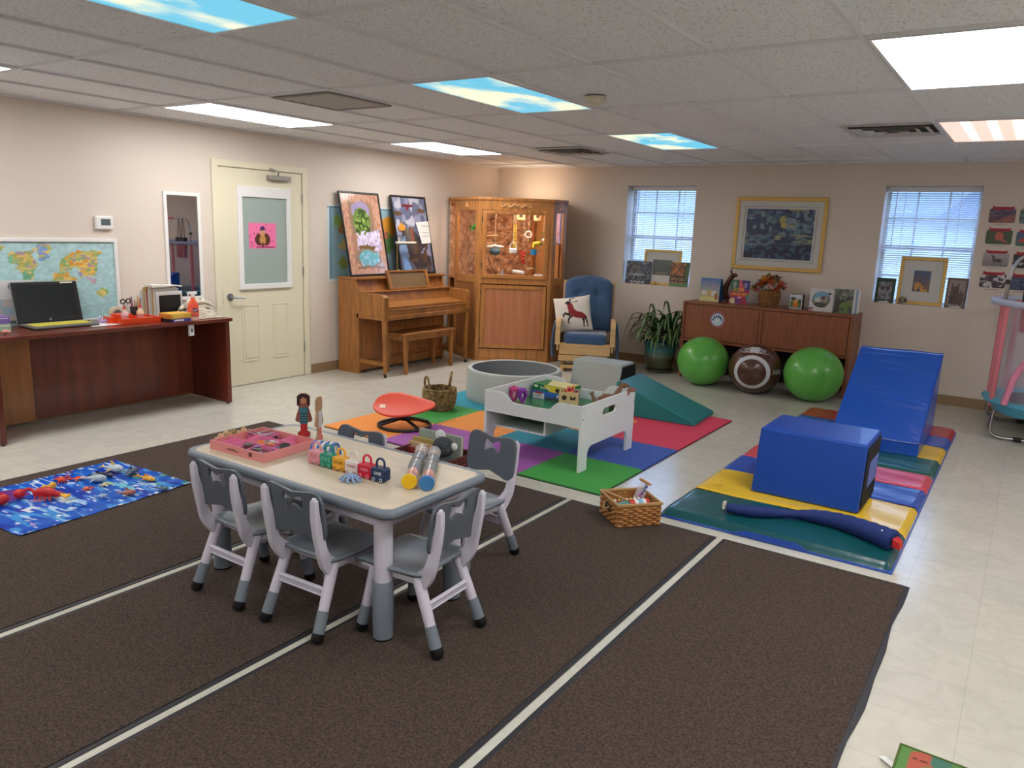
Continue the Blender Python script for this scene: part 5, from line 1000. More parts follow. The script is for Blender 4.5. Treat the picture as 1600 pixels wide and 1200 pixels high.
obj('rim', M().box(-bw-.008, bw+.008, -bd-.008, -bd+.004, bh, bh+.016).box(-bw-.008, bw+.008, bd-.004, bd+.008, bh, bh+.016).box(-bw-.008, -bw+.004, -bd, bd, bh, bh+.016).box(bw-.004, bw+.008, -bd, bd, bh, bh+.016), rimm, t, bev=.003)
obj('handle_slot', M().cbox((-bw-.007, 0, .08), (.006, .075, .035)), mat('slot_dark', (50, 30, 18), .8), t, bev=.002); obj('handle', M().tube(bez([(-bw-.012, -.035, .09), (-bw-.03, 0, .07), (-bw-.012, .035, .09)], 5), .006, 6), rimm, t)
XB = T(-1.71, 3.79, 0) @ RZ(a_)
def inb(nm, lab, cat, x, y, z, rx=0, ry=0, rz=0): q = thing(nm, lab, cat, XB @ Vector((x, y, z))); q.rotation_euler = (rx, ry, a_+rz); return q
q = inb('rattle_tower', 'wooden bead rattle with purple and navy beads leaning out of the wicker basket', 'toy', .055, .035, .085, -.3, .55)
obj('end_board', M().cbox((0, 0, .13), (.075, .03, .012)), mat('rattle_wood', (196, 140, 80), .5), q, bev=.003); obj('end_board', M().cbox((0, 0, .0), (.065, .03, .01)), MATS['rattle_wood'], q, bev=.003); obj('clear_panel', M().cbox((0, 0, .065), (.055, .018, .12)), clearp, q)
for k, m_ in enumerate((pc[4], pc[4], mat('bead_purple', (120, 50, 130), .5), mat('bead_purple2', (160, 70, 160), .5), pc[0])): obj('bead', M().ball((random.uniform(-.016, .016), 0, .11-k*.022), .011, 8, 6).ball((random.uniform(-.018, .018), -.004, .104-k*.022), .01, 8, 6), m_, q, smooth=True)
q = inb('drum_toy', 'white and red tube shaker lying in the wicker basket', 'toy', .025, -.05, .112, 0, PI/2, .1); obj('tube', M().lathe([(.024, -.06), (.024, .06)], 20), white, q, smooth=True); obj('band', M().lathe([(.0246, -.06), (.0246, -.03)], 20), red, q); obj('band', M().lathe([(.0246, .04), (.0246, .06)], 20), red, q); obj('blue_print', M().lathe([(.0245, -.01), (.0245, .02)], 20), pc[4] if 0 else mat('print_sky', (120, 180, 210), .5), q)
q = inb('toy_drum', 'dark green toy case lying in the wicker basket beside the shaker', 'toy', -.07, -.06, .105, .1, -.1, .2); obj('case', M().cbox((0, 0, 0), (.09, .055, .025)), mat('case_green', (22, 62, 62), .4), q, bev=.005); obj('lid', M().cbox((0, 0, .014), (.085, .05, .004)), mat('case_teal', (90, 140, 130), .4), q)
q = inb('jingle_stick', 'stick of white and yellow bells lying across the wicker basket', 'toy', -.01, .01, .115, 0, .05, .2); obj('stick', M().tube([(-.1, 0, -.01), (.09, 0, -.01)], .006, 6), red, q)
for k in range(7): obj('bell', M().ball((-.09+k*.027, 0, .0), .0095, 8, 6), (offw, gold, white)[k % 3], q, smooth=True)
q = inb('wooden_stick', 'pale wooden stick leaning across the wicker basket corner', 'stick', -.08, .04, .12, 0, 0, 0); obj('stick', M().tube([(-.03, .075, .016), (.035, -.075, .012)], .006, 6), rimm, q); obj('stick_tip', M().ball((.035, -.075, .012), .008, 8, 6), rimm, q)

# ================= SPINNING SEAT, ROPE BASKET =================
t = thing('spinning_seat', 'orange red leaf shaped spinning seat on a black ring base', 'seat', (-3.99, 4.43, .0135)); sm = mat('seat_red', (230, 78, 52), .42)
t.rotation_euler[2] = .62
def ss(u, v):
    x = (u-.5)*2; w_ = .165*math.sqrt(max(.003, 1-((x+.25)/.752)**2)) if x < -.25 else .165*(1-.82*((x+.25)/1.25)**1.5)*(1 if x < .93 else math.sqrt(max(.02, 1-((x-.93)/.071)**2)))
    y = (v-.5)*2
    return (x*.245, y*w_, .165+.03*abs(x)**2*(1 if x > 0 else .5)+.022*y*y*(w_/.165))
b = M(); b.X = T(0, 0, .155) @ RX(.38) @ T(0, 0, -.165); b.sheet(40, 16, ss); obj('seat', b, sm, t, smooth=True, solid=.014)
b = M(); b.X = T(0, 0, .155) @ RX(.38) @ T(0, 0, -.165); obj('sticker', b.cbox((-.17, -.02, .183), (.045, .05, .002), RY(.09)), mat('sticker_cream', (236, 206, 180), .5), t)
obj('ring_base', M().torus((0, 0, .014), .205, .013, 48, 8, R2=.2), black, t, smooth=True)
for q, P in enumerate(([(-.19, -.06, .018), (-.08, -.03, .05), (0, 0, .07), (.08, .04, .055), (.18, .09, .02)], [(0, 0, .065), (.06, -.07, .045), (.13, -.155, .018)])): obj('spoke', M().tube(bez(P, 5), .013, 8), black, t, smooth=True)
obj('pivot', M().lathe([(.03, .05), (.03, .08), (.025, .1), (.025, .15)], 16), black, t, smooth=50)
rope = mat('seagrass_rope', (164, 134, 88), .9, noise=(30, .5), col2=(92, 72, 44), bump=(45, 1, .02)); t = thing('rope_basket', 'round seagrass rope basket with two loop handles on the green mat tile', 'basket', (-4.17, 5.08, .0135)); t.scale = (1.1, 1.1, 1.12)
f = M()
for k in range(9): r_ = .105+.022*math.sin(k/8*2.2); f.torus((0, 0, .012+k*.0185), r_, .0125, 40, 7)
f.v = [(x+.004*math.sin(z*500+x*300), y+.004*math.sin(x*420+z*300), z+.003*math.sin(x*500+y*500)) for x, y, z in f.v]
obj('coiled_wall', f, rope, t, smooth=True); obj('bottom', M().lathe([(.001, .004), (.108, .004), (.108, .012)], 28), rope, t)
for s_, l_ in ((-1, .09), (1, .115)): obj('handle', M().tube(bez([(s_*.075, -.085 if s_ < 0 else .03, .15), (s_*.09, -.075 if s_ < 0 else .03, .16+l_*.8), (s_*.04+.0, (-.1 if s_ < 0 else .1), .165+l_), (s_*-.0+.0, (-.115 if s_ < 0 else .115), .15)], 6), .009, 8), rope, t, smooth=True)

# ================= TOYS ON THE PLAY TABLE =================
PZ = .3285
t = thing('soft_ties', 'bundle of pink and purple soft twist ties in the left corner of the play table', 'toy', (-3.03, 4.60, PZ))
random.seed(9)
for nm_, m_, cx_ in (('pink_tie', mat('tie_pink', (222, 84, 150), .8), -.035), ('purple_tie', mat('tie_purple', (150, 70, 180), .8), .04)):
    for k in range(7):
        a = random.uniform(0, 6.28); obj(nm_, M().tube(bez([(cx_, 0, .008), (cx_+.03*math.cos(a), .02*math.sin(a), .06), (cx_+.03*math.cos(a+1), .025*math.sin(a+1), .11), (cx_+.035*math.cos(a+2.2), .03*math.sin(a+2.2), .05+.06*random.random())], 4), .0085, 6), m_, t, smooth=True)
def gamebox(nm, lab, x, y, z, rz, w_, d_, h_, side, sh):
    t = thing(nm, lab, 'box', (x, y, z), rz); obj('carton', M().box(-w_/2, w_/2, -d_/2, d_/2, 0, h_), side, t, bev=.001)
    picture('front_print', t, T(-w_/2+.001, -d_/2-.0006, .001), w_-.002, h_-.002, sh, 60, 20, rough=.4); return t
g1 = gamebox('puzzle_box', 'blue game box under the green and yellow one on the play table', -2.905, 4.93, PZ, .02, .30, .2, .062, mat('box_blue', (48, 100, 180), .5), [('bg', (50, 106, 190)), ('R', .02, .03, .36, .75, (214, 222, 226)), ('e', .19, .8, .12, .14, (180, 40, 50)), ('R', .38, .0, 1, .35, (90, 80, 84)), ('n', .55, 20, 4, (.38, 0, 1, .5), (60, 70, 90)), ('R', .72, .5, .78, .8, (210, 220, 230))])
text('PUZZLE', g1, T(-.092, -.1008, .028) @ FACE, .016, dark, w=.05); 
g2 = gamebox('puzzle_box', 'green and yellow game box reading Spelling on top of the blue box', -2.90, 4.935, PZ+.0625, -.03, .31, .19, .05, mat('box_green', (30, 120, 64), .5), [('bg', (26, 116, 62)), ('p', [(.5, 0), (1, 0), (1, 1), (.3, 1)], (224, 204, 50)), ('R', .05, .5, .14, .85, (220, 230, 220)), ('e', .72, .4, .07, .36, (70, 50, 40)), ('e', .92, .4, .03, .3, (80, 60, 40))])
text('Spelling', g2, T(-.045, -.0958, .026) @ FACE, .03, white, w=.085); obj('lid_print', M().prism([(-.1, .09, .0502), (-.03, -.09, .0502), (.15, -.09, .0502), (.15, .09, .0502)], (0, 0, .001)), mat('lid_yellow', (228, 216, 150), .5), g2)
t = thing('shape_sorter', 'pale wooden shape sorting cube with cut out holes on the play table', 'toy', (-2.665, 4.72, PZ), .45); sw = mat('birch', (212, 184, 138), .5); s_ = .07
obj('box_wall', M().box(-s_, s_, -s_, -s_+.008, 0, .13).box(-s_, s_, s_-.008, s_, 0, .13).box(-s_, -s_+.008, -s_+.008, s_-.008, 0, .13).box(s_-.008, s_, -s_+.008, s_-.008, 0, .13), sw, t); obj('box_floor', M().box(-s_+.008, s_-.008, -s_+.008, s_-.008, 0, .008), sw, t)
hole = mat('hole_dark', (62, 44, 28), .8); b = M()
b.tube([(-.032, -s_-.0008, .09), (-.032, -s_+.001, .09)], .018, 20); b.prism([(.012, -s_-.0008, .075), (.048, -s_-.0008, .075), (.05, -s_-.0008, .105), (.03, -s_-.0008, .09), (.01, -s_-.0008, .105)], (0, .001, 0)); b.prism([(-.02, -s_-.0008, .03), (.02, -s_-.0008, .03), (0, -s_-.0008, .055)], (0, .001, 0))
b.tube([(s_+.0008, -.03, .09), (s_-.001, -.03, .09)], .016, 20); b.prism([(s_+.0008, .015, .075), (s_+.0008, .045, .075), (s_+.0008, .045, .108), (s_+.0008, .015, .108)], (-.001, 0, 0)); b.prism([(s_+.0008, -.01, .025), (s_+.0008, .02, .025), (s_+.0008, .02, .05), (s_+.0008, -.01, .05)], (-.001, 0, 0)); obj('cut_out_hole', b, hole, t)
q = thing('bead_garland', 'red and orange bead garland heaped in the shape sorting cube', 'toy', (-2.65, 4.74, PZ+.07)); 
for k in range(16): obj('bead', M().ball((random.uniform(-.035, .04), random.uniform(-.035, .035), .035+random.uniform(0, .045)), random.uniform(.011, .017), 10, 6), (mat('bead_crimson', (196, 30, 70), .35), mat('bead_orange', (226, 120, 70), .4), mat('bead_plum', (110, 60, 110), .4))[k % 3], q, smooth=True)
obj('inner_fill', M().box(-.045, .03, -.045, .03, -.06, .03), sw, q)
obj('cord', M().torus((0, 0, .07), .03, .0035, 20, 6, X=T(0, 0, .01) @ RX(.5)), mat('cord_orange', (226, 150, 60), .6), q)
def horse(x, y, z, rz, lab, c, s_=1):
    t = thing('toy_animal', lab, 'toy animal', (x, y, z), rz); m_ = mat('toy_%d' % c[0], c, .6)
    obj('body', M().ball((0, 0, .042*s_), (.038*s_, .014*s_, .017*s_)).tube([(.026*s_, 0, .046*s_), (.05*s_, 0, .085*s_)], [.012*s_, .008*s_], 8).ball((.06*s_, 0, .088*s_), (.019*s_, .009*s_, .01*s_)), m_, t, smooth=True)
    for a in (-1, 1):
        for c_ in (-1, 1): obj('leg', M().tube([(a*.024*s_, c_*.008*s_, .04*s_), (a*.028*s_, c_*.01*s_, 0)], [.007*s_, .005*s_], 6), m_, t, smooth=True)
    obj('ear', M().ball((.047*s_, .005, .1*s_), (.004, .003, .008)).ball((.047*s_, -.005, .1*s_), (.004, .003, .008)), m_, t); obj('tail', M().tube([(-.036*s_, 0, .048*s_), (-.055*s_, 0, .02*s_)], [.005, .002], 6), m_, t); return t
horse(-2.43, 4.87, PZ, .9, 'tall brown toy horse with raised head near the play table handle', (126, 86, 62), 2.0)
horse(-2.46, 4.76, PZ, 2.6, 'mottled olive brown toy animal at the front of the animal group', (112, 84, 50), 1.3); horse(-2.40, 4.96, PZ, .3, 'reddish brown toy horse behind the tall one on the play table', (150, 100, 84), 1.7); horse(-2.47, 4.83, PZ, 1.6, 'tan toy animal standing in the middle of the animal group', (170, 130, 70), 1.1)

# ================= BLUE SNAKE =================
t = thing('fabric_snake', 'long dark blue stuffed snake with a red mouth lying on the teal mat panel', 'plush toy', (0, 0, 0)); nav = mat('navy_fabric', (14, 42, 108), .75, bump=(50, .6, .01))
P = bez([(-1.27, 4.13, .078), (-1.13, 4.17, .078), (-.99, 4.25, .076), (-.85, 4.30, .084), (-.68, 4.285, .094), (-.52, 4.22, .098), (-.405, 4.17, .092)], 8); n = len(P)
R_ = [.018+.012*math.sin(min(1, k/10)*PI/2)-.012*math.exp(-((k-18)/5)**2)+.02*max(0, (k-22)/26)+.0018*math.sin(k*2.1) for k in range(n)]; R_ = [x*1.28 for x in R_]; R_[-1] = .04; R_[0] = .02
obj('body', M().tube(P, R_, 18, flat=.92), nav, t, smooth=60)
obj('mouth', M().hexa([(-.415, 4.125, .075), (-.372, 4.115, .07), (-.362, 4.17, .07), (-.395, 4.2, .08)], [(-.415, 4.13, .122), (-.38, 4.118, .112), (-.37, 4.172, .11), (-.4, 4.2, .12)]), red, t, bev=.006); obj('eye', M().ball((-.47, 4.165, .137), .006).ball((-.44, 4.215, .132), .006), white, t); obj('tail_tag', M().box(-1.29, -1.278, 4.115, 4.15, .07, .11), offw, t)
# ================= CUSHION / BOOK AT THE LOWER RIGHT =================
t = thing('floor_cushion', 'green printed floor cushion with piped edge and white tag at the lower right corner', 'cushion', (-.143, 2.495, 0), math.atan2(-.095, .215)*0)
gp = mat('green_piping', (74, 96, 30), .7); 
A0 = Vector((-.147, 2.567, 0)); 
t.rotation_euler[2] = -.02; XX = .42; YY = -.42
o = picture('top_print', t, T(0, YY, .0402) @ RX(-PI/2) @ Matrix.Diagonal((1, 1, 1, 1)), XX, -YY, [('bg', (84, 130, 62)), ('n', .52, 9, 3, (0, .45, .45, 1), (176, 82, 62)), ('n', .62, 7, 9, None, (62, 110, 92)), ('n', .68, 9, 21, (.3, 0, 1, 1), (96, 168, 170)), ('R', .1, .87, .13, .885, (20, 20, 20)), ('R', .15, .87, .19, .885, (20, 20, 20))], 60, 60, rough=.7)
o.data.transform(Matrix.Translation((0, 0, 0))); obj('body', M().box(0, XX, YY, 0, 0, .038), mat('cushion_green', (84, 118, 44), .7), t)
obj('piping', M().tube([(0, 0, .038), (XX, 0, .038), (XX, YY, .038), (0, YY, .038)], .006, 6, closed=True).tube([(0, 0, .006), (XX, 0, .006), (XX, YY, .006), (0, YY, .006)], .006, 6, closed=True), gp, t); obj('care_tag', M().prism([(-.05, -.06, .008), (-.035, -.045, .008), (.0, -.075, .012), (0, -.1, .012)], (0, 0, .001)), white, t)

# ================= SEA BLANKET AND SEA TOYS =================
cor = [(-4.80, 2.535), (-4.04, 2.59), (-3.965, 1.60), (-4.76, 1.52)]
t = thing('sea_blanket', 'shiny blue ocean printed play cloth spread on the brown rug', 'play cloth', (0, 0, 0))
w_, h_ = 1, 1
wv = [('gr', (16, 84, 196), (24, 96, 200)), ('n', .6, 5, 60, None, 2, (10, 64, 178)), ('n', .66, 6, 61, (0, .6, .7, 1), (60, 60, 160)), ('n', .62, 6, 62, (.0, .85, 1, 1), (60, 150, 140)), ('n', .72, 9, 63, None, 5, (60, 146, 222)), ('n', .8, 10, 64, None, 6, (170, 208, 240)), ('n', .85, 14, 67, None, 5, (226, 236, 246)), ('n', .72, 7, 65, (.0, .0, .5, .5), (110, 50, 130)), ('n', .88, 9, 66, (.3, 0, 1, .4), (170, 150, 206)), ('e', .5, .42, .3, .04, (150, 196, 236)), ('e', .48, .41, .22, .018, (226, 236, 246)), ('e', .62, .72, .2, .03, (120, 196, 220))]
o = picture('cloth', t, Matrix.Identity(4), 1, 1, wv, 150, 150, rough=.25, warp=.06, grain=.04)
me = o.data
for vtx in me.vertices:
    u, v = vtx.co.x, vtx.co.z; a = Vector(cor[3]).lerp(Vector(cor[2]), u); c = Vector(cor[0]).lerp(Vector(cor[1]), u); p_ = a.lerp(c, v)
    e = .006*math.sin(u*9+v*3)*math.sin(v*7)
    vtx.co = (p_.x, p_.y+e, .0095+.0035*math.sin(u*26+v*11)*math.sin(v*17-u*5)+.003)
me.update(); me.polygons.foreach_set('use_smooth', [True]*len(me.polygons))
BZ = .0165
def rubber(nm, c): return mat('toy_'+nm, c, .4)
def fish(x, y, rz, ln, lab, c, fin=None, nm='toy_fish', cat='toy sea animal', fat=.22, flat=.8):
    t = thing(nm, lab, cat, (x, y, BZ), rz); m_ = rubber(nm+str(c[0])+str(c[1]), c); r_ = ln*fat
    obj('body', M().tube([(-ln*.5+ln*q, .02*ln*math.sin(q*4), r_*flat*.9) for q in (0, .12, .3, .5, .7, .85, .95, 1)], [r_*k for k in (.22, .3, .6, .95, 1, .8, .5, .12)], 12, flat=flat), m_, t, smooth=60)
    obj('tail_fin', M().prism([(-ln*.45, 0, r_*.8), (-ln*.68, ln*.16, r_*.9), (-ln*.58, 0, r_*.8), (-ln*.68, -ln*.16, r_*.7)], (0, 0, .004)), fin or m_, t); obj('back_fin', M().prism([(ln*.12, -.002, r_*1.5), (-ln*.12, -.002, r_*1.5), (-ln*.08, -.002, r_*2.3)], (0, .004, 0)), fin or m_, t)
    for s_ in (-1, 1): obj('side_fin', M().prism([(ln*.1, s_*r_*.7, r_*.7), (-ln*.06, s_*r_*.8, r_*.6), (-ln*.1, s_*r_*1.9, r_*.25)], (0, 0, .003)), fin or m_, t)
    obj('eye', M().ball((ln*.38, r_*.62, r_*1.0), .0035, 6, 4).ball((ln*.38, -r_*.62, r_*1.0), .0035, 6, 4), black, t); return t
def crabby(x, y, rz, s_, lab, c, c2=None, nm='toy_crab', legs=4, cat='toy sea animal'):
    t = thing(nm, lab, cat, (x, y, BZ), rz); m_ = rubber(nm+str(c[0])+str(c[1]), c); m2 = rubber(nm+'b'+str(c2[0])+str(c2[1]), c2) if c2 else m_
    obj('shell', M().ball((0, 0, .45*s_), (.75*s_, .95*s_, .42*s_)), m_, t, smooth=True)
    for k in range(legs):
        for a in (-1, 1): obj('leg', M().tube([(-.1*s_+(k-1.5)*.35*s_, a*.75*s_, .4*s_), (-.1*s_+(k-1.5)*.5*s_, a*1.3*s_, .5*s_), (-.1*s_+(k-1.5)*.6*s_, a*1.65*s_, .03*s_)], [.14*s_, .11*s_, .06*s_], 6), m_, t, smooth=True)
    for a in (-1, 1): obj('claw', M().tube([(.6*s_, a*.6*s_, .45*s_), (1.2*s_, a*.95*s_, .5*s_)], .15*s_, 6).ball((1.55*s_, a*.85*s_, .45*s_), (.5*s_, .28*s_, .25*s_), 10, 6), m2, t, smooth=True)
    obj('eye', M().ball((.6*s_, .25*s_, .85*s_), .1*s_, 6, 4).ball((.6*s_, -.25*s_, .85*s_), .1*s_, 6, 4), black, t); return t
def star(x, y, rz, R_, lab, c, nm='toy_starfish'):
    t = thing(nm, lab, 'toy sea animal', (x, y, BZ), rz); m_ = rubber(nm+str(c[0]), c)
    obj('centre', M().ball((0, 0, .011), (.3*R_, .3*R_, .011)), m_, t, smooth=True)
    for k in range(5): a = k*2*PI/5; obj('arm', M().tube([(0, 0, .01), (R_*.5*math.cos(a), R_*.5*math.sin(a), .012), (R_*math.cos(a), R_*math.sin(a), .006)], [.28*R_, .18*R_, .06*R_], 8, flat=.5), m_, t, smooth=True)
    return t
# red lobster with round claws
t = thing('toy_lobster', 'large red toy lobster with yellow tail fan on the ocean cloth', 'toy sea animal', (-4.41, 1.925, BZ), .55); rl = rubber('lobred', (196, 26, 34)); yl = rubber('lobyel', (232, 176, 50))
obj('body', M().tube([(-.06, 0, .02), (-.03, 0, .03), (.02, 0, .034), (.06, 0, .026), (.085, 0, .018)], [.018, .026, .028, .02, .012], 12), rl, t, smooth=True); obj('tail_fan', M().prism([(.08, 0, .02), (.13, .03, .012), (.14, 0, .012), (.13, -.03, .012)], (0, 0, .008)), yl, t, bev=.002)
obj('claw', M().ball((-.125, -.035, .028), (.03, .027, .026)), rl, t, smooth=True); obj('claw_arm', M().tube(bez([(-.05, -.01, .03), (-.09, -.0, .045), (-.12, -.025, .035)], 4), .009, 6), rl, t, smooth=True)
obj('claw', M().ball((-.03, .11, .03), (.016, .03, .02)), yl, t, smooth=True); obj('claw_arm', M().tube(bez([(-.04, .015, .03), (-.05, .06, .04), (-.035, .09, .03)], 4), .008, 6), yl, t, smooth=True)
for k in range(4):
    for a in (-1, 1): obj('leg', M().tube([(-.02+k*.022, a*.02, .02), (-.025+k*.026, a*.05, .022), (-.02+k*.03, a*.062, .004)], .004, 6), rl, t)
t = thing('toy_urchin', 'round red toy ball creature at the left edge of the ocean cloth', 'toy sea animal', (-4.47, 1.73, BZ)); obj('body', M().ball((0, 0, .03), (.036, .036, .03), 18, 12), rl, t, smooth=True); obj('stub', M().tube([(0, 0, .055), (0, 0, .064)], .008, 8), rl, t)
crabby(-4.62, 2.11, 1.4, .028, 'orange toy crab near the back edge of the ocean cloth', (226, 72, 30), (214, 60, 30)); star(-4.575, 2.19, .4, .045, 'orange red toy starfish beside the orange crab', (214, 70, 40))
fish(-4.47, 2.235, .7, .13, 'grey white toy dolphin in the middle of the ocean cloth', (176, 194, 204), nm='toy_dolphin'); fish(-4.57, 2.40, .35, .14, 'pale grey toy whale with yellow tail at the back of the ocean cloth', (190, 204, 214), rubber('yf', (226, 200, 80)), nm='toy_whale')
fish(-4.42, 2.43, 2.2, .13, 'dark blue grey toy shark near the far corner of the cloth', (66, 84, 110), nm='toy_shark'); fish(-4.27, 2.44, .2, .14, 'yellow orange toy lizard fish near the far right corner', (228, 170, 50), rubber('yo', (226, 130, 40)), fat=.13)
fish(-4.11, 2.23, .9, .085, 'pinkish brown toy seal at the near right of the cloth', (176, 112, 92), nm='toy_seal', fat=.25); crabby(-4.37, 2.13, .8, .019, 'flat orange toy crab in the middle of the cloth', (226, 110, 70)); crabby(-4.36, 2.235, .2, .021, 'cream toy octopus with spread legs on the ocean cloth', (226, 216, 170), nm='toy_octopus')
fish(-4.545, 2.29, 1.2, .08, 'small black toy fish beside the grey dolphin', (40, 46, 50)); fish(-4.50, 2.33, .3, .07, 'tiny dark striped toy fish behind the grey dolphin', (60, 66, 80)); fish(-4.04, 2.40, .4, .07, 'small teal grey toy fish near the right edge of the cloth', (90, 120, 140)); fish(-4.18, 2.12, 1.1, .06, 'tiny pale blue toy fish by the brown seal', (170, 200, 226))

# ================= ON THE DESK =================
DZ_ = .751
t = thing('laptop', 'open black laptop with yellow high contrast keys on the desk', 'laptop', (-6.0, 2.80, DZ_), PI/2)   # local: x along +Y world, -y toward room
silver = mat('laptop_silver', (150, 152, 150), .35, .6)
t.rotation_euler[2] = PI/2-.0
# local -Y faces +X world (room)
obj('base', M().box(-.22, .235, -.165, .08, 0, .022), mat('laptop_grey', (110, 110, 104), .4), t, bev=.005); obj('base_edge', M().box(-.221, .236, -.166, .081, .0, .009), black, t)
f = M()
for r_ in range(5):
    for k in range(14): f.box(-.195+k*.0285, -.172+k*.0285, -.125+r_*.03, -.1+r_*.03, .022, .026)
obj('yellow_keys', f, mat('key_yellow', (222, 212, 80), .5), t)
tl_ = RX(math.radians(-13)); b = M(); b.X = T(0, .075, .022) @ tl_; b.box(-.225, .24, -.0, .014, 0, .305); sc = obj('screen_lid', b, black, t, bev=.008)
b = M(); b.X = T(0, .075, .022) @ tl_; b.box(-.195, .21, -.0012, .001, .045, .28); obj('display', b, mat('display', (20, 24, 27), .25), sc)
b = M(); b.X = T(0, .075, .022) @ tl_; b.box(-.23, .245, .014, .02, 0, .308); obj('lid_back', b, silver, sc, bev=.004)
b = M(); b.X = T(0, .075, .022) @ tl_; b.box(.115, .205, -.0015, 0, .288, .297); obj('label_strip', b, offw, sc)
b = M(); b.X = T(0, .075, .022) @ tl_; b.tube([(0, -.0015, .02), (0, 0, .02)], .009, 20); obj('round_logo', b, chrome, sc); text('hp', sc, T(0, .075, .022) @ tl_ @ T(0, -.002, .02) @ FACE, .011, black, name='logo_letters')
t = thing('desk_paper', 'white paper sheet lying on the desk right of the laptop', 'paper', (-5.86, 3.06, DZ_)); obj('sheet', M().box(-.14, .07, -.1, .12, 0, .001), white, t); obj('sheet_corner', M().prism([(.07, -.1, .001), (.07, -.07, .001), (.04, -.1, .001)], (0, 0, .001)), white, t)
t = thing('computer_mouse', 'small dark computer mouse at the laptop\'s right', 'mouse', (-5.93, 3.0, DZ_+.001)); obj('shell', M().ball((0, 0, .012), (.03, .018, .014)), dark, t, smooth=True); obj('wheel', M().tube([(.01, -.002, .026), (.01, .002, .026)], .005, 8), black, t)
lil = mat('lilac_plastic', (190, 160, 206), .4)
t = thing('lilac_dish', 'small lilac dish of clear wrapped candies on the desk', 'dish', (-5.95, 3.135, DZ_+.001)); obj('dish', M().lathe([(.04, 0), (.055, .025), (.05, .027), (.038, .006)], 24), lil, t, smooth=True)
for k in range(7): obj('candy', M().ball((.025*math.cos(k), .03*math.sin(k*1.3), .03+.012*(k % 3)), .013, 8, 5), mat('cellophane', (200, 225, 225), .15, alpha=.55), t, smooth=True)
orm = mat('orange_plastic', (216, 66, 22), .35)
t = thing('desk_organizer', 'orange plastic desk tray with compartments on the desk', 'tray', (-5.86, 3.33, DZ_), 0)
obj('tray', M().box(-.1, .1, -.15, .16, 0, .006), orm, t); obj('tray_wall', M().box(.09, .1, -.15, .16, .006, .042).box(-.1, -.09, -.15, .16, .006, .042).box(-.09, .09, -.15, -.14, .006, .042).box(-.09, .09, .15, .16, .006, .042), orm, t, bev=.002); obj('compartment', M().box(-.09, .02, -.14, -.03, .006, .07).box(-.1, 0, -.2, -.15, 0, .05), orm, t, bev=.003)
def glue(x, y, lab, body):
    t = thing('glue_bottle', lab, 'bottle', (x, y, DZ_+.007)); obj('bottle', M().lathe([(.024, 0), (.027, .01), (.027, .075), (.014, .095)], 20), body, t, smooth=50); obj('cap', M().lathe([(.014, .095), (.015, .108)], 16), offw, t); obj('nozzle', M().lathe([(.012, .108), (.006, .13), (.004, .135)], 14), mat('nozzle_red', (206, 40, 50), .4), t, smooth=True); obj('label', M().lathe([(.0275, .02), (.0275, .06)], 20, cap=False), mat('glue_label', (214, 130, 130), .5), t)
glue(-5.79, 3.21, 'pinkish glue bottle with a red tip at the front of the orange tray', mat('glue_pink', (222, 170, 170), .3)); 
t = glue(-5.83, 3.36, 'cream glue bottle with a red tip in the middle of the orange tray', mat('glue_cream', (226, 196, 150), .3))
t = thing('scissors', 'black handled scissors standing in the orange tray', 'scissors', (-5.90, 3.285, DZ_+.077)); b = M(); b.torus((0, -.022, .085), .017, .005, 18, 6, X=T(0, -.022, .085) @ RY(PI/2) @ RX(.2) @ T(0, .022, -.085)); b.torus((0, 0, 0), .017, .005, 18, 6, X=T(0, .022, .088) @ RY(PI/2)); obj('handle', b, black, t, smooth=True); obj('blades', M().tube([(0, -.015, .07), (0, .003, .0)], .004, 5).tube([(0, .015, .07), (0, -.003, 0)], .004, 5), chrome, t)
t = thing('tape_roll', 'roll of grey and beige tape standing behind the orange tray', 'tape', (-6.02, 3.27, DZ_+.0)); obj('roll', M().tube([(-.02, 0, .055), (.02, 0, .055)], .055, 28), mat('tape_beige', (206, 190, 160), .5), t); obj('core', M().tube([(.0195, 0, .055), (.0205, 0, .055)], .034, 24), mat('tape_core', (90, 92, 94), .6), t)
for k, (yy, c, hh, lab) in enumerate(((3.42, (216, 206, 170), .03, 'white eraser block lying in the orange tray'),)):
    t = thing('eraser', lab, 'eraser', (-5.82, yy, DZ_+.0065)); obj('block', M().cbox((0, 0, .02), (.02, .07, .02)), offw, t, bev=.003); obj('sleeve', M().cbox((0, 0, .02), (.021, .03, .021)), mat('sleeve_grey', (120, 120, 120), .5), t)
t = thing('pencil_cup', 'wire pencil cup full of coloured pencils behind the orange tray', 'pencil cup', (-6.03, 3.44, DZ_)); obj('cup', M().lathe([(.04, 0), (.045, .1), (.043, .1), (.038, .004)], 20), mat('wire_mesh', (70, 72, 76), .4, .5, alpha=.6), t)
for k in range(9):
    a = k*.7; c = ((200, 160, 60), (180, 70, 50), (90, 90, 150), (200, 130, 70), (60, 60, 66))[k % 5]; obj('pencil', M().tube([(.02*math.cos(a), .02*math.sin(a), .006), (.038*math.cos(a), .038*math.sin(a), .15+.012*(k % 4))], .0038, 6), mat('pencil%d' % (k % 5), c, .5), t)
t = thing('desk_file', 'upright grey file holder packed with white papers and folders on the desk', 'file holder', (-6.06, 3.72, DZ_))
obj('front_panel', M().box(.02, .03, -.1, .14, 0, .21), mat('file_grey', (200, 198, 196), .5), t, bev=.006); obj('front_pocket', M().box(.03, .034, -.075, .12, .01, .18), black, t, bev=.01); obj('holder_base', M().box(-.1, .03, -.16, .14, 0, .008), MATS['file_grey'], t)
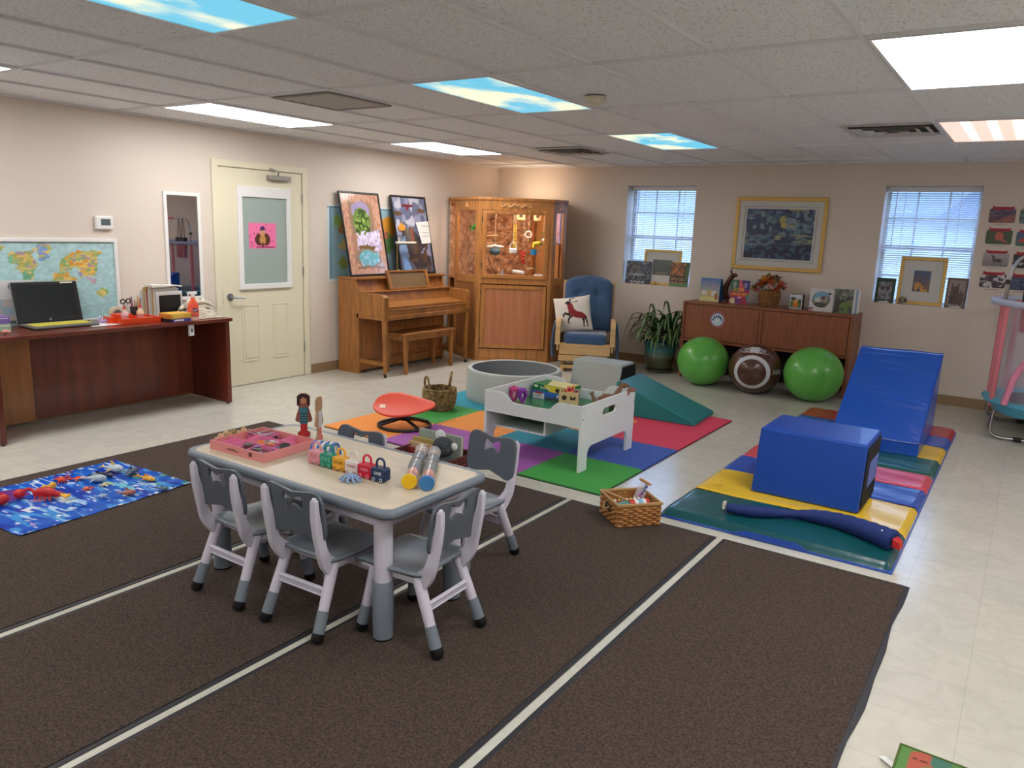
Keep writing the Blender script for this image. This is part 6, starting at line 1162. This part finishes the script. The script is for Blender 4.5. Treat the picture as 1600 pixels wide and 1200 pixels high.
for k in range(11):
    h_ = .21+.012*((k*5) % 4); m_ = (white, white, offw, mat('folder_tan', (214, 180, 120), .6), white, mat('folder_orange', (196, 96, 50), .6))[k % 6]
    obj('folder', M().hexa([(-.095+k*.0105, -.17+.006*k, .008), (-.092+k*.0105, -.17+.006*k, .008), (-.092+k*.0105, .12, .008), (-.095+k*.0105, .12, .008)], [(-.1+k*.0105, -.17+.006*k, h_), (-.097+k*.0105, -.17+.006*k, h_), (-.097+k*.0105, .12, h_), (-.1+k*.0105, .12, h_)]), m_, t)
t = thing('paper_stack', 'loose white papers laid on top of the file holder', 'papers', (-6.07, 3.7, DZ_+.247)); obj('top_sheet', M().cbox((0, .0, .012), (.1, .24, .012), RX(-.05)), white, t); obj('lower_sheets', M().cbox((0, .02, .004), (.1, .27, .008)), offw, t)
for lab, z, c, w_, tc_, side in (('white and blue thin flat box under the yellow one on the desk', 0, (70, 76, 150), .17, (226, 226, 230), (36, 30, 50)), ('flat yellow cardboard box on top of the blue one on the desk', .0255, (212, 168, 64), .185, (226, 190, 90), (206, 130, 50))):
    t = thing('flat_box', lab, 'box', (-5.745, 3.60, DZ_+z), .08); hh = .025 if z == 0 else .04
    obj('carton', M().box(-.07, .085, -w_/2, w_/2, 0, hh), mat('flatbox%d' % c[0], c, .5), t, bev=.002); obj('printed_end', M().box(-.069, .084, -w_/2-.001, -w_/2, .002, hh-.002), mat('fbside%d' % c[0], side, .5), t); obj('print', M().box(.085, .086, -w_/2+.02, .02, .006, hh-.006), mat('fbprint%d' % c[0], tc_, .5), t)
t = thing('spray_bottle', 'orange disinfectant spray bottle with a white trigger at the desk\'s right end', 'spray bottle', (-5.70, 3.74, DZ_), 0); spo = mat('spray_orange', (226, 84, 50), .3)
f = M(); f.lathe([(.036, 0), (.042, .01), (.042, .1), (.036, .135), (.016, .17), (.014, .185)], 24); f.v = [(x*.75, y*1.15, z) for x, y, z in f.v]; obj('bottle', f, spo, t, smooth=50); f = M(); f.lathe([(.0425, .0), (.0425, .03)], 24, cap=False); f.v = [(x*.75, y*1.15, z) for x, y, z in f.v]; obj('clear_bottom', f, mat('clear_peach', (226, 180, 166), .2), t)
f = M(); f.lathe([(.0425, .04), (.0425, .1)], 24, cap=False); f.v = [(x*.76, y*1.16, z) for x, y, z in f.v if 1]; obj('label', f, mat('spray_label', (232, 110, 84), .4), t)
obj('label_badge', M().cbox((.033, 0, .085), (.002, .045, .024), RX(-.15)), mat('badge_navy', (50, 40, 90), .4), t); text('Lysol', t, T(.035, 0, .085) @ RZ(PI/2) @ FACE @ RZ(.15), .02, white, w=.038)
obj('spray_head', M().cbox((0, 0, .2), (.022, .03, .03)).cbox((0, -.005, .222), (.02, .085, .022)).cbox((0, -.045, .19), (.01, .01, .045), RX(-.4)), white, t, bev=.004)
t = thing('cream_towel', 'crumpled cream towel heaped at the right end of the desk', 'towel', (-5.85, 3.90, DZ_)); tw = mat('towel_cream', (204, 196, 178), .95, noise=(14, .2), bump=(60, .8, .01))
b = M(); b.sheet(30, 30, lambda u, v: ((u-.5)*.3, (v-.5)*.24, max(.004, .15*(max(0, 1-((u-.45)*2)**2)*max(0, 1-((v-.4)*2.1)**2))**.6*(1+.25*math.sin(u*17+v*5)*math.sin(v*15))))); obj('folded_cloth', b, tw, t, smooth=True, solid=.008)
for k in range(3): obj('fold', M().tube(bez([(.02+.03*k, -.1+.02*k, .11-.035*k), (.07+.015*k, -.02, .13-.035*k), (.07+.015*k, .06, .1-.035*k), (.06, .11, .03)], 5), .018, 8), tw, t, smooth=True)
for z_, lab, nm_, c, w_ in ((0, 'small pale green box under the purple box at the desk\'s left edge', 'box_mint', (150, 176, 150), .08), (.0505, 'small purple box on top of the pale green box at the desk\'s left edge', 'box_purple', (116, 92, 160), .07)):
    t = thing('small_box', lab, 'box', (-6.0, 2.36, DZ_+z_)); obj('carton', M().box(-.08, w_, -.1, .10, 0, .05), mat(nm_, c, .5), t, bev=.002); obj('lid_line', M().box(w_, w_+.0008, -.09, .09, .036, .04), white, t)
t = thing('pink_trinket', 'small pinkish trinket on the desk edge left of the laptop', 'trinket', (-5.80, 2.37, DZ_)); obj('body', M().ball((0, 0, .014), (.018, .022, .014)).ball((.01, .02, .012), .012), mat('trinket_pink', (206, 140, 130), .6), t, smooth=True); obj('band', M().torus((0, -.02, .01), .016, .003, 16, 5), mat('trinket_red', (130, 50, 40), .6), t)
t = thing('poster_sheet', 'white and grey printed sheet propped behind the laptop\'s left side', 'poster', (-6.185, 2.2, DZ_)); picture('print', t, XW(0, 0, 0), .55, .33, [('bg', (206, 206, 206)), ('R', 0, 0, 1, .6, (150, 172, 186)), ('n', .5, 6, 3, (0, 0, 1, .55), (186, 176, 170)), ('n', .5, 14, 5, (0, 0, 1, .15), (90, 96, 96))], 50, 40, warp=.03); obj('backing', M().box(-.006, -.001, 0, .55, 0, .33), white, t)
text('Cher E', t, T(.002, .44, .285) @ RZ(PI/2) @ FACE, .035, dark, w=.14)

# ================= BACK WALL THINGS =================
def wallframe(nm, lab, x0, x1, z0, z1, y, fw, fm, sh, mat_w=.05, tilt=0, cat='picture', nx=70, double=False):
    t = thing(nm, lab, cat, (x0, y, z0)); W_, H_ = x1-x0, z1-z0; X = RX(-tilt)
    b = M(); b.X = X
    for q in ((0, W_, 0, fw), (0, W_, H_-fw, H_), (0, fw, fw, H_-fw), (W_-fw, W_, fw, H_-fw)): b.box(q[0], q[1], -.022, 0, q[2], q[3])
    obj('frame', b, fm, t, bev=.006); b = M(); b.X = X; b.box(fw*.8, W_-fw*.8, -.01, -.004, fw*.8, H_-fw*.8); obj('mat_board', b, mat('mat_board', (206, 206, 204), .6), t)
    m_ = fw+mat_w; picture('print', t, X @ T(m_, -.0115, m_), W_-2*m_, H_-2*m_, sh, nx, int(nx*.8), rough=.25, warp=.04, grain=.25)
    if double:
        b = M(); b.X = X; g = m_-.025
        for q in ((g, W_-g, g, g+.003), (g, W_-g, H_-g-.003, H_-g), (g, g+.003, g, H_-g), (W_-g-.003, W_-g, g, H_-g)): b.box(q[0], q[1], -.0112, -.0098, q[2], q[3])
        obj('mat_line', b, dark, t)
    return t
night = [('gr', (36, 48, 76), (58, 70, 108)), ('n', .52, 7, 81, None, (66, 92, 116)), ('n', .6, 12, 82, None, (96, 122, 138)), ('n', .62, 17, 83, (0, .3, 1, 1), (44, 58, 96)), ('p', [(0, 0), (1, 0), (1, .3), (.7, .22), (.4, .26), (0, .18)], (40, 46, 72)), ('n', .58, 20, 84, (0, 0, 1, .25), (60, 96, 124)), ('R', 0, .3, 1, .315, (96, 116, 134)), ('n', .68, 10, 85, (0, .3, 1, .5), 3, (140, 146, 130)), ('n', .74, 9, 86, (.5, .6, 1, 1), (176, 164, 104)), ('n', .7, 16, 87, (0, .5, 1, 1), (122, 142, 156))]
wallframe('framed_painting', 'large gold framed dark blue seascape print on the back wall', -2.905, -1.92, 1.235, 2.028, YB-.004, .042, gold, night, .085, double=True, nx=110)
# window sill things
SZ = .974
def slab(nm, lab, cat, x0, x1, z1, y, sh, th_=.012, tilt=.12, nx=50, edge_=None, txt=None):
    t = thing(nm, lab, cat, (x0, y, SZ)); W_, H_ = x1-x0, z1-SZ; X = RX(-tilt)
    b = M(); b.X = X; b.box(0, W_, 0, th_, 0, H_); obj('cover', b, edge_ or dark, t); picture('cover_art', t, X @ T(.001, -.0006, .001), W_-.002, H_-.002, sh, nx, nx, rough=.4, warp=.03, grain=.1)
    if txt:
        for s_, u, v, w_, m_ in txt: text(s_, t, X @ T(u*W_, -.0012, v*H_) @ FACE, .03, m_, w=w_)
    return t
slab('picture_book', 'dark grey book reading springbok in the left window', 'book', -4.25, -3.925, 1.25, YB+.03, [('bg', (70, 78, 92)), ('n', .5, 12, 90, None, (110, 118, 128)), ('n', .6, 16, 91, None, (36, 38, 50)), ('e', .38, .66, .17, .14, (96, 96, 90)), ('e', .38, .62, .11, .1, (70, 70, 66)), ('R', 0, 0, 1, .16, (40, 42, 66)), ('e', .45, .4, .35, .05, (150, 150, 156))], txt=[('springbok', .5, .09, .2, white)])
wallframe('gold_framed_picture', 'gold framed small grey landscape behind the books in the left window', -4.03, -3.545, SZ, 1.40, YB+.075, .03, gold, [('gr', (90, 96, 96), (104, 112, 114)), ('n', .6, 14, 95, None, (80, 84, 82)), ('e', .5, .12, .3, .08, (130, 126, 108))], .09, .05)
slab('picture_book', 'brown and orange book with the big word Wood in the left window', 'book', -3.665, -3.43, 1.262, YB+.03, [('bg', (70, 50, 30)), ('n', .5, 8, 96, None, (150, 84, 30)), ('n', .6, 12, 97, None, (196, 120, 50)), ('R', .8, 0, 1, 1, (60, 92, 44)), ('R', 0, 0, 1, .14, (90, 130, 80)), ('R', 0, .2, .8, .45, (40, 28, 24))], edge_=mat('book_green', (58, 84, 44), .5), txt=[('WOOD', .42, .3, .17, mat('letter_orange', (220, 170, 80), .5))])
t = thing('owl_figurine', 'tiny brown figurine on the sill between the books in the left window', 'figurine', (-3.84, YB+.012, SZ)); obj('body', M().ball((0, 0, .018), (.012, .01, .018)), brass, t, smooth=True); obj('head', M().ball((0, 0, .038), .01), brass, t, smooth=True)
wallframe('gold_framed_picture', 'gold framed small blue and ochre picture in the right window', -1.17, -.745, SZ, 1.455, YB+.06, .035, gold, [('gr', (140, 104, 66), (60, 90, 136)), ('n', .5, 4, 170, (0, 0, 1, .6), (196, 150, 70)), ('n', .6, 5, 171, None, (96, 92, 104))], .1, .06)
slab('animal_card', 'dark green framed owl picture at the left of the right window', 'picture', -1.372, -1.19, 1.228, YB+.03, [('bg', (28, 56, 40)), ('R', .16, .14, .84, .84, (150, 150, 150)), ('n', .5, 14, 99, (.16, .14, .84, .84), (96, 98, 100)), ('e', .36, .6, .12, .1, (70, 70, 72)), ('e', .64, .6, .12, .1, (70, 70, 72))], .012)
t = slab('animal_card', 'brown framed bobcat picture at the right of the right window', 'picture', -.725, -.545, 1.27, YB+.03, [('bg', (96, 76, 50)), ('R', .1, .08, .9, .92, (150, 132, 128)), ('p', [(.2, .3), (.22, .85), (.34, .72), (.48, .74), (.58, .86), (.6, .5), (.85, .5), (.85, .12), (.2, .12)], (92, 66, 54)), ('n', .55, 14, 101, (.15, .1, .9, .6), (66, 46, 44))], .012)
for x, lab in ((-1.28, 'small white stone in front of the green framed picture on the sill'), (-.63, 'small white stone in front of the bobcat picture on the sill')):
    t = thing('white_stone', lab, 'stone', (x, YB+.01, SZ)); obj('stone', M().ball((0, 0, .009), (.06, .008, .009)), wf, t, smooth=True); obj('chip', M().ball((.03, 0, .012), (.018, .007, .011)), wf, t, smooth=True)
t = thing('animal_skull', 'small mottled skull on the sill in front of the gold framed picture', 'skull', (-1.10, YB+.012, SZ)); obj('cranium', M().ball((0, 0, .045), (.042, .03, .035)), mat('bone', (190, 180, 150), .7, noise=(40, .6), col2=(70, 66, 60)), t, smooth=True); obj('jaw', M().ball((.0, -.006, .012), (.045, .02, .014)), MATS['bone'], t, smooth=True); obj('eye_socket', M().ball((-.016, -.027, .05), (.009, .005, .009)).ball((.018, -.027, .05), (.009, .005, .009)), black, t)
# sideboard top things
KZ = .861
t = thing('picture_book', 'blue and yellow picture book standing open at the sideboard\'s left end', 'book', (-3.15, 8.45, KZ), -.08)
for s_, n_ in ((0, 'front_cover'), (1, 'back_cover')):
    b = M(); b.X = T(0, s_*.12, 0) @ RX(.2*s_-.12*(1-s_)*0-.1*(1-s_)); b.box(0, .24, 0, .006, 0, .26); obj(n_, b, mat('book_blue', (60, 100, 150), .5), t)
picture('cover_art', t, RX(-.1) @ T(.001, -.0008, .001), .238, .258, [('gr', (196, 186, 130), (56, 104, 170)), ('e', .5, .3, .3, .2, (186, 160, 110)), ('e', .25, .35, .15, .12, (206, 200, 196)), ('e', .72, .35, .14, .12, (206, 200, 196)), ('e', .5, .08, .5, .12, (206, 196, 130)), ('e', .85, .22, .1, .14, (150, 96, 50)), ('n', .62, 14, 111, (.2, .55, .8, .85), (150, 130, 160))], 50, 50, warp=.04, rough=.4)
t = thing('kangaroo_carving', 'carved brown wooden kangaroo with raised ears on the sideboard', 'carving', (-2.855, 8.56, KZ)); kw = mat('carved_wood', (88, 42, 26), .45, noise=(20, .3)); 
obj('body', M().tube(bez([(-.035, 0, .02), (-.035, 0, .1), (-.025, 0, .18), (.005, 0, .25), (.035, 0, .29)], 6), [.012+.022*math.sin(min(1, k/14)*PI*.75) for k in range(25)], 12), kw, t, smooth=True)
obj('head', M().ball((.055, 0, .305), (.04, .02, .022)), kw, t, smooth=True); obj('ear', M().tube([(.03, -.01, .315), (.022, -.016, .385)], [.011, .003], 8), kw, t, smooth=True); obj('ear', M().tube([(.03, .01, .315), (-.005, .012, .35)], [.011, .004], 8), kw, t, smooth=True)
obj('hind_leg', M().tube([(-.02, -.02, .09), (.01, -.022, .04), (-.01, -.022, .008), (.05, -.022, .006)], [.018, .014, .01, .007], 8), kw, t, smooth=True); obj('hind_leg', M().tube([(-.02, .02, .09), (.01, .022, .04), (-.01, .022, .008), (.05, .022, .006)], [.018, .014, .01, .007], 8), kw, t, smooth=True); obj('foreleg', M().tube([(.01, -.015, .21), (.045, -.016, .18), (.06, -.016, .2)], [.009, .006, .005], 6), kw, t); obj('tail', M().tube(bez([(-.035, 0, .05), (-.07, 0, .02), (-.12, 0, .006)], 4), [.014]*4+[.01, .008, .006, .005, .004], 8), kw, t, smooth=True)
t = thing('picture_book', 'colourful book reading Sign Language standing in front of the kangaroo', 'book', (-2.785, 8.40, KZ), .1); b = M(); b.X = RX(-.12); b.box(0, .21, 0, .012, 0, .262); obj('cover', b, mat('spine_teal', (110, 150, 140), .5), t)
picture('cover_art', t, RX(-.12) @ T(.001, -.0008, .001), .208, .26, [('bg', (150, 40, 80)), ('p', [(0, 1), (.45, 1), (.4, .5), (0, .55)], (30, 100, 70)), ('p', [(.45, 1), (.55, 1), (.75, .6), (.5, .5)], (206, 90, 100)), ('p', [(.55, 1), (1, 1), (1, .6), (.75, .65)], (52, 40, 116)), ('e', .22, .82, .1, .14, (140, 150, 150)), ('e', .8, .8, .09, .12, (150, 130, 170)), ('p', [(.0, .45), (1, .45), (1, .3), (0, .35)], (206, 80, 50)), ('e', .2, .12, .16, .12, (206, 200, 150)), ('e', .45, .15, .16, .14, (100, 44, 120)), ('e', .75, .12, .12, .2, (150, 30, 50)), ('p', [(.85, .4), (1, .4), (1, .1), (.9, .2)], (60, 130, 116)), ('R', .42, .24, .62, .3, (226, 150, 180))], 60, 60, warp=.03, rough=.4)
text('SIGN', t, RX(-.12) @ T(.09, -.0016, .155) @ FACE, .04, mat('letter_yellow', (232, 190, 50), .5), w=.12); text('Language', t, RX(-.12) @ T(.105, -.0016, .118) @ FACE, .03, MATS['letter_orange'], w=.165)
t = thing('flower_basket', 'woven basket of orange and red autumn flowers on the sideboard', 'flower basket', (-2.39, 8.56, KZ)); fb = mat('split_willow', (150, 106, 60), .7, noise=(60, .4), stretch=(1, 1, .2), bump=(60, .6))
f = M()
for k in range(9): f.torus((0, 0, .008+k*.0185), .085+.02*math.sin(k/8*PI*.75), .0105, 32, 6)
for k in range(28): a = 2*PI*k/28; f.tube([(.094*math.cos(a), .094*math.sin(a), .005), (.116*math.cos(a), .116*math.sin(a), .09), (.105*math.cos(a), .105*math.sin(a), .165)], .004, 5)
obj('basket', f, fb, t, smooth=True); obj('filling', M().ball((0, 0, .12), (.095, .095, .05)), mat('moss', (66, 60, 34), .9), t, smooth=True)
random.seed(21); fcols = [('burnt_orange', (190, 76, 26)), ('brick_red', (150, 38, 28)), ('golden', (206, 150, 40)), ('dark_leaf', (50, 46, 26)), ('rust', (170, 66, 40)), ('olive_leaf', (96, 96, 40))]
for k in range(100):
    a = random.uniform(0, 2*PI); el = random.uniform(.1, 1.45); r_ = random.uniform(.11, .185); cx_, cy_, cz_ = r_*math.cos(el)*math.cos(a)*1.1, r_*math.cos(el)*math.sin(a)*.7, .15+r_*math.sin(el)*1.0
    s_ = random.uniform(.026, .046); b = M(); b.X = T(cx_, cy_, cz_) @ RZ(random.uniform(0, 6)) @ RX(random.uniform(-1.2, 1.2)) @ RY(random.uniform(-1, 1)); np_ = random.choice((5, 6, 7))
    for j in range(np_): q = 2*PI*j/np_; b.add([(0, 0, 0), (s_*.55*math.cos(q-.4), s_*.55*math.sin(q-.4), .006), (s_*math.cos(q), s_*math.sin(q), .002), (s_*.55*math.cos(q+.4), s_*.55*math.sin(q+.4), .006)], [(0, 1, 2, 3)])
    nm_, c = fcols[(k*7) % 6]; obj('flower' if 'leaf' not in nm_ else 'leaf', b, mat(nm_, c, .7), t)
def photobox(nm, lab, x, y, w_, d_, h_, rz, sh, side, cat='box'):
    t = thing(nm, lab, cat, (x, y, KZ), rz); obj('carton', M().box(0, w_, 0, d_, 0, h_), side, t, bev=.001); picture('front_print', t, T(.001, -.0008, .001), w_-.002, h_-.002, sh, 50, 50, rough=.4, warp=.03, grain=.1); return t
t = photobox('photo_mug_box', 'small white boxed mug with an orange animal picture on the sideboard', -2.14, 8.44, .13, .12, .15, .05, [('bg', (200, 206, 216)), ('R', .06, .08, .94, .82, (96, 116, 70)), ('R', .06, .55, .94, .82, (176, 190, 206)), ('e', .28, .7, .2, .12, (60, 70, 50)), ('e', .5, .36, .22, .3, (206, 120, 40)), ('e', .5, .5, .12, .14, (226, 170, 90)), ('e', .8, .5, .14, .2, (60, 100, 40))], mat('carton_plum', (80, 54, 66), .5)); obj('painted_glint', M().box(.1305, .1312, .04, .07, .04, .055), white, t)  # white patch on the carton side painted as a highlight
t = photobox('round_puzzle_box', 'white square box with a round landscape picture on the sideboard', -1.92, 8.36, .23, .09, .235, .04, [('bg', (206, 200, 202)), ('e', .5, .52, .38, .36, (110, 120, 100)), ('p', [(.14, .55), (.9, .7), (.75, .86), (.3, .86)], (110, 160, 190)), ('e', .4, .5, .2, .12, (196, 196, 190)), ('e', .62, .55, .16, .16, (150, 140, 130)), ('e', .58, .6, .08, .07, (80, 60, 60)), ('e', .48, .3, .26, .12, (76, 80, 66)), ('e', .86, .8, .07, .05, (60, 50, 60)), ('p', [(0, 0), (.25, 0), (.1, .06), (0, .08)], (200, 90, 100)), ('e', .1, .12, .1, .03, (90, 40, 50))], white)
t = thing('calendar', 'stack of animal calendars with a dark tree picture at the sideboard\'s right end', 'calendar', (-1.68, 8.37, KZ), .22)
for k in range(4): b = M(); b.X = T(.0+.022*k, .022*k, 0) @ RX(-.05); b.box(0, .18, 0, .012, 0, .245-.004*(k % 2)); obj('sheet_block', b, (mat('cal_grey', (150, 156, 160), .5), white, mat('cal_blue', (150, 176, 200), .5), white)[k], t)
picture('cover_art', t, RX(-.05) @ T(.001, -.0008, .001), .178, .243, [('bg', (104, 112, 96)), ('R', 0, 0, 1, .45, (96, 122, 56)), ('n', .5, 6, 131, None, (70, 72, 66)), ('p', [(0, 0), (.3, 0), (.35, .4), (.95, .62), (.95, .68), (.3, .55), (.1, .6)], (50, 46, 44)), ('e', .45, .75, .26, .14, (84, 86, 66)), ('n', .6, 12, 133, (.2, .5, .9, 1), (130, 140, 130))], 50, 50, warp=.05, rough=.4)
t = thing('black_binder', 'thin black binder standing between the round picture box and the calendars', 'binder', (-1.678, 8.48, KZ), .0); t.location = (-1.685, 8.40, KZ); obj('spine', M().box(-.004, .006, -.02, .2, 0, .235), black, t); obj('edge', M().box(-.003, .005, -.021, -.02, .01, .225), white, t)
# animal cards
cw, ch = .215, .135
cards = [(-.458, 1.965, 'mountain sunset', [('gr', (120, 60, 60), (96, 96, 130)), ('n', .5, 8, 140, None, (66, 56, 76)), ('p', [(.2, 0), (1, 0), (1, .6), (.6, .4)], (150, 90, 80))]), (-.458, 1.765, 'red bird', [('bg', (66, 84, 56)), ('e', .5, .55, .16, .3, (196, 100, 84)), ('p', [(.55, .5), (.85, .15), (.7, .15), (.45, .4)], (190, 96, 80))]),
         (-.455, 1.555, 'deer', [('gr', (130, 120, 116), (176, 170, 176)), ('e', .58, .42, .2, .12, (74, 60, 56)), ('p', [(.4, .4), (.34, .75), (.44, .75), (.5, .5)], (74, 60, 56)), ('R', .44, .08, .47, .4, (70, 56, 52)), ('R', .68, .08, .71, .4, (70, 56, 52)), ('p', [(.28, .95), (.3, .78), (.36, .72), (.42, .78), (.45, .95), (.4, .8), (.34, .8)], (60, 50, 46))]), (-.452, 1.352, 'white flowers', [('bg', (70, 60, 66)), ('n', .45, 5, 145, None, (206, 202, 206)), ('n', .66, 8, 146, None, (96, 80, 90))]),
         (-.212, 1.962, 'grey river', [('bg', (110, 130, 130)), ('n', .5, 8, 150, None, (70, 86, 86))]), (-.212, 1.755, 'red flag and blue sky', [('gr', (80, 110, 90), (60, 84, 140)), ('e', .5, .4, .4, .2, (190, 70, 66))]), (-.209, 1.55, 'black and white cow', [('bg', (40, 40, 44)), ('n', .55, 6, 155, None, (170, 166, 166))]), (-.206, 1.345, 'blue birch trees', [('bg', (84, 96, 124)), ('n', .5, 14, 160, None, (56, 66, 96))])]
banner = mat('banner_red', (170, 30, 50), .5)
for x, z, nm_, sh in cards:
    t = thing('picture_card', 'nature card showing %s, red banner on top, on the back wall' % nm_, 'picture card', (x, YB-.003, z-.155))
    obj('card_back', M().prism([(a, .0, c) for a, c in [(p_[0], p_[1]) for p_ in rrect(-.005, cw+.005, -.006, ch+.006, .024, 0)]], (0, .002, 0)), offw, t)
    b = M(); P = rrect(0, cw, 0, ch, .02, 0)
    o = picture('photo', t, Matrix.Identity(4), cw, ch, sh, 40, 26, rough=.35, warp=.05, grain=.15)
    for vt in o.data.vertices:
        xx, zz = vt.co.x, vt.co.z; r_ = .02; dx = max(0, r_-xx, xx-(cw-r_)); dz = max(0, r_-zz, zz-(ch-r_)); L_ = math.hypot(dx, dz)
        if L_ > r_: k = r_/L_; vt.co.x += (-1 if xx > cw/2 else 1)*dx*(1-k); vt.co.z += (-1 if zz > ch/2 else 1)*dz*(1-k)
        vt.co.y = -.001
    obj('banner', M().box(.035, cw-.035, -.003, -.0012, ch-.012, ch+.014).prism([(.015, -.002, ch-.005), (.035, -.002, ch-.005), (.035, -.002, ch+.02), (.015, -.002, ch+.02), (.024, -.002, ch+.008)], (0, .001, 0)).prism([(cw-.015, -.002, ch-.005), (cw-.024, -.002, ch+.008), (cw-.015, -.002, ch+.02), (cw-.035, -.002, ch+.02), (cw-.035, -.002, ch-.005)], (0, .001, 0)), banner, t)
    obj('caption', M().box(.05, cw-.05, -.001, 0, -.018, -.014), mat('caption_grey', (130, 120, 116), .6), t)
bpy.context.view_layer.update()
